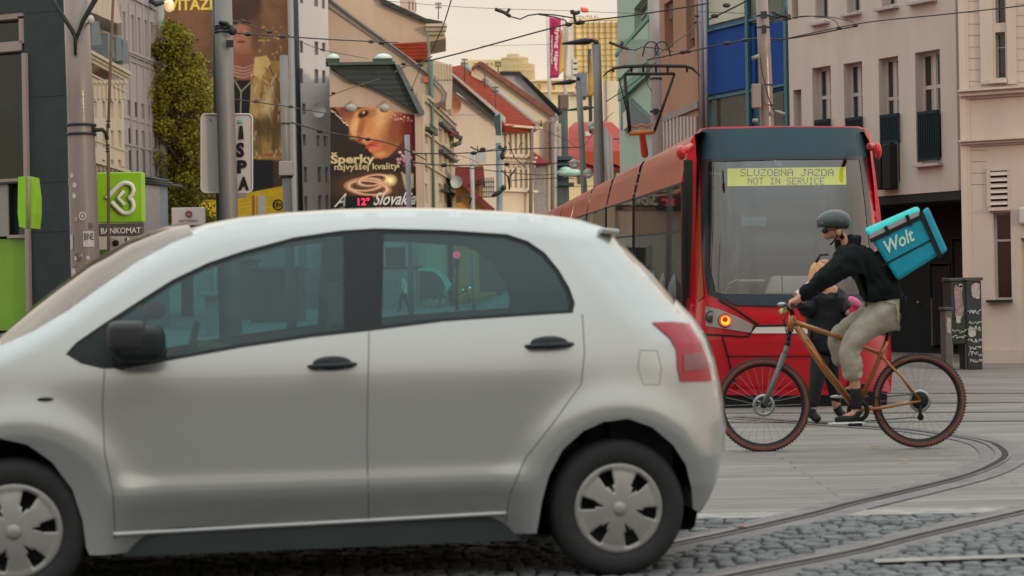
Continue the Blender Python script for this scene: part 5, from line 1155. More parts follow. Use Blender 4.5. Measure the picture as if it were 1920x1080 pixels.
m_.poly([(478,108),(500,104),(508,118),(488,150),(474,140)],(.66,.44,.17),2); m_.poly([(474,142),(490,152),(482,230),(492,292),(474,292),(468,210)],(.50,.31,.11),2); m_.poly([(506,150),(524,144),(532,220),(522,286),(508,280),(512,210)],(.14,.075,.03),4,.8); m_.ell(500,195,9,26,(.72,.52,.28),soft=1.2,ang=15,op=.8); m_.ell(536,150,7,18,(.74,.52,.26),soft=1,op=.7); m_.ell(536,220,6,30,(.56,.34,.13),soft=1,op=.7); m_.poly([(470,215),(486,225),(492,292),(472,292)],(.06,.035,.02),4,.7)
for k in range(70):
    a, b_ = random.uniform(474,544), random.uniform(125,290); l = random.uniform(4,16); m_.line([(a,b_),(a+random.uniform(-6,6),b_+l)],random.uniform(1.5,4),random.choice([(.62,.43,.22),(.16,.08,.03),(.42,.25,.08),(.05,.03,.02),(.72,.55,.36)]),op=.65)
for k in range(22): a, b_ = random.uniform(386,404), random.uniform(160,212); m_.line([(a,b_),(a+3,b_+8)],2.5,random.choice([(.6,.42,.24),(.14,.07,.03)]),op=.7)
m_.ell(500,238,22,22,(.09,.05,.02),soft=.8,op=.8); m_.poly([(466,298),(512,300),(512,352),(474,358)],(.012,.014,.016),3)
for k in range(26): m_.ell(random.uniform(486,530),random.uniform(50,112),random.uniform(1,3),random.uniform(1,2.4),(.55,.36,.10),soft=.5,op=.8)
m_.poly([(300,388),(400,374),(545,346),(545,420),(300,420)],(.60,.38,.02),1.5)
for k in range(4): m_.line([(405,385+k*7),(478,374+k*7)],1.6,(.42,.25,.02),op=.6); m_.line([(482,374+k*7),(508,370+k*7)],1.6,(.42,.25,.02),op=.6)
m_.line([(475,368),(475,418)],5,(.34,.09,.04)); m_.line([(482,368),(482,418)],1.6,(.34,.09,.04)); m_.poly([(484,368),(498,366),(498,410),(484,412)],(.42,.40,.38),1)
m_.noise(.10,14,3); m_.noise(.08,5,4)
pm_ = m_.mesh('advert_mural', PM, .12, PRINT, tm)
YEL = mat('yellow_print',(.62,.46,.08),.7,var=0)
lettering('VÍTAZI', pl_fn(PM,316,-8,398,20,.16), YEL, tm, bold=.03)
s_ = MB(); c_ = PM.P(521,384,.16); r_ = .28; s_.tube([c_+Vector((r_*math.cos(a),0,r_*math.sin(a))) for a in [2*math.pi*i/24 for i in range(25)]], .035, 5); build('age_ring', s_, BK, tm)
lettering('18+', pl_fn(PM,514,379,528,389,.17), BK, tm, bold=.02)
s_ = MB(); pbx(s_, PM, 545,-80,556,640,.002,.25); build('white_edge_strip', s_, mat('off_white',(.44,.42,.41),.8,var=.1), tm)
PN = Plane((556,101),(622,102.5)); wl = [(562,76,568,99),(590,78,597,103),(604,80,610,97),(562,-30,568,6),(589,-30,596,12),(603,-30,609,16),(562,128,568,156),(590,130,597,156),(604,132,610,156),(567,194,573,214),(593,196,599,216),(606,198,612,218),(568,252,574,272),(594,254,600,274),(607,255,613,275),(570,313,576,342),(596,313,603,342),(610,313,616,342),(571,368,577,400),(597,366,604,398),(611,366,617,398)]
tn = facade('building', 'grey white house front with small dark windows beside the giant mural', PN, 557, 622, -60, wl, PLAST, recess=.25, bars=0, mull=0, depth=10)
s_ = MB(); s_.tube([PN.P(553,-60,.3),PN.P(557,100,.3),PN.P(564,400,.3)], .13, 8); build('drainpipe', s_, DARK, tn)
s_ = MB(); s_.lathe([(0,.12),(.22,.08),(.36,-.02),(.38,-.04)], PN.P(598,207,.6), 20, 'y'); tag(build('satellite_dish', s_, mat('dish_grey',(.42,.41,.42),.5,var=.05)), 'pale round satellite dish on the grey white house front', 'satellite dish')
# ---- house with the jewellery advert
PS = Plane((617,98),(793,98)); OCH = mat('pinkish_beige_plaster', (.40,.30,.235), .88, var=.1, scale=.5, streak=True)
tsb = bt(PS, 700, 'low beige house with a dark mansard roof and a jewellery advert')
poly(tsb, PS, [(618,640),(618,128),(655,152),(692,161),(733,181),(781,212),(793,214),(793,640)], -8, 0, OCH, 'wall')
DR = mat('dark_slate_roof',(.03,.036,.038),.55,var=.2,scale=1.5,bump=.3)
poly(tsb, PS, [(617,124),(620,121),(739,119),(750,126),(792,211),(781,213),(733,181),(692,161),(655,152),(622,127)], -7, .35, DR, 'mansard_roof')
poly(tsb, PS, [(740,119),(750,122),(796,210),(793,216),(786,214)], .36, .7, mat('slate_edge',(.10,.105,.11),.6,var=.3,scale=3), 'roof_edge')
s_ = MB(); pbx(s_, PS, 617,118.5,742,124,.36,.6); build('gutter', s_, mat('green_gutter',(.05,.075,.065),.5), tsb)
for x0,x1 in ((612,638),(700,737)):
    s_ = MB(); pbx(s_, PS, x0,111,x1,118.4,-1.5,.4); db = build('skylight', s_, mat('skylight_base',(.035,.05,.045),.6), tsb); s_ = MB(); s_.ell(PS.P((x0+x1)/2,110.5,-.5), ((x1-x0)/2*.027,.6,.28)); build('skylight_dome', s_, mat('pale_dome',(.40,.50,.50),.2,var=0,coat=.5), db)
j = Paint(619,200,782,394,164,194,(.02,.013,.011))
j.poly([(626,196),(632,208),(645,224),(655,240),(661,254),(668,262),(680,266),(686,272),(692,282),(700,290),(714,298),(728,294),(742,280),(752,266),(764,246),(772,196)],(.44,.155,.05),3); j.ell(650,198,26,9,(.20,.03,.02),soft=.8,op=.7)
j.ell(720,215,20,34,(.72,.40,.18),soft=1.2,op=.9,ang=10); j.ell(690,250,16,16,(.58,.25,.10),soft=1,op=.7); j.ell(745,240,22,40,(.20,.05,.025),soft=1,op=.9,ang=20)
j.ell(770,250,18,60,(.12,.012,.012),soft=.8); j.ell(650,210,14,14,(.20,.05,.03),soft=1,op=.8); j.ell(672,258,10,6,(.40,.12,.05),soft=.8,op=.8)
j.ell(665,236,7,20,(.74,.42,.20),soft=1,ang=14,op=.85); j.ell(677,240,6,18,(.26,.08,.03),soft=1,ang=12,op=.7); j.ell(690,258,16,7,(.62,.28,.12),soft=1,ang=-20,op=.7); j.ell(675,262,5,3,(.14,.03,.015),soft=.7); j.ell(681,214,11,6,(.03,.012,.01),soft=.45,ang=-28); j.ell(682,211,3,2,(.5,.4,.3),soft=.6,ang=-20); j.line([(664,206),(680,200),(696,198)],3,(.06,.02,.015)); j.ell(652,207,6,3,(.04,.02,.02),soft=.6)
j.ell(699,271,14,5,(.42,.06,.04),soft=.5,ang=-24); j.ell(703,278,11,5.5,(.62,.15,.09),soft=.5,ang=-22); j.ell(712,290,12,5,(.60,.28,.12),soft=1,ang=-18,op=.7); j.line([(690,270),(711,275)],1.2,(.10,.01,.01)); j.ell(671,256,3,2,(.08,.02,.01),soft=.6); j.line([(668,214),(661,240),(668,254)],4,(.64,.33,.15),op=.6,soft=3)
for k in range(16): j.ell(622+k*2,207+k*1.9+random.uniform(-2,2),1.6,1.3,(.62,.50,.42),soft=.6)
for k in range(26): j.ell(random.uniform(730,776),random.uniform(206,228),1.8,1.5,random.choice([(.58,.35,.28),(.40,.10,.08)]),soft=.6)
for k in range(26): j.ell(random.uniform(746,780),random.uniform(284,312),3,2.2,random.choice([(.42,.22,.22),(.12,.03,.04),(.58,.40,.38)]),soft=.6,ang=random.uniform(0,90))
j.poly([(752,322),(764,330),(776,324),(776,352),(760,356)],(.40,.34,.22),2); j.poly([(760,330),(768,345),(764,354)],(.05,.04,.03),2)
j.ell(690,350,60,24,(.12,.055,.03),soft=1,op=.8)
for rx,cx_,cy_,an in ((33,684,346,-4),(38,690,352,6),(28,700,338,-8)): j.ring(cx_,cy_,rx,rx*.36,.24,(.50,.24,.14),ang=an); j.ring(cx_,cy_,rx*.96,rx*.33,.07,(.82,.58,.42),ang=an)
j.ell(732,338,9,8,(.95,.70,.35),soft=1.2); j.ell(732,338,3,3,(1,.9,.6),soft=.8); j.noise(.07,4,9); j.noise(.05,9,8)
j.mesh('advert_picture', PS, .06, PRINT, tsb, keep=lambda s_: (s_.Y > 200+np.clip(s_.X-700,0,200)*.2))
GOLD = mat('gold_print',(.52,.42,.24),.7,var=0); WPR = mat('white_print',(.62,.60,.57),.7,var=0)
lettering('Šperky', pl_fn(PS,620,286,703,312,.1), GOLD, tsb, bold=.035); lettering('najvyššej kvality', pl_fn(PS,627,307,747,323,.1), GOLD, tsb, bold=.015)
lettering('A', pl_fn(PS,626,363,650,388,.1), WPR, tsb, shear=.6, bold=.01); lettering('Slovakia', pl_fn(PS,700,361,781,385,.1), WPR, tsb, shear=.5, bold=.012); lettering('Ob', pl_fn(PS,638,388,648,395,.1), WPR, tsb); lettering('amorslovakia.', pl_fn(PS,704,386,766,394,.1), mat('copper_print',(.5,.28,.2),.7,var=0), tsb)
s_ = MB(); pbx(s_, PS, 649,368,699,394,.07,.4); tdp = build('temperature_display', s_, BK, tsb)
lettering('12°', pl_fn(PS,671,371,693,385,.45), mat('red_led',(.8,.02,.06),.5,var=0,emit=(1,.02,.08),es=1.5), tdp, bold=.02)
for x in (659,721): s_ = MB(); s_.tube([PS.P(x,190,.1),PS.P(x,200,.9)], .05, 6); s_.ell(PS.P(x,203,1),(.28,.2,.22)); build('floodlight', s_, mat('lamp_grey2',(.30,.28,.26),.5), tsb)
s_ = MB(); pbx(s_, PS, 782,214,793,640,.01,.3); build('corner_strip', s_, OCH, tsb)
# shop front at street level, seen through the car
s_ = MB(); pbx(s_, PS, 712,452,920,640,.31,.6) if 0 else pbx(s_, PS, 640,440,792,600,.02,.2); sf = build('shop_front', s_, mat('shop_grey',(.34,.36,.35),.6,var=.15,streak=True), tsb)
s_ = MB(); pbx(s_, PS, 724,464,760,498,.21,.3); build('shop_window', s_, GL, sf)
for x in (720,762): s_ = MB(); pbx(s_, PS, x,458,x+3,500,.21,.45); build('window_frame', s_, FRAME, sf)
s_ = MB(); pbx(s_, PS, 718,500,792,503,.21,.5); build('shop_ledge', s_, DARK, sf)
s_ = MB()
for k in range(8): x = 768+k*3.2; pbx(s_, PS, x,460,x+1.2,498,.21,.35)
build('shop_slat', s_, mat('pale_slat',(.45,.47,.45),.7), sf)
# ---- big beige gable walls behind
PB1 = Plane((560,104),(850,104)); tg1 = bt(PB1, 720, 'large blank beige gable wall rising behind the dark mansard roof')
BG1 = mat('rosy_beige_plaster', (.42,.325,.26), .9, var=.08, scale=.3, streak=True)
poly(tg1, PB1, [(600,640),(600,-4),(613,0),(760,110),(800,140),(826,166),(836,176),(836,188),(812,195),(795,215),(795,640)], -6, 0, BG1, 'wall')
s_ = MB(); s_.tube([PB1.P(x,y,.25) for x,y in ((608,-8),(680,46),(760,104),(800,136),(826,160),(837,176),(834,188),(820,205))], .075, 6); build('gutter', s_, mat('lead_gutter',(.15,.14,.14),.5), tg1)
poly(tg1, PB1, [(600,-12),(613,-8),(820,146),(815,150),(600,2)], .005, .12, mat('roof_verge',(.26,.22,.20),.7), 'verge')
s_ = MB(); pbx(s_, PB1, 794,144,806,155,.02,.2); build('orange_plate', s_, mat('orange_plate',(.42,.12,.05),.6), tg1)
def rows(m_, sc=1.5):
    nt = m_.node_tree; b = nt.nodes['Principled BSDF']; src = b.inputs['Base Color'].links[0].from_socket
    w = nt.nodes.new('ShaderNodeTexWave'); w.wave_type = 'BANDS'; w.bands_direction = 'Z'; w.inputs['Scale'].default_value = sc; w.inputs['Distortion'].default_value = 1.2; w.inputs['Detail'].default_value = 2
    t = nt.nodes.new('ShaderNodeTexCoord'); nt.links.new(t.outputs['Object'], w.inputs['Vector'])
    r = nt.nodes.new('ShaderNodeMapRange'); r.inputs['To Min'].default_value = .62; r.inputs['To Max'].default_value = 1.12; nt.links.new(w.outputs['Fac'], r.inputs[0])
    v = nt.nodes.new('ShaderNodeVectorMath'); v.operation = 'SCALE'; nt.links.new(src, v.inputs[0]); nt.links.new(r.outputs[0], v.inputs['Scale']); nt.links.new(v.outputs[0], b.inputs['Base Color'])
PB2 = Plane((560,112),(860,112)); tg2 = bt(PB2, 740, 'second beige gable behind with a small red tiled roof patch')
RTILE = mat('red_tile', (.22,.034,.017), .9, spec=.15, var=.18, scale=2, bump=.5, bscale=8)
poly(tg2, PB2, [(600,640),(600,-40),(700,-40),(715,2),(796,38),(829,42),(836,72),(806,78),(806,640)], -6, 0, BG1, 'wall')
poly(tg2, PB2, [(732,82),(802,78),(803,112),(768,113)], .01, .8, RTILE, 'red_roof')
poly(tg2, PB2, [(706,-12),(716,-4),(798,34),(830,40),(830,44),(796,41),(714,6)], .01, .4, DR, 'verge')
for y0,y1,o in ((42,47,.9),(47,54,.6),(54,60,.3)): band(tg2, PB2, 800, 838-(y0-42)*.3, y0+6, y1+6, o, mat('cornice_cream',(.42,.36,.28),.85), 'cornice')
PB3 = Plane((690,125),(790,125)); tg3 = facade('building', 'pinkish roof storey with three slit windows behind the beige gables', PB3, 757, 786, -40, [(766,2,768,18),(773,3,775,19),(780,4,782,20)], mat('pink_plaster',(.48,.37,.34),.85,var=.05), recess=.2, bars=0, mull=0, depth=8)
# ---- street fronts beyond
PD_ = Plane((790,99),(852,118)); tdn = bt(PD_, 820, 'narrow ornate street fronts with green drainpipes and iron balconies', nm='town_house')
SAND = mat('sand_stone', (.40,.33,.25), .85, var=.15, scale=1.2, streak=True); IRON = mat('iron_railing',(.05,.055,.055),.6,var=0); GPIPE = mat('green_pipe', (.10,.14,.115), .6, var=.15)
t0, t1 = PD_.px(794,300)[0], PD_.px(852,300)[0]; zt = PD_.px(820,200)[1]
hs = [rect_tz(PD_,x,y,x+w,y+h_) for x,w in ((797,5),(823,6),(833,5),(842,4)) for y,h_ in ((242,28),(290,32),(345,36))]
build('wall', wall_holes(PD_, t0, -.2, t1, zt, hs, .3), SAND, tdn); build('building_body', backing(PD_, t0+.01,-.2,t1-.01,zt-.02,5,-.32), SAND, tdn)
for h in hs: window(PD_, h, tdn, recess=.15, bars=0, mull=0)
poly(tdn, PD_, [(812,112),(838,120),(848,150),(846,205),(812,205)], -4, .1, SAND, 'attic')
for k in range(6): s_ = MB(); pbx(s_, PD_, 814+k*5.5,122,816+k*5.5,150,.11,.5); build('attic_pilaster', s_, SAND, tdn)
for x,y0,y1,r_ in ((813,112,400,.09),(806,60,200,.06)): s_ = MB(); s_.tube([PD_.P(x-4,y0,.5),PD_.P(x,y1,.5)], r_, 8); build('green_drainpipe', s_, GPIPE, tdn)
for x0,x1,y in ((797,812,236),(822,848,232),(828,852,352),(822,850,282)):
    s_ = MB(); a = rect_tz(PD_,x0,y,x1,y+13); n_ = 14
    pbox(s_, PD_, (a[0],a[3]-.08,a[2],a[3]), .9, 1.0); pbox(s_, PD_, (a[0],a[1],a[2],a[1]+.15), .0, 1.0)
    for k in range(n_): x = a[0]+(a[2]-a[0])*k/n_; pbox(s_, PD_, (x,a[1]+.151,x+.09,a[3]-.081), .92, .98)
    build('iron_balcony', s_, IRON, tdn)
for y0,y1,o in ((205,210,.9),(210,216,.5),(268,271,.4),(322,326,.4)): band(tdn, PD_, 796, 850, y0,y1,o,SAND,'cornice')
poly(tdn, PD_, [(847,240),(861,248),(861,256),(847,255)], .1, .9, RTILE, 'small_red_roof')
s_ = MB(); s_.tube([PD_.P(856,256,1.5),PD_.P(864,258,1.5),PD_.P(862,268,1.5),PD_.P(852,272,1)], .14, 6); build('gutter', s_, IRON, tdn)
# ---- white gable
PE = Plane((830,122),(1000,122)); WGB = mat('white_gable_plaster', (.60,.52,.45), .88, var=.05, scale=.4, streak=True)
te = bt(PE, 880, 'plain white gable wall with a thick dark roof edge and copper dish')
poly(te, PE, [(836,640),(836,150),(858,176),(924,222),(930,240),(930,640)], -5, 0, WGB, 'wall')
poly(te, PE, [(836,140),(842,142),(930,212),(930,224),(924,224),(838,158)], .02, .5, mat('dark_verge',(.07,.065,.065),.6,var=.2), 'verge')
poly(te, PE, [(838,132),(846,134),(948,220),(948,232),(930,213)], .1, .9, mat('pale_verge',(.38,.35,.32),.7,var=.2), 'gutter_board')
s_ = MB(); s_.lathe([(0,.3),(.35,.22),(.6,0),(.66,-.04)], PE.P(846,197,.8), 20, 'y'); tag(build('satellite_dish', s_, mat('copper_dish',(.48,.22,.13),.4,.3,var=.1)), 'copper coloured round dish on the white gable wall', 'satellite dish')
# ---- red roof + arcaded front
PF_ = Plane((930,128),(1002,131)); ARC = mat('cream_arcade', (.54,.45,.35), .85, var=.08, scale=.6)
wl = [(x,250,x+4.5,289) for x in (945,955,965,975,985,993)]+[(x,318,x+4.5,352) for x in (945,955,965,975,985,993)]
tf = facade('building', 'cream house with narrow paired windows under the bright red tiled roof', PF_, 930, 1001, 236, wl, ARC, recess=.3, bars=0, mull=0, depth=9)
s_ = MB(); q = [PF_.P(841,126,-7),PF_.P(870,121,-9),PF_.P(1004,233,.6),PF_.P(946,236,.9)]; s_.prism(q, (0,.3,-.5)); build('red_roof', s_, RTILE, tf)
s_ = MB(); s_.tube([PF_.P(868,119,-8.8),PF_.P(1005,232,.5)], .22, 6); build('roof_verge', s_, mat('grey_verge',(.30,.29,.27),.7), tf)
for y0,y1,o in ((237,241,.8),(241,245,.4),(292,296,.3),(300,303,.2),(356,360,.4)): band(tf, PF_, 931,1001,y0,y1,o,ARC,'cornice')
s_ = MB()
for x in (945,955,965,975,985,993):
    for y in (294,310): pbx(s_, PF_, x,y,x+3,y+5,.31,.4)
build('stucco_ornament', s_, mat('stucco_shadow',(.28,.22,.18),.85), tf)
s_ = MB(); s_.tube([PF_.P(1003,238,.8),PF_.P(997,245,.6),PF_.P(995,400,.6)], .14, 6); build('drainpipe', s_, GREYM, tf)
for px,py in ((870,118),(909,122),(928,165),(822,5)):
    pass
# ---- second gable "N"
PGB = Plane((880,136),(1040,136)); CR2 = mat('warm_cream_plaster', (.60,.51,.40), .88, var=.06, scale=.4)
tgg = bt(PGB, 1000, 'cream gable wall with dark roof letters beside the red tiled roof')
poly(tgg, PGB, [(884,640),(884,128),(898,120),(1034,216),(1036,240),(1036,640)], -5, 0, CR2, 'wall')
poly(tgg, PGB, [(884,126),(898,115),(905,116),(1040,211),(1039,217),(1032,217),(898,122),(886,132)], .02, .5, mat('brown_red_verge',(.19,.075,.055),.8,var=.35,scale=3), 'verge')
lettering('EN', pl_fn(PGB,994,226,1016,237,.12), mat('brown_print',(.10,.075,.06),.7), tgg, bold=.01)
s_ = MB(); pbx(s_, PGB, 1022,229,1035,308,.05,.5); build('brown_sign', s_, mat('brown_sign',(.20,.125,.09),.7,var=.3), tgg)
s_ = MB(); s_.tube([PGB.P(1040,214,.6),PGB.P(1045,222,.6),PGB.P(1036,232,.6),PGB.P(1036,400,.6)], .16, 6); build('drainpipe', s_, GREYM, tgg)
poly(tgg, PGB, [(996,281),(1031,306),(996,308)], .3, 2.2, mat('crimson_awning',(.27,.045,.06),.8), 'crimson_awning')
s_ = MB(); pbx(s_, PGB, 997,316,1026,640,.1,1.0); build('grey_shed_front', s_, mat('grey_shop',(.25,.23,.24),.7,var=.3,scale=3), tgg)
rows(RTILE)
# ---- pale metal roof
PH = Plane((930,146),(1060,146)); th = bt(PH, 1000, 'house with a pale sheet metal roof and dark edge behind the cream gable')
poly(th, PH, [(937,137),(974,137),(1044,212),(1044,640),(1000,640)], -5, 0, mat('pale_sheet_roof',(.36,.34,.37),.6,var=.12,scale=1), 'sheet_roof')
poly(th, PH, [(936,134),(975,134),(1052,214),(1048,218),(972,139),(936,139)], .02, .5, DARK, 'roof_edge'); poly(th, PH, [(982,143),(988,146),(1056,212),(1052,214)], .1, .9, DARK, 'roof_rail')
# ---- dark shop block with vertical sign
PI = Plane((1036,150),(1068,150)); ti = bt(PI, 1052, 'dark shop block with teal awnings and a vertical lettered sign')
s_ = MB(); pbx(s_, PI, 1050,178,1068,640,-6,0); build('wall', s_, mat('dark_teal_block',(.075,.10,.10),.7,var=.3,scale=1,streak=True), ti)
s_ = MB(); pbx(s_, PI, 1050,178,1066,204,.02,.2); build('brown_top', s_, mat('dark_brown',(.13,.09,.08),.8), ti)
s_ = MB(); pbx(s_, PI, 1037,233,1052,299,.5,.8); vs_ = build('vertical_sign', s_, mat('pinkish_sign',(.40,.33,.31),.7), ti)
for k, ch_ in enumerate('BHOUS'): lettering(ch_, pl_fn(PI,1041,238+k*12,1048,247+k*12,.84), mat('sign_grey',(.15,.11,.11),.7), vs_)
for y0,y1,x0,x1 in ((296,303,1040,1072),(308,313,1042,1070),(322,332,1050,1085),(345,350,1040,1075)): s_ = MB(); pbx(s_, PI, x0,y0,x1,y1,.02,2); build('awning', s_, mat('dark_awning',(.04,.07,.075),.7), ti)
s_ = MB(); pbx(s_, PI, 1042,304,1064,398,.3,1.0); build('dark_kiosk', s_, mat('dark_teal_block',(.075,.10,.10),.7), ti)
s_ = MB(); s_.ell(PI.P(1068,324,3),(1.1,.6,.3)); s_.ell(PI.P(1060,321,3),(.5,.5,.35)); tag(build('shop_awning', s_, mat('mint_cloth',(.32,.50,.47),.7,var=.2,scale=3)), 'small bunched mint green awning beside the street lamp posts', 'awning')
rows(DR, 1.1)
# ---- red roofed house at the end of the street
PR = Plane((1060,175),(1200,175)); tr = bt(PR, 1130, 'house with a broad red hipped roof at the end of the street')
RR = mat('bright_red_roof',(.27,.04,.035),.7,var=.1,scale=.6)
s_ = MB(); pbx(s_, PR, 1066,300,1192,640,-8,0); build('wall', s_, mat('yellow_cream_wall',(.58,.47,.30),.85,var=.08), tr)
s_ = MB(); q = [PR.P(*p,o) for p,o in (((1066,318),1),((1192,316),1),((1192,271),-3),((1147,229),-7),((1078,229),-7),((1066,240),-5))]; s_.prism(q, (0,.6,-.3)); build('red_roof', s_, RR, tr)
poly(tr, PR, [(1096,284),(1190,283),(1192,318),(1164,312),(1142,303),(1118,312),(1098,306)], .2, 1.3, mat('orange_red_roof',(.30,.05,.02),.7,var=.1), 'porch_roof')
for x in (1083,1122,1150,1170): s_ = MB(); pbx(s_, PR, x,318,x+5,345,.02,.12); build('window', s_, GL, tr)
s_ = MB(); pbx(s_, PR, 1097,248,1106,256,-2,1); build('skylight', s_, mat('pale_dome',(.4,.5,.5)), tr)
# ---- pale blocks and towers far away
PJ = Plane((1060,215),(1240,215)); PALE = mat('pale_cream_wall', (.56,.48,.37), .88, var=.06, scale=.2)
tj = bt(PJ, 1130, 'blank pale cream house wall above the red hipped roof')
poly(tj, PJ, [(1068,640),(1068,178),(1110,176),(1128,152),(1230,152),(1230,640)], -12, 0, PALE, 'wall'); 
s_ = MB(); pbx(s_, PJ, 1137,150,1138.5,300,.02,.3); pbx(s_, PJ, 1066,176,1112,179,.02,.5); build('wall_joint', s_, GREYM, tj)
PT1 = Plane((990,290),(1090,290)); tt1 = facade('building', 'low sunlit cream block behind the magenta flag', PT1, 985, 1082, 150, [(992,158,1000,168),(1006,158,1014,168),(1034,160,1040,170),(1054,160,1062,170)], mat('sunny_cream',(.62,.50,.30),.8,var=.1,scale=.3), recess=.5, depth=10, bars=0)
for y0,y1 in ((150,153),(170,174)): band(tt1, PT1, 985,1082,y0,y1,.8,mat('sunny_cream',(.6,.5,.3)),'cornice')
PT = Plane((1060,430),(1210,430)); TWG = mat('gold_curtain_glass', (.78,.62,.30), .28, .35, var=.22, scale=.12); MULB = mat('bronze_mullion',(.30,.20,.09),.6,var=.1)
tt = bt(PT, 1120, 'tall golden glass shopping tower with rooftop lettering', nm='glass_tower')
s_ = MB(); pbx(s_, PT, 1069,42,1205,640,-25,0); build('tower_body', s_, TWG, tt)
for x in (1079.5,1094,1103.5,1114,1124.5,1136,1147,1158): s_ = MB(); pbx(s_, PT, x,40,x+1.2,170,.05,.7); build('mullion', s_, MULB, tt)
for k in range(11): y = 50+k*10.5; band(tt, PT, 1076, 1166, y, y+.7, .35, mat('pale_gold_band',(.55,.45,.26),.6), 'floor_band', o0=.04)
s_ = MB(); pbx(s_, PT, 1069,46,1075.5,165,.05,1.5); build('pale_edge', s_, mat('pale_tower_edge',(.5,.47,.44),.6), tt)
band(tt, PT, 1068, 1170, 35, 40, 1.2, mat('gold_parapet',(.65,.50,.25),.6), 'parapet')
lettering('CENTRAL', pl_fn(PT,1078,29.5,1124,38.5,.5), mat('tower_letters',(.20,.12,.10),.6), tt, bold=.01)
s_ = MB(); s_.ell(PT.P(1096,19,.5),(.95,.4,.6)); s_.ell(PT.P(1091,16,.5),(.35,.3,.35)); s_.ell(PT.P(1101,20,.5),(.35,.3,.45)); build('red_logo', s_, mat('red_logo',(.65,.12,.07),.5,var=0), tt)
s_ = MB()
for k in range(5): pbx(s_, PT, 1073,112+k*11,1083,119+k*11,.8,2.2)
build('balcony', s_, mat('pale_tower_edge',(.5,.47,.44)), tt)
PT2 = Plane((880,520),(1010,520)); tt2 = bt(PT2, 960, 'far round golden office block on the skyline behind the red roof', nm='office_block')
YB = mat('golden_block',(.74,.60,.34),.5,.1,var=.15,scale=.1)
def cyl(x0,x1,y0,nm):
    a, b_ = PT2.P(x0,300), PT2.P(x1,300); c_ = (a+b_)/2; r_ = (b_-a).length/2; z1 = PT2.P((x0+x1)/2,y0).z; s_ = MB(); s_.lathe([(r_,0),(r_,z1),(0,z1)], (c_.x,c_.y,0), 40); o_ = build(nm, s_, YB, tt2)
    s2 = MB()
    for k in range(30): an = math.pi+math.pi*k/29; s2.tube([(c_.x+(r_+.05)*math.cos(an),c_.y+(r_+.05)*math.sin(an),0),(c_.x+(r_+.05)*math.cos(an),c_.y+(r_+.05)*math.sin(an),z1)],.22,4)
    for z in np.arange(4,z1,3.4): s2.lathe([(r_+.1,z),(r_+.25,z+.1),(r_+.25,z+.5),(r_+.1,z+.6)],(c_.x,c_.y,0),40)
    build('floor_ring', s2, mat('golden_shadow',(.46,.36,.20),.6,var=.1), o_)
cyl(940,1004,122,'lower_drum'); cyl(945,992,109,'upper_drum'); cyl(956,975,102,'roof_drum')
PT3 = Plane((900,460),(960,460)); tt3 = facade('building', 'long low golden block on the skyline left of the round office block', PT3, 880, 946, 112, [(888+k*8,118,892+k*8,124) for k in range(7)], mat('golden_wall',(.70,.56,.32),.6,var=.1,scale=.2), recess=.6, depth=12, bars=0, mull=0)
# ---- orange house low in the street, maroon roof
PX = Plane((850,112),(930,112)); tx_ = bt(PX, 880, 'small orange house with a maroon roof at the foot of the white gable', nm='house')
ORW = mat('orange_plaster',(.50,.27,.09),.85,var=.1)
poly(tx_, PX, [(853,640),(853,350),(862,352),(868,345),(905,345),(905,372),(924,395),(924,640)], -4, 0, ORW, 'wall')
poly(tx_, PX, [(853,314),(906,311),(910,345),(853,348)], -3.5, .5, mat('maroon_tile',(.17,.035,.035),.8,var=.25,scale=3,bump=.4), 'maroon_roof')
poly(tx_, PX, [(864,344),(870,342),(928,392),(924,396),(916,398)], .1, 1, mat('maroon_tile',(.17,.035,.035)), 'maroon_roof')
for x in (857,862): s_ = MB(); pbx(s_, PX, x,367,x+2.5,380,.02,.1); build('window', s_, GL, tx_)
s_ = MB(); a = rect_tz(PX,902,335,928,372)
for k in range(8): x = a[0]+(a[2]-a[0])*k/8; pbox(s_, PX, (x,a[1],x+.05,a[3]), 1.0, 1.1)
for k in range(4): z = a[1]+(a[3]-a[1])*k/4; pbox(s_, PX, (a[0],z,a[2],z+.06), 1.11, 1.16)
build('roof_railing', s_, IRON, tx_)
s_ = MB(); s_.lathe([(0,.2),(.2,.15),(.33,0),(.36,-.04)], PX.P(856,341,1.5), 20, 'y'); tag(build('satellite_dish', s_, mat('pale_dish',(.42,.45,.45),.5,var=0)), 'pale grey dish above the small orange house', 'satellite dish')
# ---- unseen building added behind the camera to darken reflections and block low sun
PBK = Plane.__new__(Plane); PBK.A = Vector((-70,-26,0)); PBK.t = Vector((1,0,0)); PBK.n = Vector((0,1,0)); PBK.len = 140
hs = [(3+k*4.6,1.2+j_*4.0,5.0+k*4.6,3.6+j_*4.0) for k in range(29) for j_ in range(2)]
tbk = thing('building', 'long plain beige building added unseen behind the camera for reflections and shade', 'building', (0,-30,0))
build('wall', wall_holes(PBK, 0, -.2, 140, 10.5, hs, .4), mat('shaded_beige',(.36,.31,.28),.9,var=.1), tbk); build('building_body', backing(PBK,.01,-.2,139.9,10.4,8,-.42), GL, tbk)
HAZE = 0
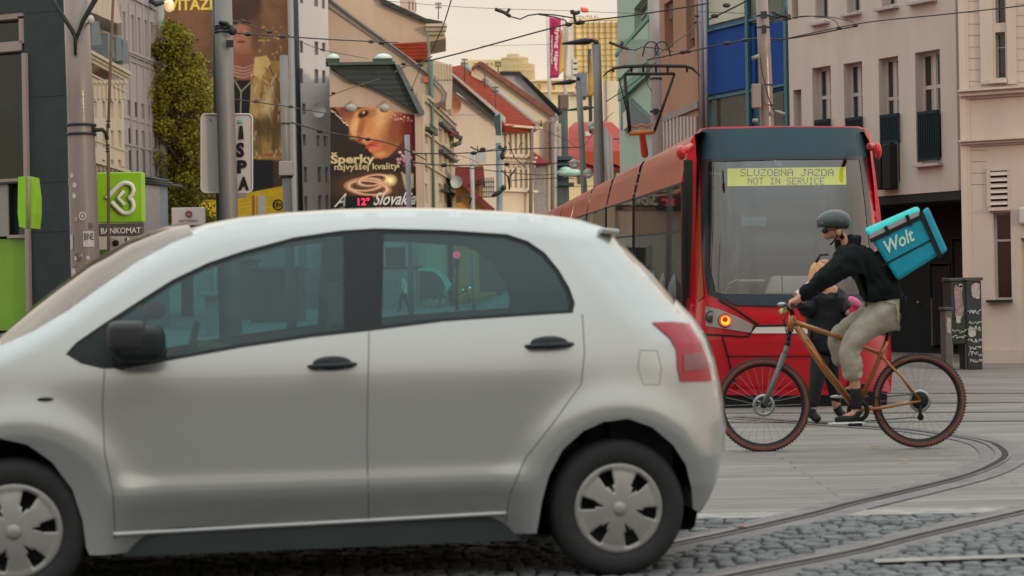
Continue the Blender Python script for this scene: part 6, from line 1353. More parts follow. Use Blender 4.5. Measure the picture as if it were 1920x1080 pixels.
# ================================================================ STREET FURNITURE
def pole(label, pts, d, r, m_, nm='pole', cat='pole', group=None, base=True):
    """pts: pixels from top to bottom; the pole is carried down to the ground"""
    q = [P(x,y,d) for x,y in pts]; b_ = q[-1]-q[-2]; k = (gz(q[-1].x,d)-.02-q[-1].z)/b_.z if abs(b_.z) > 1e-6 else 0
    g_ = q[-1]+b_*max(k,0); root = thing(nm, label, cat, Vector((g_.x,d,gz(g_.x,d))), group)
    rs = r if isinstance(r, list) else [r]*len(q); s_ = MB(); s_.tube(q+[g_], rs+[rs[-1]*1.08], 16); build('shaft', s_, m_, root)
    if base: s_ = MB(); s_.lathe([(rs[-1]*1.9,0),(rs[-1]*1.9,.03),(rs[-1]*1.2,.06)], (g_.x,d,gz(g_.x,d)), 16); build('base_plate', s_, DARK, root)
    return root
CONC = mat('pinkish_pole_paint', (.205,.165,.15), .45, .15, var=.2, scale=2.2, streak=True, coat=.1); GPOL = mat('grey_pole', (.17,.16,.157), .5, .2, var=.12, scale=2, streak=True)
p1 = pole('thick pinkish grey steel pole with stickers beside the dark bank building', [(141,-40),(150,180),(157,400),(161,520)], 18, [.118,.125,.136,.14], CONC)
def P1(px, py): return P(px, py, 18-.15)
s_ = MB()
for y in (234.5,251.5): s_.lathe([(.134,-.012),(.142,-.012),(.142,.012),(.134,.012)], P(152.5,y+.5,18), 28)
build('clamp_band', s_, DARK, p1)
s_ = MB(); s_.tube([P(141,104,17.86),P(141,70,17.84),P(136,58,17.83),P(95,-5,17.7)], [.014,.018,.022,.024], 8); s_.tube([P(141,80,17.86),P(147,62,17.84),P(155,40,17.82),P(178,0,17.8),P(190,-40,17.8)], [.012,.018,.022,.026,.028], 8); build('cable_arms', s_, DARK, p1)
def sticker(px, py, w, h, m_, txt=None, round_=False):
    # a patch wrapped on the front of the pole
    c0 = P(149+(py-180)*.03+1.5, py, 18); R_ = .143 if py > 380 else .137
    x = P(px,py,18-.12).x - c0.x; a0 = math.asin(max(-.95,min(.95,x/R_))); s_ = MB(); n_ = 8; ww = w*18/F; hh = h*18/F
    if round_:
        vs = [];
        for k in range(20): t = 2*math.pi*k/20; a = a0+ww/2/R_*math.cos(t); vs.append(c0+Vector((math.sin(a)*R_,-math.cos(a)*R_,hh/2*math.sin(t))))
        s_.add(vs,[list(range(20))])
    else:
        for k in range(n_):
            a, b_ = a0+ww/R_*(k/n_-.5), a0+ww/R_*((k+1)/n_-.5); s_.add([c0+Vector((math.sin(a)*R_,-math.cos(a)*R_,-hh/2)),c0+Vector((math.sin(b_)*R_,-math.cos(b_)*R_,-hh/2)),c0+Vector((math.sin(b_)*R_,-math.cos(b_)*R_,hh/2)),c0+Vector((math.sin(a)*R_,-math.cos(a)*R_,hh/2))],[(0,1,2,3)])
    o_ = build('sticker', s_, m_, p1, clean=False)
    if txt:
        R2 = R_+.003
        def fn(u,v):
            a = a0+ww*.85/R2*(u-.5); return c0+Vector((math.sin(a)*R2,-math.cos(a)*R2,hh*(-.05+.42*v)))
        lettering(txt, fn, BK, o_, bold=.01)
STK = mat('sticker_white',(.42,.38,.36),.7,var=.2,scale=30); STD = mat('sticker_dark',(.10,.09,.09),.7,var=.3,scale=30)
for a in ((134.5,330,9,10),(140,348,9,10),(139,368,9,10),(155.5,406,14,16)): sticker(*a, STK, round_=True)
sticker(155.5,406,9,10,STD,round_=True); sticker(155.5,406,4,6,STK,round_=True); sticker(167,449,21,29,STK,'BNE'); sticker(133,454,8,28,STK); sticker(137,516,12,26,STK); sticker(126,341,4,12,STK); sticker(170,424,8,11,STD); sticker(143,412,7,8,mat('sticker_pink',(.32,.20,.19),.7))
rg = random.Random(3)
for k in range(34): sticker(rg.uniform(138,178),rg.uniform(476,535),rg.uniform(3,9),rg.uniform(3,9),rg.choice([STD,STK,mat('sticker_tan',(.25,.17,.13),.8,var=.3,scale=30)]))
rod = thing('cable_rod', 'thin rusty iron rod on a bracket clamped to the thick pole', 'rod', P(205,480,18))
RUST = mat('rusty_iron',(.13,.075,.055),.8,var=.3,scale=12)
s_ = MB(); s_.tube([P(213,-20,18),P(206,150,18),P(203.5,225,18)], .014, 8); s_.tube([P(203.5,225,18),P(200,262,18),P(203,290,18),P(204,600,18)], [.014,.012,.016,.014], 8); build('rod', s_, RUST, rod)
s_ = MB(); s_.tube([P(176,244,17.95),P(192,243,17.95),P(199,250,18),P(201,262,18)], .02, 8)
for y in (227,234,238,272,279,284): s_.lathe([(.014,-.008),(.026,0),(.014,.008)], P(203 if y<250 else 202,y,18), 14)
s_.box(P(173,252,17.97)-Vector((.0,.03,0)), P(178,236,17.97)+Vector((0,.03,0))); build('bracket', s_, DARK, rod)
s_ = MB(); s_.ell(P(171,37,17.8),(.03,.05,.045)); s_.tube([P(171,37,17.8),P(165,44,17.95)],.012,6); tag(build('cctv_camera', s_, mat('cam_grey',(.35,.33,.32),.5)), 'small grey camera fixed high on the thick pole', 'camera')
# second pole (twin: slate and grey) with sign
p2 = pole('broad grey pole carrying the white sign with black letters', [(418,-30),(423,200),(430,430)], 25, [.115,.12,.125], GPOL)
pole('slim dark green pole standing right against the broad grey pole', [(405,-30),(408,200),(414,430)], 25.4, .055, mat('dark_green_pole',(.05,.075,.07),.5,var=.1))
s_ = MB()
for y in (50,55,61): s_.lathe([(.122,-.012),(.132,0),(.122,.012)], P(420,y,25), 20)
s_.box(P(424,88,24.8), P(438,76,24.86)); s_.tube([P(412,42,24.85),P(426,44,24.8),P(430,52,24.8)], .03, 6); s_.ell(P(436,58,24.8),(.06,.06,.06)); build('clamp', s_, DARK, p2)
ts = thing('street_sign', 'white rounded sign with black letters on the broad grey pole', 'sign', P(424,360,24.8))
s_ = MB(); x0,x1,y0,y1 = 377,473,214,361; r_ = 9; pts = []
for cx_,cy_,a0 in ((x1-r_,y0+r_,-90),(x1-r_,y1-r_,0),(x0+r_,y1-r_,90),(x0+r_,y0+r_,180)):
    for k in range(6): a = R(a0+18*k); pts.append((cx_+r_*math.cos(a),cy_+r_*math.sin(a)))
s_.prism([P(x,y,25.16) for x,y in pts], (0,.05,0)); build('sign_plate', s_, mat('sign_white',(.42,.385,.37),.5,var=.06,scale=2), ts)
s_ = MB(); q = [P(x,y,25.15) for x,y in pts]; s_.tube(q+[q[0]], .012, 6, caps=False); build('sign_rim', s_, mat('rim_white',(.5,.47,.46),.4,var=0), ts)
for ch_,(a,b_,c_,d_) in zip('iSPA',((449,235,456,262),(443,267,458,295),(445,300,463,325),(447,331,467,357))):
    if ch_ == 'i': s_ = MB(); s_.prism([P(x,y,25.14) for x,y in ((449,236),(455,236),(457,261),(447,261))], (0,.005,0)); build('lettering', s_, BK, ts)
    else: lettering(ch_, (lambda a,b_,c_,d_: lambda u,v: P(a+(c_-a)*u, d_+(b_-d_)*v, 25.14))(a,b_,c_,d_), BK, ts, bold=.05)
s_ = MB(); s_.ell(P(450.5,228,25.14),(.032,.008,.032)); build('green_dot', s_, mat('mint_dot',(.15,.35,.25),.6), ts)
s_ = MB(); s_.box(P(437,371,25.05), P(462,361,25.1)); s_.ell(P(395,224,25.13),(.015,.01,.015)); build('bracket', s_, GREYM, ts)
# third pole with switch box
p3 = pole('slender grey pole with a square box in front of the mural', [(532,104),(535,250),(541,430)], 46, [.10,.105,.12], GPOL)
s_ = MB(); s_.box(P(523,329,45.8), P(551,303,46.1)); build('switch_box', s_, mat('box_beige',(.30,.26,.25),.7,var=.1), p3, bevel=.02)
s_ = MB(); s_.lathe([(.12,-.03),(.17,-.02),(.17,.02),(.12,.03)], P(536,332,46), 16); s_.lathe([(.12,-.02),(.13,0),(.12,.02)], P(535,232,46), 16); build('collar', s_, DARK, p3)
pole('thin lilac grey pole in front of the jewellery advert', [(763,253),(766,330),(768,430)], 62, .085, mat('lilac_pole',(.27,.25,.27),.5,var=.1))
p5 = pole('thin pale pole with a small blank plate below the white gable', [(884,285),(886,350),(887,430)], 75, .085, mat('pale_pole',(.34,.32,.31),.5,var=.1))
s_ = MB(); s_.box(P(891,306,74.8), P(911,285,74.85)); build('blank_plate', s_, mat('plate_grey',(.33,.33,.33),.6,var=.1), p5)
p6 = pole('light blue pole with a dark shield shaped box before the arcaded house', [(934,213),(936,300),(937,430)], 88, .15, mat('blue_grey_pole',(.20,.26,.29),.55,var=.1))
s_ = MB(); s_.prism([P(x,y,87.6) for x,y in ((924,220),(938,213),(940,262),(932,260))], (0,.3,0)); build('dark_shield', s_, mat('dark_green_box',(.04,.06,.055),.6), p6)
s_ = MB(); s_.prism([P(x,y,87.5) for x,y in ((928,254),(941,254),(941,268),(929,268))], (0,.1,0)); build('white_band', s_, FRAME, p6)
s_ = MB(); s_.ell(P(942,292,87.5),(.12,.15,.2)); s_.ell(P(933,362,87.5),(.32,.15,.12),14,8,Matrix.Rotation(R(-30),3,'Y')); s_.ell(P(944,352,87.5),(.14,.15,.14)); s_.tube([P(936,275,87.5),P(944,282,87.3),P(948,276,87)], .09, 6); build_split('loudspeaker', s_, DARK, p6)
# lamp posts
def lamp_post(label, top, bot, d, r, arm, ya):
    t = pole(label, [top,((top[0]+bot[0])/2,(top[1]+bot[1])/2),bot], d, r, GPOL, 'street_lamp', 'street lamp', 'street lamps along the tram line')
    s_ = MB(); x = top[0]; s_.tube([P(x,top[1],d),P(x-1,top[1]-8,d)], r*.6, 8); s_.tube([P(x,ya,d),P(x-8,ya+1,d)], .04, 6); build('arm', s_, DARK, t)
    s_ = MB(); a = P(x-6,ya,d); b_ = P(arm,ya+6,d); s_.tube([a, a*.75+b_*.25, b_], [.05,.10,.03], 8); build('lamp_head', s_, DARK, t); return t
lamp_post('tallest grey street lamp with its lantern arm pointing left', (1118,84), (1126,340), 52, .122, 1054, 76)
lamp_post('street lamp with its lantern just below the magenta flag', (1085,152), (1095,350), 66, .11, 1034, 152)
lamp_post('distant street lamp whose lantern arm shows right of the blue block', (1117,200), (1117,345), 84, .10, 1062, 201)
pr2 = [((1135,240),(1139,325),80),((1142,252),(1146,322),86),((1166,258),(1168,310),100),((1176,266),(1178,308),110)]
for (a, b_, d), lab in zip(pr2, ('thin post just right of the tallest street lamp','thinner post second right of the tallest street lamp','far thin post in front of the red hipped roof','farthest thin post in front of the red hipped roof')):
    t = pole(lab, [a,b_], d, .11, GPOL, group='far posts along the tram line', base=False); s_ = MB(); s_.tube([P(a[0],a[1]+3,d),P(a[0]-16,a[1]+2,d)], .04, 5); build('arm', s_, DARK, t)
for (x,y,lab) in ((1076,307,'round traffic mirror back beside the mint awning'),(1102,325,'small round floodlight right of the mint awning'),(1110,236,'small grey floodlight high on the street lamp post')):
    s_ = MB(); s_.ell(P(x,y,64),(.16,.1,.16)); s_.ell(P(x+2,y+5,63.9),(.10,.1,.08)); s_.tube([P(x,y,64),P(x+10,y+4,64)],.03,6); tag(build('floodlight', s_, mat('flood_grey',(.33,.30,.30),.5,var=.2,scale=8)), lab, 'lamp')
# pole with scroll, right pole with box
p9 = pole('lilac grey pole with curled brackets left of the brown building', [(1226,-30),(1229,120),(1233,300)], 36, [.10,.105,.11], mat('lilac_post',(.25,.215,.22),.5,.1,var=.12,streak=True))
s_ = MB()
for sx in (1,-1): s_.tube([P(1231+sx*3,104,35.8)]+[P(1231+sx*(10+13*math.cos(a)),92-14*math.sin(a),35.8) for a in [R(200-20*k) for k in range(10)]]+[P(1231+sx*26,106,35.8)], .014, 6)
for y in (148,209): s_.lathe([(.11,-.02),(.125,0),(.11,.02)], P(1230,y,36), 16)
s_.box(P(1225,214,35.8),P(1234,204,35.86)); build_split('curled_bracket', s_, DARK, p9)
p10 = pole('pinkish beige pole with a grey box in front of the blue panels', [(1427,-30),(1434,110),(1441,300)], 26, [.082,.09,.10], CONC)
s_ = MB(); s_.box(P(1411,202,25.85), P(1425,158,25.95)); build('grey_box', s_, mat('box_grey2',(.22,.18,.17),.7,var=.1), p10, bevel=.01)
s_ = MB()
for y in (30,52,160,198): s_.lathe([(.09,-.012),(.10,0),(.09,.012)], P(1429+y*.05,y,26), 16)
s_.box(P(1427,34,25.8),P(1437,22,25.86)); s_.box(P(1429,62,25.8),P(1436,48,25.86)); s_.tube([P(1424,100,25.85),P(1430,140,25.85),P(1440,180,25.83),P(1451,210,25.85)], .008, 6); build_split('clamp', s_, DARK, p10)
s_ = MB(); s_.tube([P(1451,208,25.85),P(1458,210,25.8),P(1472,214,25.8)], [.01,.028,.02], 8); s_.tube([P(1410,110,25.8),P(1424,104,25.8)], .03, 6); s_.tube([P(1411,226,25.8),P(1421,226,25.8)], .03, 6); build('cable_clip', s_, mat('clip_grey',(.20,.22,.20),.6), p10)
# flags
fp = thing('flag_pole', 'white pole holding a magenta flag with white lettering', 'flag', Vector((P(1030,400,150).x,150,0)))
s_ = MB(); s_.tube([P(1026.5,28,150),P(1029,120,150),P(1031.5,240,150)], .14, 8); build('shaft', s_, mat('flag_pole_white',(.5,.47,.44),.5,var=0), fp)
def flag(pts, m_, name, d, par=None, **k):
    (a,b_,c_,e_) = pts; s_ = MB(); n_ = 8; vs = []
    for i in range(13):
        v = i/12
        for j_ in range(n_+1):
            u = j_/n_; x = (a[0]*(1-u)+b_[0]*u)*(1-v)+(e_[0]*(1-u)+c_[0]*u)*v; y = (a[1]*(1-u)+b_[1]*u)*(1-v)+(e_[1]*(1-u)+c_[1]*u)*v
            vs.append(P(x,y,d+.25*math.sin(u*5+v*3)))
    s_.add(vs, [(i*(n_+1)+j_,i*(n_+1)+j_+1,(i+1)*(n_+1)+j_+1,(i+1)*(n_+1)+j_) for i in range(12) for j_ in range(n_)], True); o_ = build(name, s_, m_, par, clean=False); sm_ = o_.modifiers.new('s','SOLIDIFY'); sm_.thickness = .03; return o_
flag([(1027.5,32),(1052,35),(1047,146),(1030,147)], mat('magenta_cloth',(.38,.02,.11),.7,var=.05), 'flag_cloth', 150, fp)
WL = mat('flag_white',(.6,.5,.52),.7,var=0)
lettering('flying tiger', lambda u,v: P(1049-9*(1-u)-(1-v)*2.5, 133-84*v, 149.6), WL, fp, rot=True, bold=.03)
lettering('copenhagen', lambda u,v: P(1037.5-5*(1-u)-(1-v)*.5, 120-54*v, 149.6), WL, fp, rot=True, bold=.02)
t = thing('flag_pole', 'amber and white flags hanging behind the magenta flag', 'flag', Vector((P(1060,400,165).x,165,0)))
s_ = MB(); s_.tube([P(1056,30,166),P(1062,240,166)], .14, 8); build('shaft', s_, mat('flag_pole_white',(.5,.47,.44)), t)
flag([(1052,55),(1055,58),(1058,130),(1046,144)], mat('amber_cloth',(.52,.33,.08),.7,var=.05), 'flag_cloth', 165, t); flag([(1055,38),(1069,42),(1071,148),(1057,146)], mat('white_cloth',(.55,.50,.47),.7,var=.05), 'flag_cloth', 165.5, t)
t = thing('flag_pole', 'furled amber banner left of the tallest street lamp', 'flag', Vector((P(1108,400,120).x,120,0)))
s_ = MB(); s_.tube([P(1105,92,120.3),P(1108,250,120.3)], .12, 8); build('shaft', s_, IRON, t); flag([(1106,105),(1109,106),(1115,176),(1101,182)], mat('amber_cloth2',(.42,.22,.06),.7,var=.3,scale=2), 'flag_cloth', 120, t)
s_ = MB(); s_.box(P(1083,180,140), P(1097,145,143)); tag(build('chimney_block', s_, mat('blue_grey_block',(.12,.15,.19),.7,var=.2)), 'dark blue grey block on the roofs between the two flags', 'chimney')
# bank cash machine sign
t = thing('bank_sign', 'square lime green cash machine sign with a white heart shaped arrow', 'sign', P(228,440,30))
s_ = MB(); s_.box(P(182,418,30), P(272,324,30.25)); build('sign_panel', s_, LIM, t, bevel=.02)
s_ = MB(); s_.box(P(184,443,30.01), P(270,419,30.2)); build('caption_panel', s_, mat('dark_grey_panel',(.085,.08,.08),.6,var=.05), t)
lettering('BANKOMAT', lambda u,v: P(189+75*u, 438.5-11*v-1.5*u, 29.99), WPR, t, bold=.02)
s_ = MB(); D_ = 29.96
def sw(pts, r_=.036): s_.tube([P(x,y,D_) for x,y in smooth2(pts)], r_, 8)
def smooth2(pts): return [(v.x,v.y) for v in smoothpath([Vector((a,b_,0)) for a,b_ in pts], 6)]
sw([(200,372),(208,363),(222,349),(234,343),(246,347),(250,357),(247,366),(243,371),(248,377),(250,388),(245,397),(235,400),(226,396),(209,379)]); 
s_.tube([P(233,358,D_),P(221,371,D_),P(234,385,D_)], .034, 8)
build('heart_arrow', s_, WPR, t)
# Hot choco sign and small plates
t = thing('shop_sign', 'white signboard with a red ring and dark writing under the golden tree', 'sign', P(353,430,56))
s_ = MB(); s_.box(P(322,423,56), P(385,389,56.2)); build('board', s_, mat('board_white',(.40,.36,.35),.6,var=.05), t, bevel=.02)
s_ = MB(); s_.tube([P(354,401,55.95)+Vector((.075*math.cos(a),0,.075*math.sin(a))) for a in [2*math.pi*i/16 for i in range(17)]], .03, 6); build('red_ring', s_, mat('ring_maroon',(.22,.03,.04),.6), t)
lettering('HOT CHOCO', lambda u,v: P(336+35*u,416.5-4.5*v,55.97), mat('maroon_print',(.09,.03,.03),.7), t, bold=.02)
for x in (326,352,380): s_ = MB(); s_.tube([P(x,423,56.1),P(x+1,445,56.1)], .06, 6); build('leg', s_, FRAME, t)
t = thing('shop_sign', 'white plate with a dark round emblem under the green bank sign', 'sign', P(218,480,31))
s_ = MB(); s_.box(P(204,477,31), P(233,446,31.06)); build('plate', s_, mat('board_white',(.4,.36,.35)), t)
s_ = MB(); s_.lathe([(0,-.004),(.055,-.004),(.055,.004)], P(217,456,30.98), 20, 'y'); build('emblem', s_, BK, t)
t = thing('advert_case', 'small green street panel at the foot of the bank sign', 'panel', P(196,520,30.5)); s_ = MB(); s_.box(P(187,560,30.5), P(203,468,30.6)); build('panel', s_, mat('deep_green',(.05,.16,.02),.5), t)
for x,w,lab in ((236,2.5,'thin dark post right of the emblem plate'),(240,1.5,'thin pale post right of the emblem plate')): pole(lab, [(x,446),(x,520)], 33, .02 if w<2 else .03, DARK if w>2 else FRAME, base=False)
for x,y,cl,lab in ((248,473,(.5,.36,.03),'tiny yellow sign low above the windscreen'),(257,462,(.04,.10,.25),'tiny blue sign low above the windscreen'),(213,487,(.6,.25,.2),'tiny pink red light below the emblem plate')):
    s_ = MB(); s_.box(P(x-3,y+6,40), P(x+3,y-6,40.1)); s_.tube([P(x,y+5,40.05),P(x,y+60,40.05)], .03, 6); tag(build('small_sign', s_, mat('sgn%d'%x,cl,.6)), lab, 'sign')
# electrical cabinets with graffiti
def cab(label, x0, y0, x1, y1, d, dep, m_, leg=False):
    a, b_ = P(x0,y1,d), P(x1,y0,d); g0 = gz(a.x,d); t = thing('electrical_cabinet', label, 'cabinet', Vector(((a.x+b_.x)/2,d,g0)))
    s_ = MB(); s_.box((a.x,d,g0 if not leg else g0+.35),(b_.x,d+dep,b_.z)); build('cabinet_body', s_, m_, t, bevel=.015)
    s_ = MB(); s_.box((a.x-.02,d-.02,b_.z+.002),(b_.x+.02,d+dep+.02,b_.z+.045)); build('cabinet_lid', s_, mat('lid_dark',(.05,.055,.055),.6), t, bevel=.01)
    return t, a.x, b_.x, g0, b_.z
GCAB = mat('black_green_cabinet',(.028,.034,.034),.6,var=.4,scale=6); WG = mat('paper_remnant',(.34,.30,.29),.85,var=.45,scale=18); GR = mat('white_graffiti',(.42,.42,.40),.7,var=.3,scale=20)
rg = random.Random(11)
def blob(par, cx_, cz, w, h_, d, m_, nm='torn_poster'):
    s_ = MB(); n_ = 18; s_.prism([(cx_+w/2*(abs(math.cos(2*math.pi*(k+.5)/n_))**.35*(1 if math.cos(2*math.pi*(k+.5)/n_) > 0 else -1))*rg.uniform(.65,1.1), d, cz+h_/2*(abs(math.sin(2*math.pi*(k+.5)/n_))**.35*(1 if math.sin(2*math.pi*(k+.5)/n_) > 0 else -1))*rg.uniform(.8,1.08)) for k in range(n_)], (0,.003,0)); build(nm, s_, m_, par)
def scrib(par, x0, x1, z, h_, d):
    s_ = MB(); q = []; n_ = 9
    for k in range(n_*2): q.append(Vector((x0+(x1-x0)*k/(n_*2-1)+rg.uniform(-.01,.02), d, z+rg.uniform(0,h_))))
    s_.tube(smoothpath(q,3), .0065, 4); build('graffiti_tag', s_, GR, par)
dC = 25.6
t, xa, xb, g0, zt = cab('tall black cabinet with torn posters and white graffiti at the cream building', 1813,526,1840,671,dC,.45,GCAB)
blob(t,(xa+xb)/2+.03,zt-.14,.12,.22,dC-.006,WG); blob(t,(xa+xb)/2-.03,zt-.70,.10,.14,dC-.006,GR,'graffiti_patch')
for z in (.1,.18,.27,.36,.52,.62,.75): scrib(t, xa+.02, xb-.02, g0+z, rg.uniform(.04,.09), dC-.008)
t, xa, xb, g0, zt = cab('second black cabinet on legs covered in torn pink poster paper', 1784,527,1812,671,dC+.02,.42,GCAB,leg=True)
blob(t,(xa+xb)/2,zt-.28,.13,.46,dC+.013,mat('pinkish_paper',(.26,.19,.18),.85,var=.4,scale=15)); blob(t,(xa+xb)/2+.03,zt-.06,.05,.05,dC+.013,GR,'graffiti_patch'); blob(t,(xa+xb)/2-.01,zt-.52,.08,.10,dC+.011,GR,'graffiti_patch')
for z in (.42,.5): scrib(t, xa+.01, xb-.01, g0+z, .05, dC+.010)
for x in (xa+.012,xb-.012): s_ = MB(); s_.box((x-.012,dC+.03,g0),(x+.012,dC+.06,g0+.35)); build('leg', s_, mat('leg_pale',(.25,.24,.23),.6), t)
t, xa, xb, g0, zt = cab('small low grey cabinet with stickers beside the two black cabinets', 1773,582,1785,671,dC-.15,.3,mat('grey_cabinet',(.11,.105,.10),.7,var=.3,scale=8))
blob(t,(xa+xb)/2,zt-.2,.06,.25,dC-.156,WG)
rg = random.Random(21)
for k,(x,y,cl,lab) in enumerate(((1385,993,(.55,.06,.16),'tiny pink scrap of paper beside the curved rail'),(1692,869,(.50,.38,.14),'small yellow leaf lying on the paving under the back wheel'),(1640,842,(.30,.20,.08),'small brown leaf on the paving between the bicycle wheels'),(1345,822,(.45,.28,.16),'small tan leaf on the paving beside the front wheel'))):
    g_ = G(x,y); s_ = MB(); s_.add([g_+Vector((a,b_,.016+rg.uniform(0,.012))) for a,b_ in ((-.035,0),(-.01,-.025),(.03,-.01),(.035,.02),(0,.03))], [(0,1,2,3,4)]); o_ = build('litter' if k == 0 else 'fallen_leaf', s_, mat('scrap%d'%k,cl,.8)); sm_ = o_.modifiers.new('s','SOLIDIFY'); sm_.thickness = .002; tag(o_, lab, 'litter' if k == 0 else 'leaf')
# ================================================================ TREE
tr_ = thing('tree', 'tall golden green leafy tree between the lilac building and the mural', 'tree', Vector((P(348,500,82).x,82,.3)))
TD_ = 82; s_ = MB(); b0 = Vector((P(350,500,82).x,82,.2))
s_.tube([b0,P(350,420,82),P(345,330,82),P(338,220,82)], [.28,.24,.18,.08], 10)
rg = random.Random(5)
for k in range(16): y = rg.uniform(120,400); a = P(345,y+25,82); s_.tube([a, P(345+rg.uniform(-40,45),y-20,82+rg.uniform(-2,2))], [.07,.02], 5)
build('trunk', s_, mat('bark',(.06,.045,.035),.9,var=.2), tr_)
# crown outline in pixels: right edge by height
ey_ = [50,80,110,150,200,260,320,370,420,450]; er_ = [325,360,376,388,395,396,395,396,404,390]; el_ = [296,288,284,282,282,282,282,288,298,318]
cl = []
for k in range(185):
    y = rg.uniform(55,440); xr = np.interp(y,ey_,er_); xl = np.interp(y,ey_,el_); x = rg.uniform(xl+6,xr-6); cl.append((P(x,y,82+rg.uniform(-1.8,2.2)), rg.uniform(.30,.62)))
vs = []; fs = []; tones = []
for c_, r_ in cl:
    for k in range(230):
        th = rg.uniform(0,2*math.pi); ph = math.acos(rg.uniform(-1,1)); rr = r_*(rg.random()**.4)
        p_ = c_+Vector((math.sin(ph)*math.cos(th)*1.05,math.sin(ph)*math.sin(th)*.9,math.cos(ph)*.85))*rr*1.35
        a = Vector((rg.gauss(0,1),rg.gauss(0,1),rg.gauss(0,.6))).normalized(); b_ = a.cross(Vector((rg.gauss(0,1),rg.gauss(0,1),rg.gauss(0,1)))).normalized(); w = rg.uniform(.05,.105)
        o = len(vs); vs += [p_-a*w, p_+b_*w*.5, p_+a*w, p_-b_*w*.5]; fs.append((o,o+1,o+2,o+3))
LF = mat('golden_leaves',(.15,.14,.015),.8,var=.6,scale=1.1,spec=.2); LF.node_tree.nodes['Principled BSDF'].inputs['Transmission Weight'].default_value = 0
s_ = MB(); s_.v = vs; s_.f = fs; s_.sm = [False]*len(fs); build('crown', s_, LF, tr_, clean=False)
# ================================================================ WIRES
WIRE = mat('overhead_wire', (.035,.032,.03), .6, var=0)
def wire(label, pts, d0, d1, r=.012, knobs=()):
    n_ = len(pts)-1; q = [P(x,y,d0+(d1-d0)*i/n_) for i,(x,y) in enumerate(pts)]; s_ = MB(); s_.tube(smoothpath(q,5) if n_ > 1 else q, r, 6)
    for (x,y) in knobs:
        u = min(1,max(0,(x-pts[0][0])/(pts[-1][0]-pts[0][0]+1e-6))); s_.ell(P(x,y,d0+(d1-d0)*u), (r*5,r*3,r*3), 10, 6)
    tag(build('overhead_wire', s_, WIRE), label, 'wire', 'overhead tram wires')
wire('wire running from the grey pole top across the white house to the gables',[(440,62),(620,74),(745,80)],26,34,.011,[(465,64),(530,68),(696,78),(715,81)])
wire('thin wire slanting from the grey pole to the mural edge',[(428,36),(470,48),(510,62)],26,30,.010,[(455,40),(505,60)])
wire('faint wire sloping down over the grey white house',[(540,66),(600,92),(690,110)],32,44,.007,[(603,93)])
wire('wire crossing the golden jacket of the mural',[(440,186),(540,200),(620,214)],27,34,.009,[(480,190),(545,200)])
wire('long wire over the top of the jewellery advert',[(546,230),(620,249),(710,264),(750,276),(800,300)],30,44,.013,[(600,246),(690,261)])
wire('lower wire crossing the foot of the street fronts left',[(780,288),(870,287),(960,280),(1090,276)],44,60,.018,[(888,287),(905,280)])
wire('second lower wire below across the arcaded house',[(770,304),(840,310),(960,308),(1075,305)],44,60,.018,[(832,310),(950,308)])
wire('third lower wire at the level of the orange roof',[(850,312),(940,322),(1010,328),(1040,326)],48,60,.012)
wire('fourth lower wire in front of the dark shop block',[(960,338),(1040,334),(1076,335)],52,60,.014,[(1060,334)])
wire('wire rising from the left gables across the sky to the tower',[(800,115),(880,95),(1000,62),(1066,45),(1110,38),(1200,27),(1330,6)],28,26,.011,[(1066,46),(1084,43),(1090,42)])
wire('thin straight wire high across the sky',[(700,0),(880,14),(1060,20),(1200,26)],46,46,.006)
wire('faint straight wire crossing the magenta flag',[(900,86),(1040,83),(1120,82)],60,60,.006)
wire('steep thin wire coming down to the antenna gable',[(846,0),(830,50),(808,98)],40,44,.014)
wire('wire from the left of the pantograph up to the brown building',[(1205,122),(1250,90),(1290,62),(1312,42)],30,32,.009,[(1304,42),(1307,30)])
wire('thick wire passing behind the beige pole to the right',[(1213,112),(1290,97),(1370,80),(1415,72),(1480,72),(1600,50)],30,26,.011,[(1280,98),(1290,96),(1363,81),(1398,75)])
wire('wire from the pale building roof down to the red tower wires',[(1137,190),(1165,172),(1197,148),(1230,118)],45,34,.012)
wire('long wire sloping up across the pinkish white building',[(1450,78),(1560,54),(1640,40),(1780,26),(1925,10)],26,22,.008,[(1573,52),(1604,48)])
wire('branching wire from the beige pole over the upper windows',[(1468,38),(1510,30),(1560,36),(1573,50)],26,25,.007,[(1474,30)])
wire('second branching wire over the upper windows',[(1468,36),(1530,30),(1590,38),(1604,46)],26.2,25,.007)
wire('top wire from the green house to the blue facade',[(1330,36),(1380,12),(1420,-10)],28,27,.012,[(1340,30),(1362,10)])
wire('thin wire along the top of the blue panels',[(1310,22),(1372,24),(1440,26)],28,27,.005)
wire('wire from the beige pole to the pinkish building corner',[(1440,40),(1470,36),(1482,36)],26,27,.012,[(1476,30),(1474,34)])
wire('short dark wire sloping over the sand coloured house',[(738,137),(760,124),(780,122),(810,106)],36,38,.011,[(757,120),(789,122)])
wire('thin wire joining the poles over the dark mansard roof',[(618,180),(660,164),(712,148)],34,40,.009,[(625,175),(680,160)])
wire('thin steep wire left of the green drainpipes',[(790,122),(778,152),(772,166)],38,38,.008,[(772,168)])
wire('long thin wire across the white gable',[(835,216),(930,215)],60,62,.006)
wire('slack wire below the lantern arms',[(1000,235),(1060,262),(1090,276),(1120,240),(1150,210)],60,58,.009)
wire('low double wire above the tram roof',[(1040,352),(1100,349),(1130,350)],60,60,.01)
wire('thin wire slanting down to the arcaded house',[(858,290),(890,302),(905,316)],70,72,.009,[(860,300)])
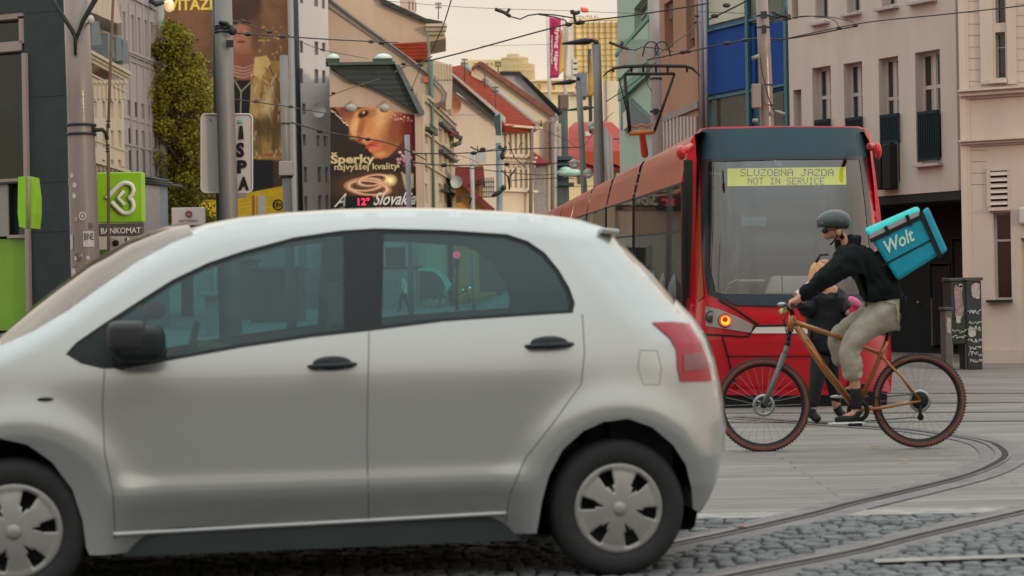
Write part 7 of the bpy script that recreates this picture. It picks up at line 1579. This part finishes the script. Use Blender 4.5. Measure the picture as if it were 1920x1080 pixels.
# section insulators and hanging fittings
def fitting(label, body, arms, d, r=.02):
    s_ = MB()
    for pts, rr in body+arms: s_.tube([P(x,y,d) for x,y in pts], rr, 8)
    tag(build('wire_insulator', s_, WIRE), label, 'insulator', 'insulators on the tram wires')
fitting('dark rod insulator with a forked end against the sky above the red roof', [([(928,17),(945,23),(957,31)],.026),([(949,26),(956,16)],.02)], [([(957,31),(975,36),(990,29),(1010,26),(1040,28),(1078,34)],.010),([(1010,27),(1040,32),(1060,38),(1064,45)],.010)], 27)
fitting('cluster of clamps in front of the golden tower lettering', [([(1071,22),(1080,25),(1087,22)],.028),([(1076,26),(1079,44)],.02),([(1072,19),(1074,26)],.03),([(1090,38),(1087,45)],.03)], [], 27)
fitting('dark rod insulator with a curled tail in front of the green house', [([(1142,79),(1165,88),(1178,92)],.022),([(1165,86),(1167,78)],.025)], [([(1178,92),(1190,94),(1205,88),(1230,90),(1262,96)],.008)], 29)
fitting('large rod fitting on the lower wires under the white gable', [([(882,275),(897,283),(905,284)],0.018),([(895,273),(897,287)],0.012)], [([(905,284),(940,277)],0.009)], 50)
fitting('rod fitting with a knob in front of the orange house roof', [([(872,366),(884,372),(880,384)],0.030)], [], 60)
fitting('forked cable bracket in front of the arcaded house', [([(940,319),(952,330),(955,352)],0.027),([(968,315),(957,330)],0.027),([(955,330),(955,356)],0.030)], [], 70)
fitting('curved cable loop beside the blue grey pole', [([(953,266),(965,296),(978,308),(985,314)],0.018),([(973,279),(975,270),(981,268)],0.015)], [], 70)
fitting('dark rod insulator left of the beige pole on the blue panel wires', [([(1447,22),(1462,28),(1474,32)],0.018),([(1472,18),(1476,38)],0.018)], [], 26)
for (x,y0,y1,lab,d) in ((822,5,36,'roof aerial on top of the highest beige gable',105),(871,110,152,'roof aerial rising from the left end of the red roof',120),(909,125,166,'plain thin mast in the middle of the red roof',124),(929,162,212,'roof aerial with crossbars at the lower red roof',124),(934,115,138,'short mast on the pale metal roof',140)):
    s_ = MB(); k = d/100
    s_.tube([P(x,y0,d),P(x,y1,d)], .032*k, 6)
    if 'plain' not in lab:
        for yy in (y0+2,y0+9): s_.tube([P(x-6,yy,d),P(x+6,yy,d)], .022*k, 5); [s_.tube([P(x+o,yy-2.5,d),P(x+o,yy+2.5,d)], .014*k, 4) for o in (-5,-2.5,2.5,5)]
    tag(build('roof_aerial', s_, IRON), lab, 'aerial', 'aerials on the roofs')
# ================================================================ SEEN THROUGH THE CAR: the square behind
def walker(label, px, py, h, coat, leg, hair, facing=1, stride=.25, d=None):
    g_ = G(px,py) if d is None else Vector((P(px,py,d).x,d,gz(P(px,py,d).x,d))); t = thing('person', label, 'person', g_, 'pedestrians seen through the car windows'); f = facing; k = h/1.7
    def j_(x,y,z,r): return (g_+Vector((x*f*k,y*k,z*k)), r*k)
    J_ = {'p': j_(0,0,.92,.12),'s': j_(0,0,1.12,.12),'c': j_(0,0,1.33,.15),'n': j_(0,0,1.49,.05),'h': j_(.01,0,1.57,.085),'t': j_(.0,0,1.65,.08),'no': j_(.1,0,1.57,.02),
          'sl': j_(0,-.17,1.40,.06),'el': j_(.02,-.22,1.13,.045),'wl': j_(.12,-.22,.90,.035),'sr': j_(0,.17,1.40,.06),'er': j_(-.02,.22,1.13,.045),'wr': j_(.10,.22,.92,.035),
          'hl': j_(0,-.09,.86,.10),'kl': j_(stride*.6,-.09,.48,.065),'al': j_(stride*.7,-.09,.08,.045),'fl': j_(stride*.7+.16,-.09,.04,.035),'hr': j_(0,.09,.86,.10),'kr': j_(-stride*.3,.09,.48,.065),'ar': j_(-stride,.09,.10,.045),'fr': j_(-stride+.15,.09,.04,.035)}
    E_ = [('p','s'),('s','c'),('c','n'),('n','h'),('h','t'),('h','no'),('c','sl'),('sl','el'),('el','wl'),('c','sr'),('sr','er'),('er','wr'),('p','hl'),('hl','kl'),('kl','al'),('al','fl'),('p','hr'),('hr','kr'),('kr','ar'),('ar','fr')]
    skinmesh('body', J_, E_, SKIN, t, 'p', 1)
    skinmesh('coat', {a: (J_[a][0], J_[a][1]*1.35+.01) for a in ('s','c','sl','el','sr','er')} | {'b': j_(0,0,.72,.19),'wl': j_(.11,-.22,.95,.05),'wr': j_(.09,.22,.97,.05)}, [('b','s'),('s','c'),('c','sl'),('sl','el'),('el','wl'),('c','sr'),('sr','er'),('er','wr')], coat, t, 's', 1)
    for a in 'lr': skinmesh('trouser_leg', {x: (J_[x+a][0], J_[x+a][1]*1.2) for x in 'hka'}, [('h','k'),('k','a')], leg, t, 'h', 1); skinmesh('shoe', {'a': (J_['a'+a][0],.06*k),'f': (J_['f'+a][0],.05*k)}, [('a','f')], BK, t, 'a', 1)
    skinmesh('hair', {'a': j_(-.03,0,1.66,.095),'b': j_(-.06,0,1.56,.085)}, [('a','b')], hair, t, 'a', 1)
    return t
cA = mat('pale_coat',(.55,.52,.42),.9,var=.1); cB = mat('dark_coat',(.04,.05,.055),.9); cC = mat('red_brown_coat',(.16,.05,.05),.9); cD = mat('grey_coat',(.22,.22,.22),.9); cE = mat('blue_jeans',(.06,.09,.14),.9); cF = mat('tan_coat',(.35,.24,.15),.9)
walker('pedestrian in a long pale coat behind the rear car window', 758,585,1.75,cA,cB,mat('fair_hair',(.55,.45,.30),.8),-1)
walker('pedestrian in a dark coat at the left edge of the rear car window', 724,571,1.6,cB,cB,cB,1)
walker('pedestrian in a tan top left of the pale coat', 735,572,1.7,cF,cE,cB,1)
walker('pedestrian in grey standing before the three wheeler canopy', 790,571,1.75,cC,cE,cB,1)
walker('pedestrian in dark clothes beside the three wheeler canopy', 818,571,1.7,cB,cE,cB,-1)
walker('pedestrian in black waiting behind the three wheeler', 803,566,1.7,cB,cB,cB,1)
walker('pedestrian in a brown coat in front of the cargo trike wheel', 851,574,1.6,cC,cB,cB,-1,.1)
walker('pedestrian with pale jacket seen through the front car window', 322,578,1.7,cA,cB,cB,1)
walker('pedestrian in white walking behind the front car window', 334,577,1.7,mat('white_jacket',(.6,.6,.58),.9),cD,cB,-1)
walker('pedestrian in dark coat left in the front car window', 356,578,1.75,cB,cE,cB,1)
# covered cargo tricycle
g_ = G(850,576); D_ = g_.y; rk = thing('cycle_rickshaw', 'cycle rickshaw with a mint canopy seen through the rear car window', 'rickshaw', g_)
MINT = mat('mint_canopy',(.16,.55,.48),.6,var=.05); 
s_ = MB(); out = [(784,503),(806,502),(820,505),(832,514),(840,524),(846,534),(838,545),(832,530),(824,517),(812,508),(784,507)]
s_.prism([P(x,y,D_-.4) for x,y in out], (0,1.0,0)); build('canopy', s_, MINT, rk)
s_ = MB(); s_.prism([P(x,y,D_-.38) for x,y in ((786,508),(812,510),(824,520),(832,534),(832,560),(786,562))], (0,.95,0)); build('cabin', s_, mat('rickshaw_dark',(.05,.08,.08),.6,var=.2), rk)
for x in (880,800,826):
    c_ = P(x,564,D_-.3 if x != 880 else D_); s_ = MB(); s_.lathe([(.30+.02*math.cos(a),.02*math.sin(a)) for a in [2*math.pi*i/8 for i in range(8)]], c_, 32, 'y', closed=True)
    for k in range(10): a = math.pi*k/5; s_.tube([c_, c_+Vector((.3*math.cos(a),0,.3*math.sin(a)))], .006, 4)
    build('wheel', s_, RUB, rk)
s_ = MB(); s_.tube([P(880,564,D_),P(873,540,D_),P(866,536,D_)], .03, 6); s_.tube([P(874,545,D_),P(846,560,D_),P(832,556,D_)], .035, 6); s_.tube([P(868,538,D_),P(884,538,D_)], .025, 6); build('frame', s_, DARK, rk)
s_ = MB(); s_.ell(P(881,539,D_-.2),(.06,.05,.05)); s_.ell(P(868,543,D_-.2),(.04,.05,.04)); build('lamp', s_, mat('white_lamp',(.8,.8,.8),.3,var=0,emit=(1,1,1),es=1.2), rk)
# traffic light, pharmacy board, low kerb and a lamp post
d = 84; t = pole('traffic light showing red seen through the rear car window', [(857,470),(857,560)], d, .07, DARK, 'traffic_light', 'traffic light', base=False)
s_ = MB(); s_.box(P(852,500,d-.2), P(861,470,d+.1)); build('signal_head', s_, DARK, t); s_ = MB(); s_.ell(P(856,478,d-.25),(.17,.06,.17)); build('red_lens', s_, mat('signal_red',(.8,.02,.05),.4,var=0,emit=(1,.03,.08),es=5), t)
pole('pale lamp post seen through the front car window', [(403,500),(402,550)], 60, .05, FRAME, 'lamp_post', 'lamp post', base=False)
t = thing('shop_sign', 'red sign with a white cross seen at the top of the front car window', 'sign', P(613,475,70)); s_ = MB(); s_.box(P(600,476,70), P(627,456,70.2)); build('sign_panel', s_, mat('sign_red',(.55,.03,.06),.6,emit=(1,.05,.1),es=.12), t)
s_ = MB(); s_.box(P(610,472,69.93), P(617,457,69.97)); s_.box(P(603,464,69.91), P(624,456,69.925)); build('white_cross', s_, WPR, t)
s_ = MB(); s_.box(P(575,505,70.5), P(660,440,73)); tag(build('kiosk', s_, mat('kiosk_pale',(.30,.33,.32),.7,var=.3,scale=1)), 'pale kiosk box behind the red cross sign', 'kiosk')
for lab, x0,x1,y0,y1,cl,dd in (('dim brown market stall seen through the middle of the front window',470,560,505,575,(.12,.09,.08),66),('low grey planter behind the door mirror seen through the front window',384,418,556,578,(.30,.33,.31),50),('dark hoarding seen through the front window',430,470,490,575,(.08,.09,.09),72),('dim dark van seen through the far right of the rear window',900,1060,470,575,(.05,.06,.065),80)):
    a, b_ = P(x0,y1,dd), P(x1,y0,dd); z0 = gz((a.x+b_.x)/2,dd); s_ = MB(); s_.box((a.x,dd,z0-.05),(b_.x,dd+2,b_.z)); s_.box((a.x-.15,dd-.3,b_.z+.003),(b_.x+.15,dd+2.2,b_.z+.12))
    tag(build('market_stall' if 'stall' in lab else 'planter' if 'planter' in lab else 'hoarding' if 'hoard' in lab else 'van', s_, mat('dim%d'%x0,cl,.8,var=.3,scale=1), bevel=.03), lab, 'stall' if 'stall' in lab else 'planter' if 'planter' in lab else 'hoarding' if 'hoard' in lab else 'van')

if HAZE:
    s_ = MB(); s_.box((-600,-70,-1.2),(600,620,75)); hz = build('haze', s_, mat('haze_air',(.5,.5,.5)), origin=(0,0,-1.2)); tag(hz, kind='stuff')
    nt = MATS['haze_air'].node_tree; nt.nodes.clear(); pv = nt.nodes.new('ShaderNodeVolumePrincipled'); pv.inputs['Density'].default_value = HAZE; pv.inputs['Color'].default_value = (.85,.80,.74,1); oo = nt.nodes.new('ShaderNodeOutputMaterial'); nt.links.new(pv.outputs[0], oo.inputs['Volume'])
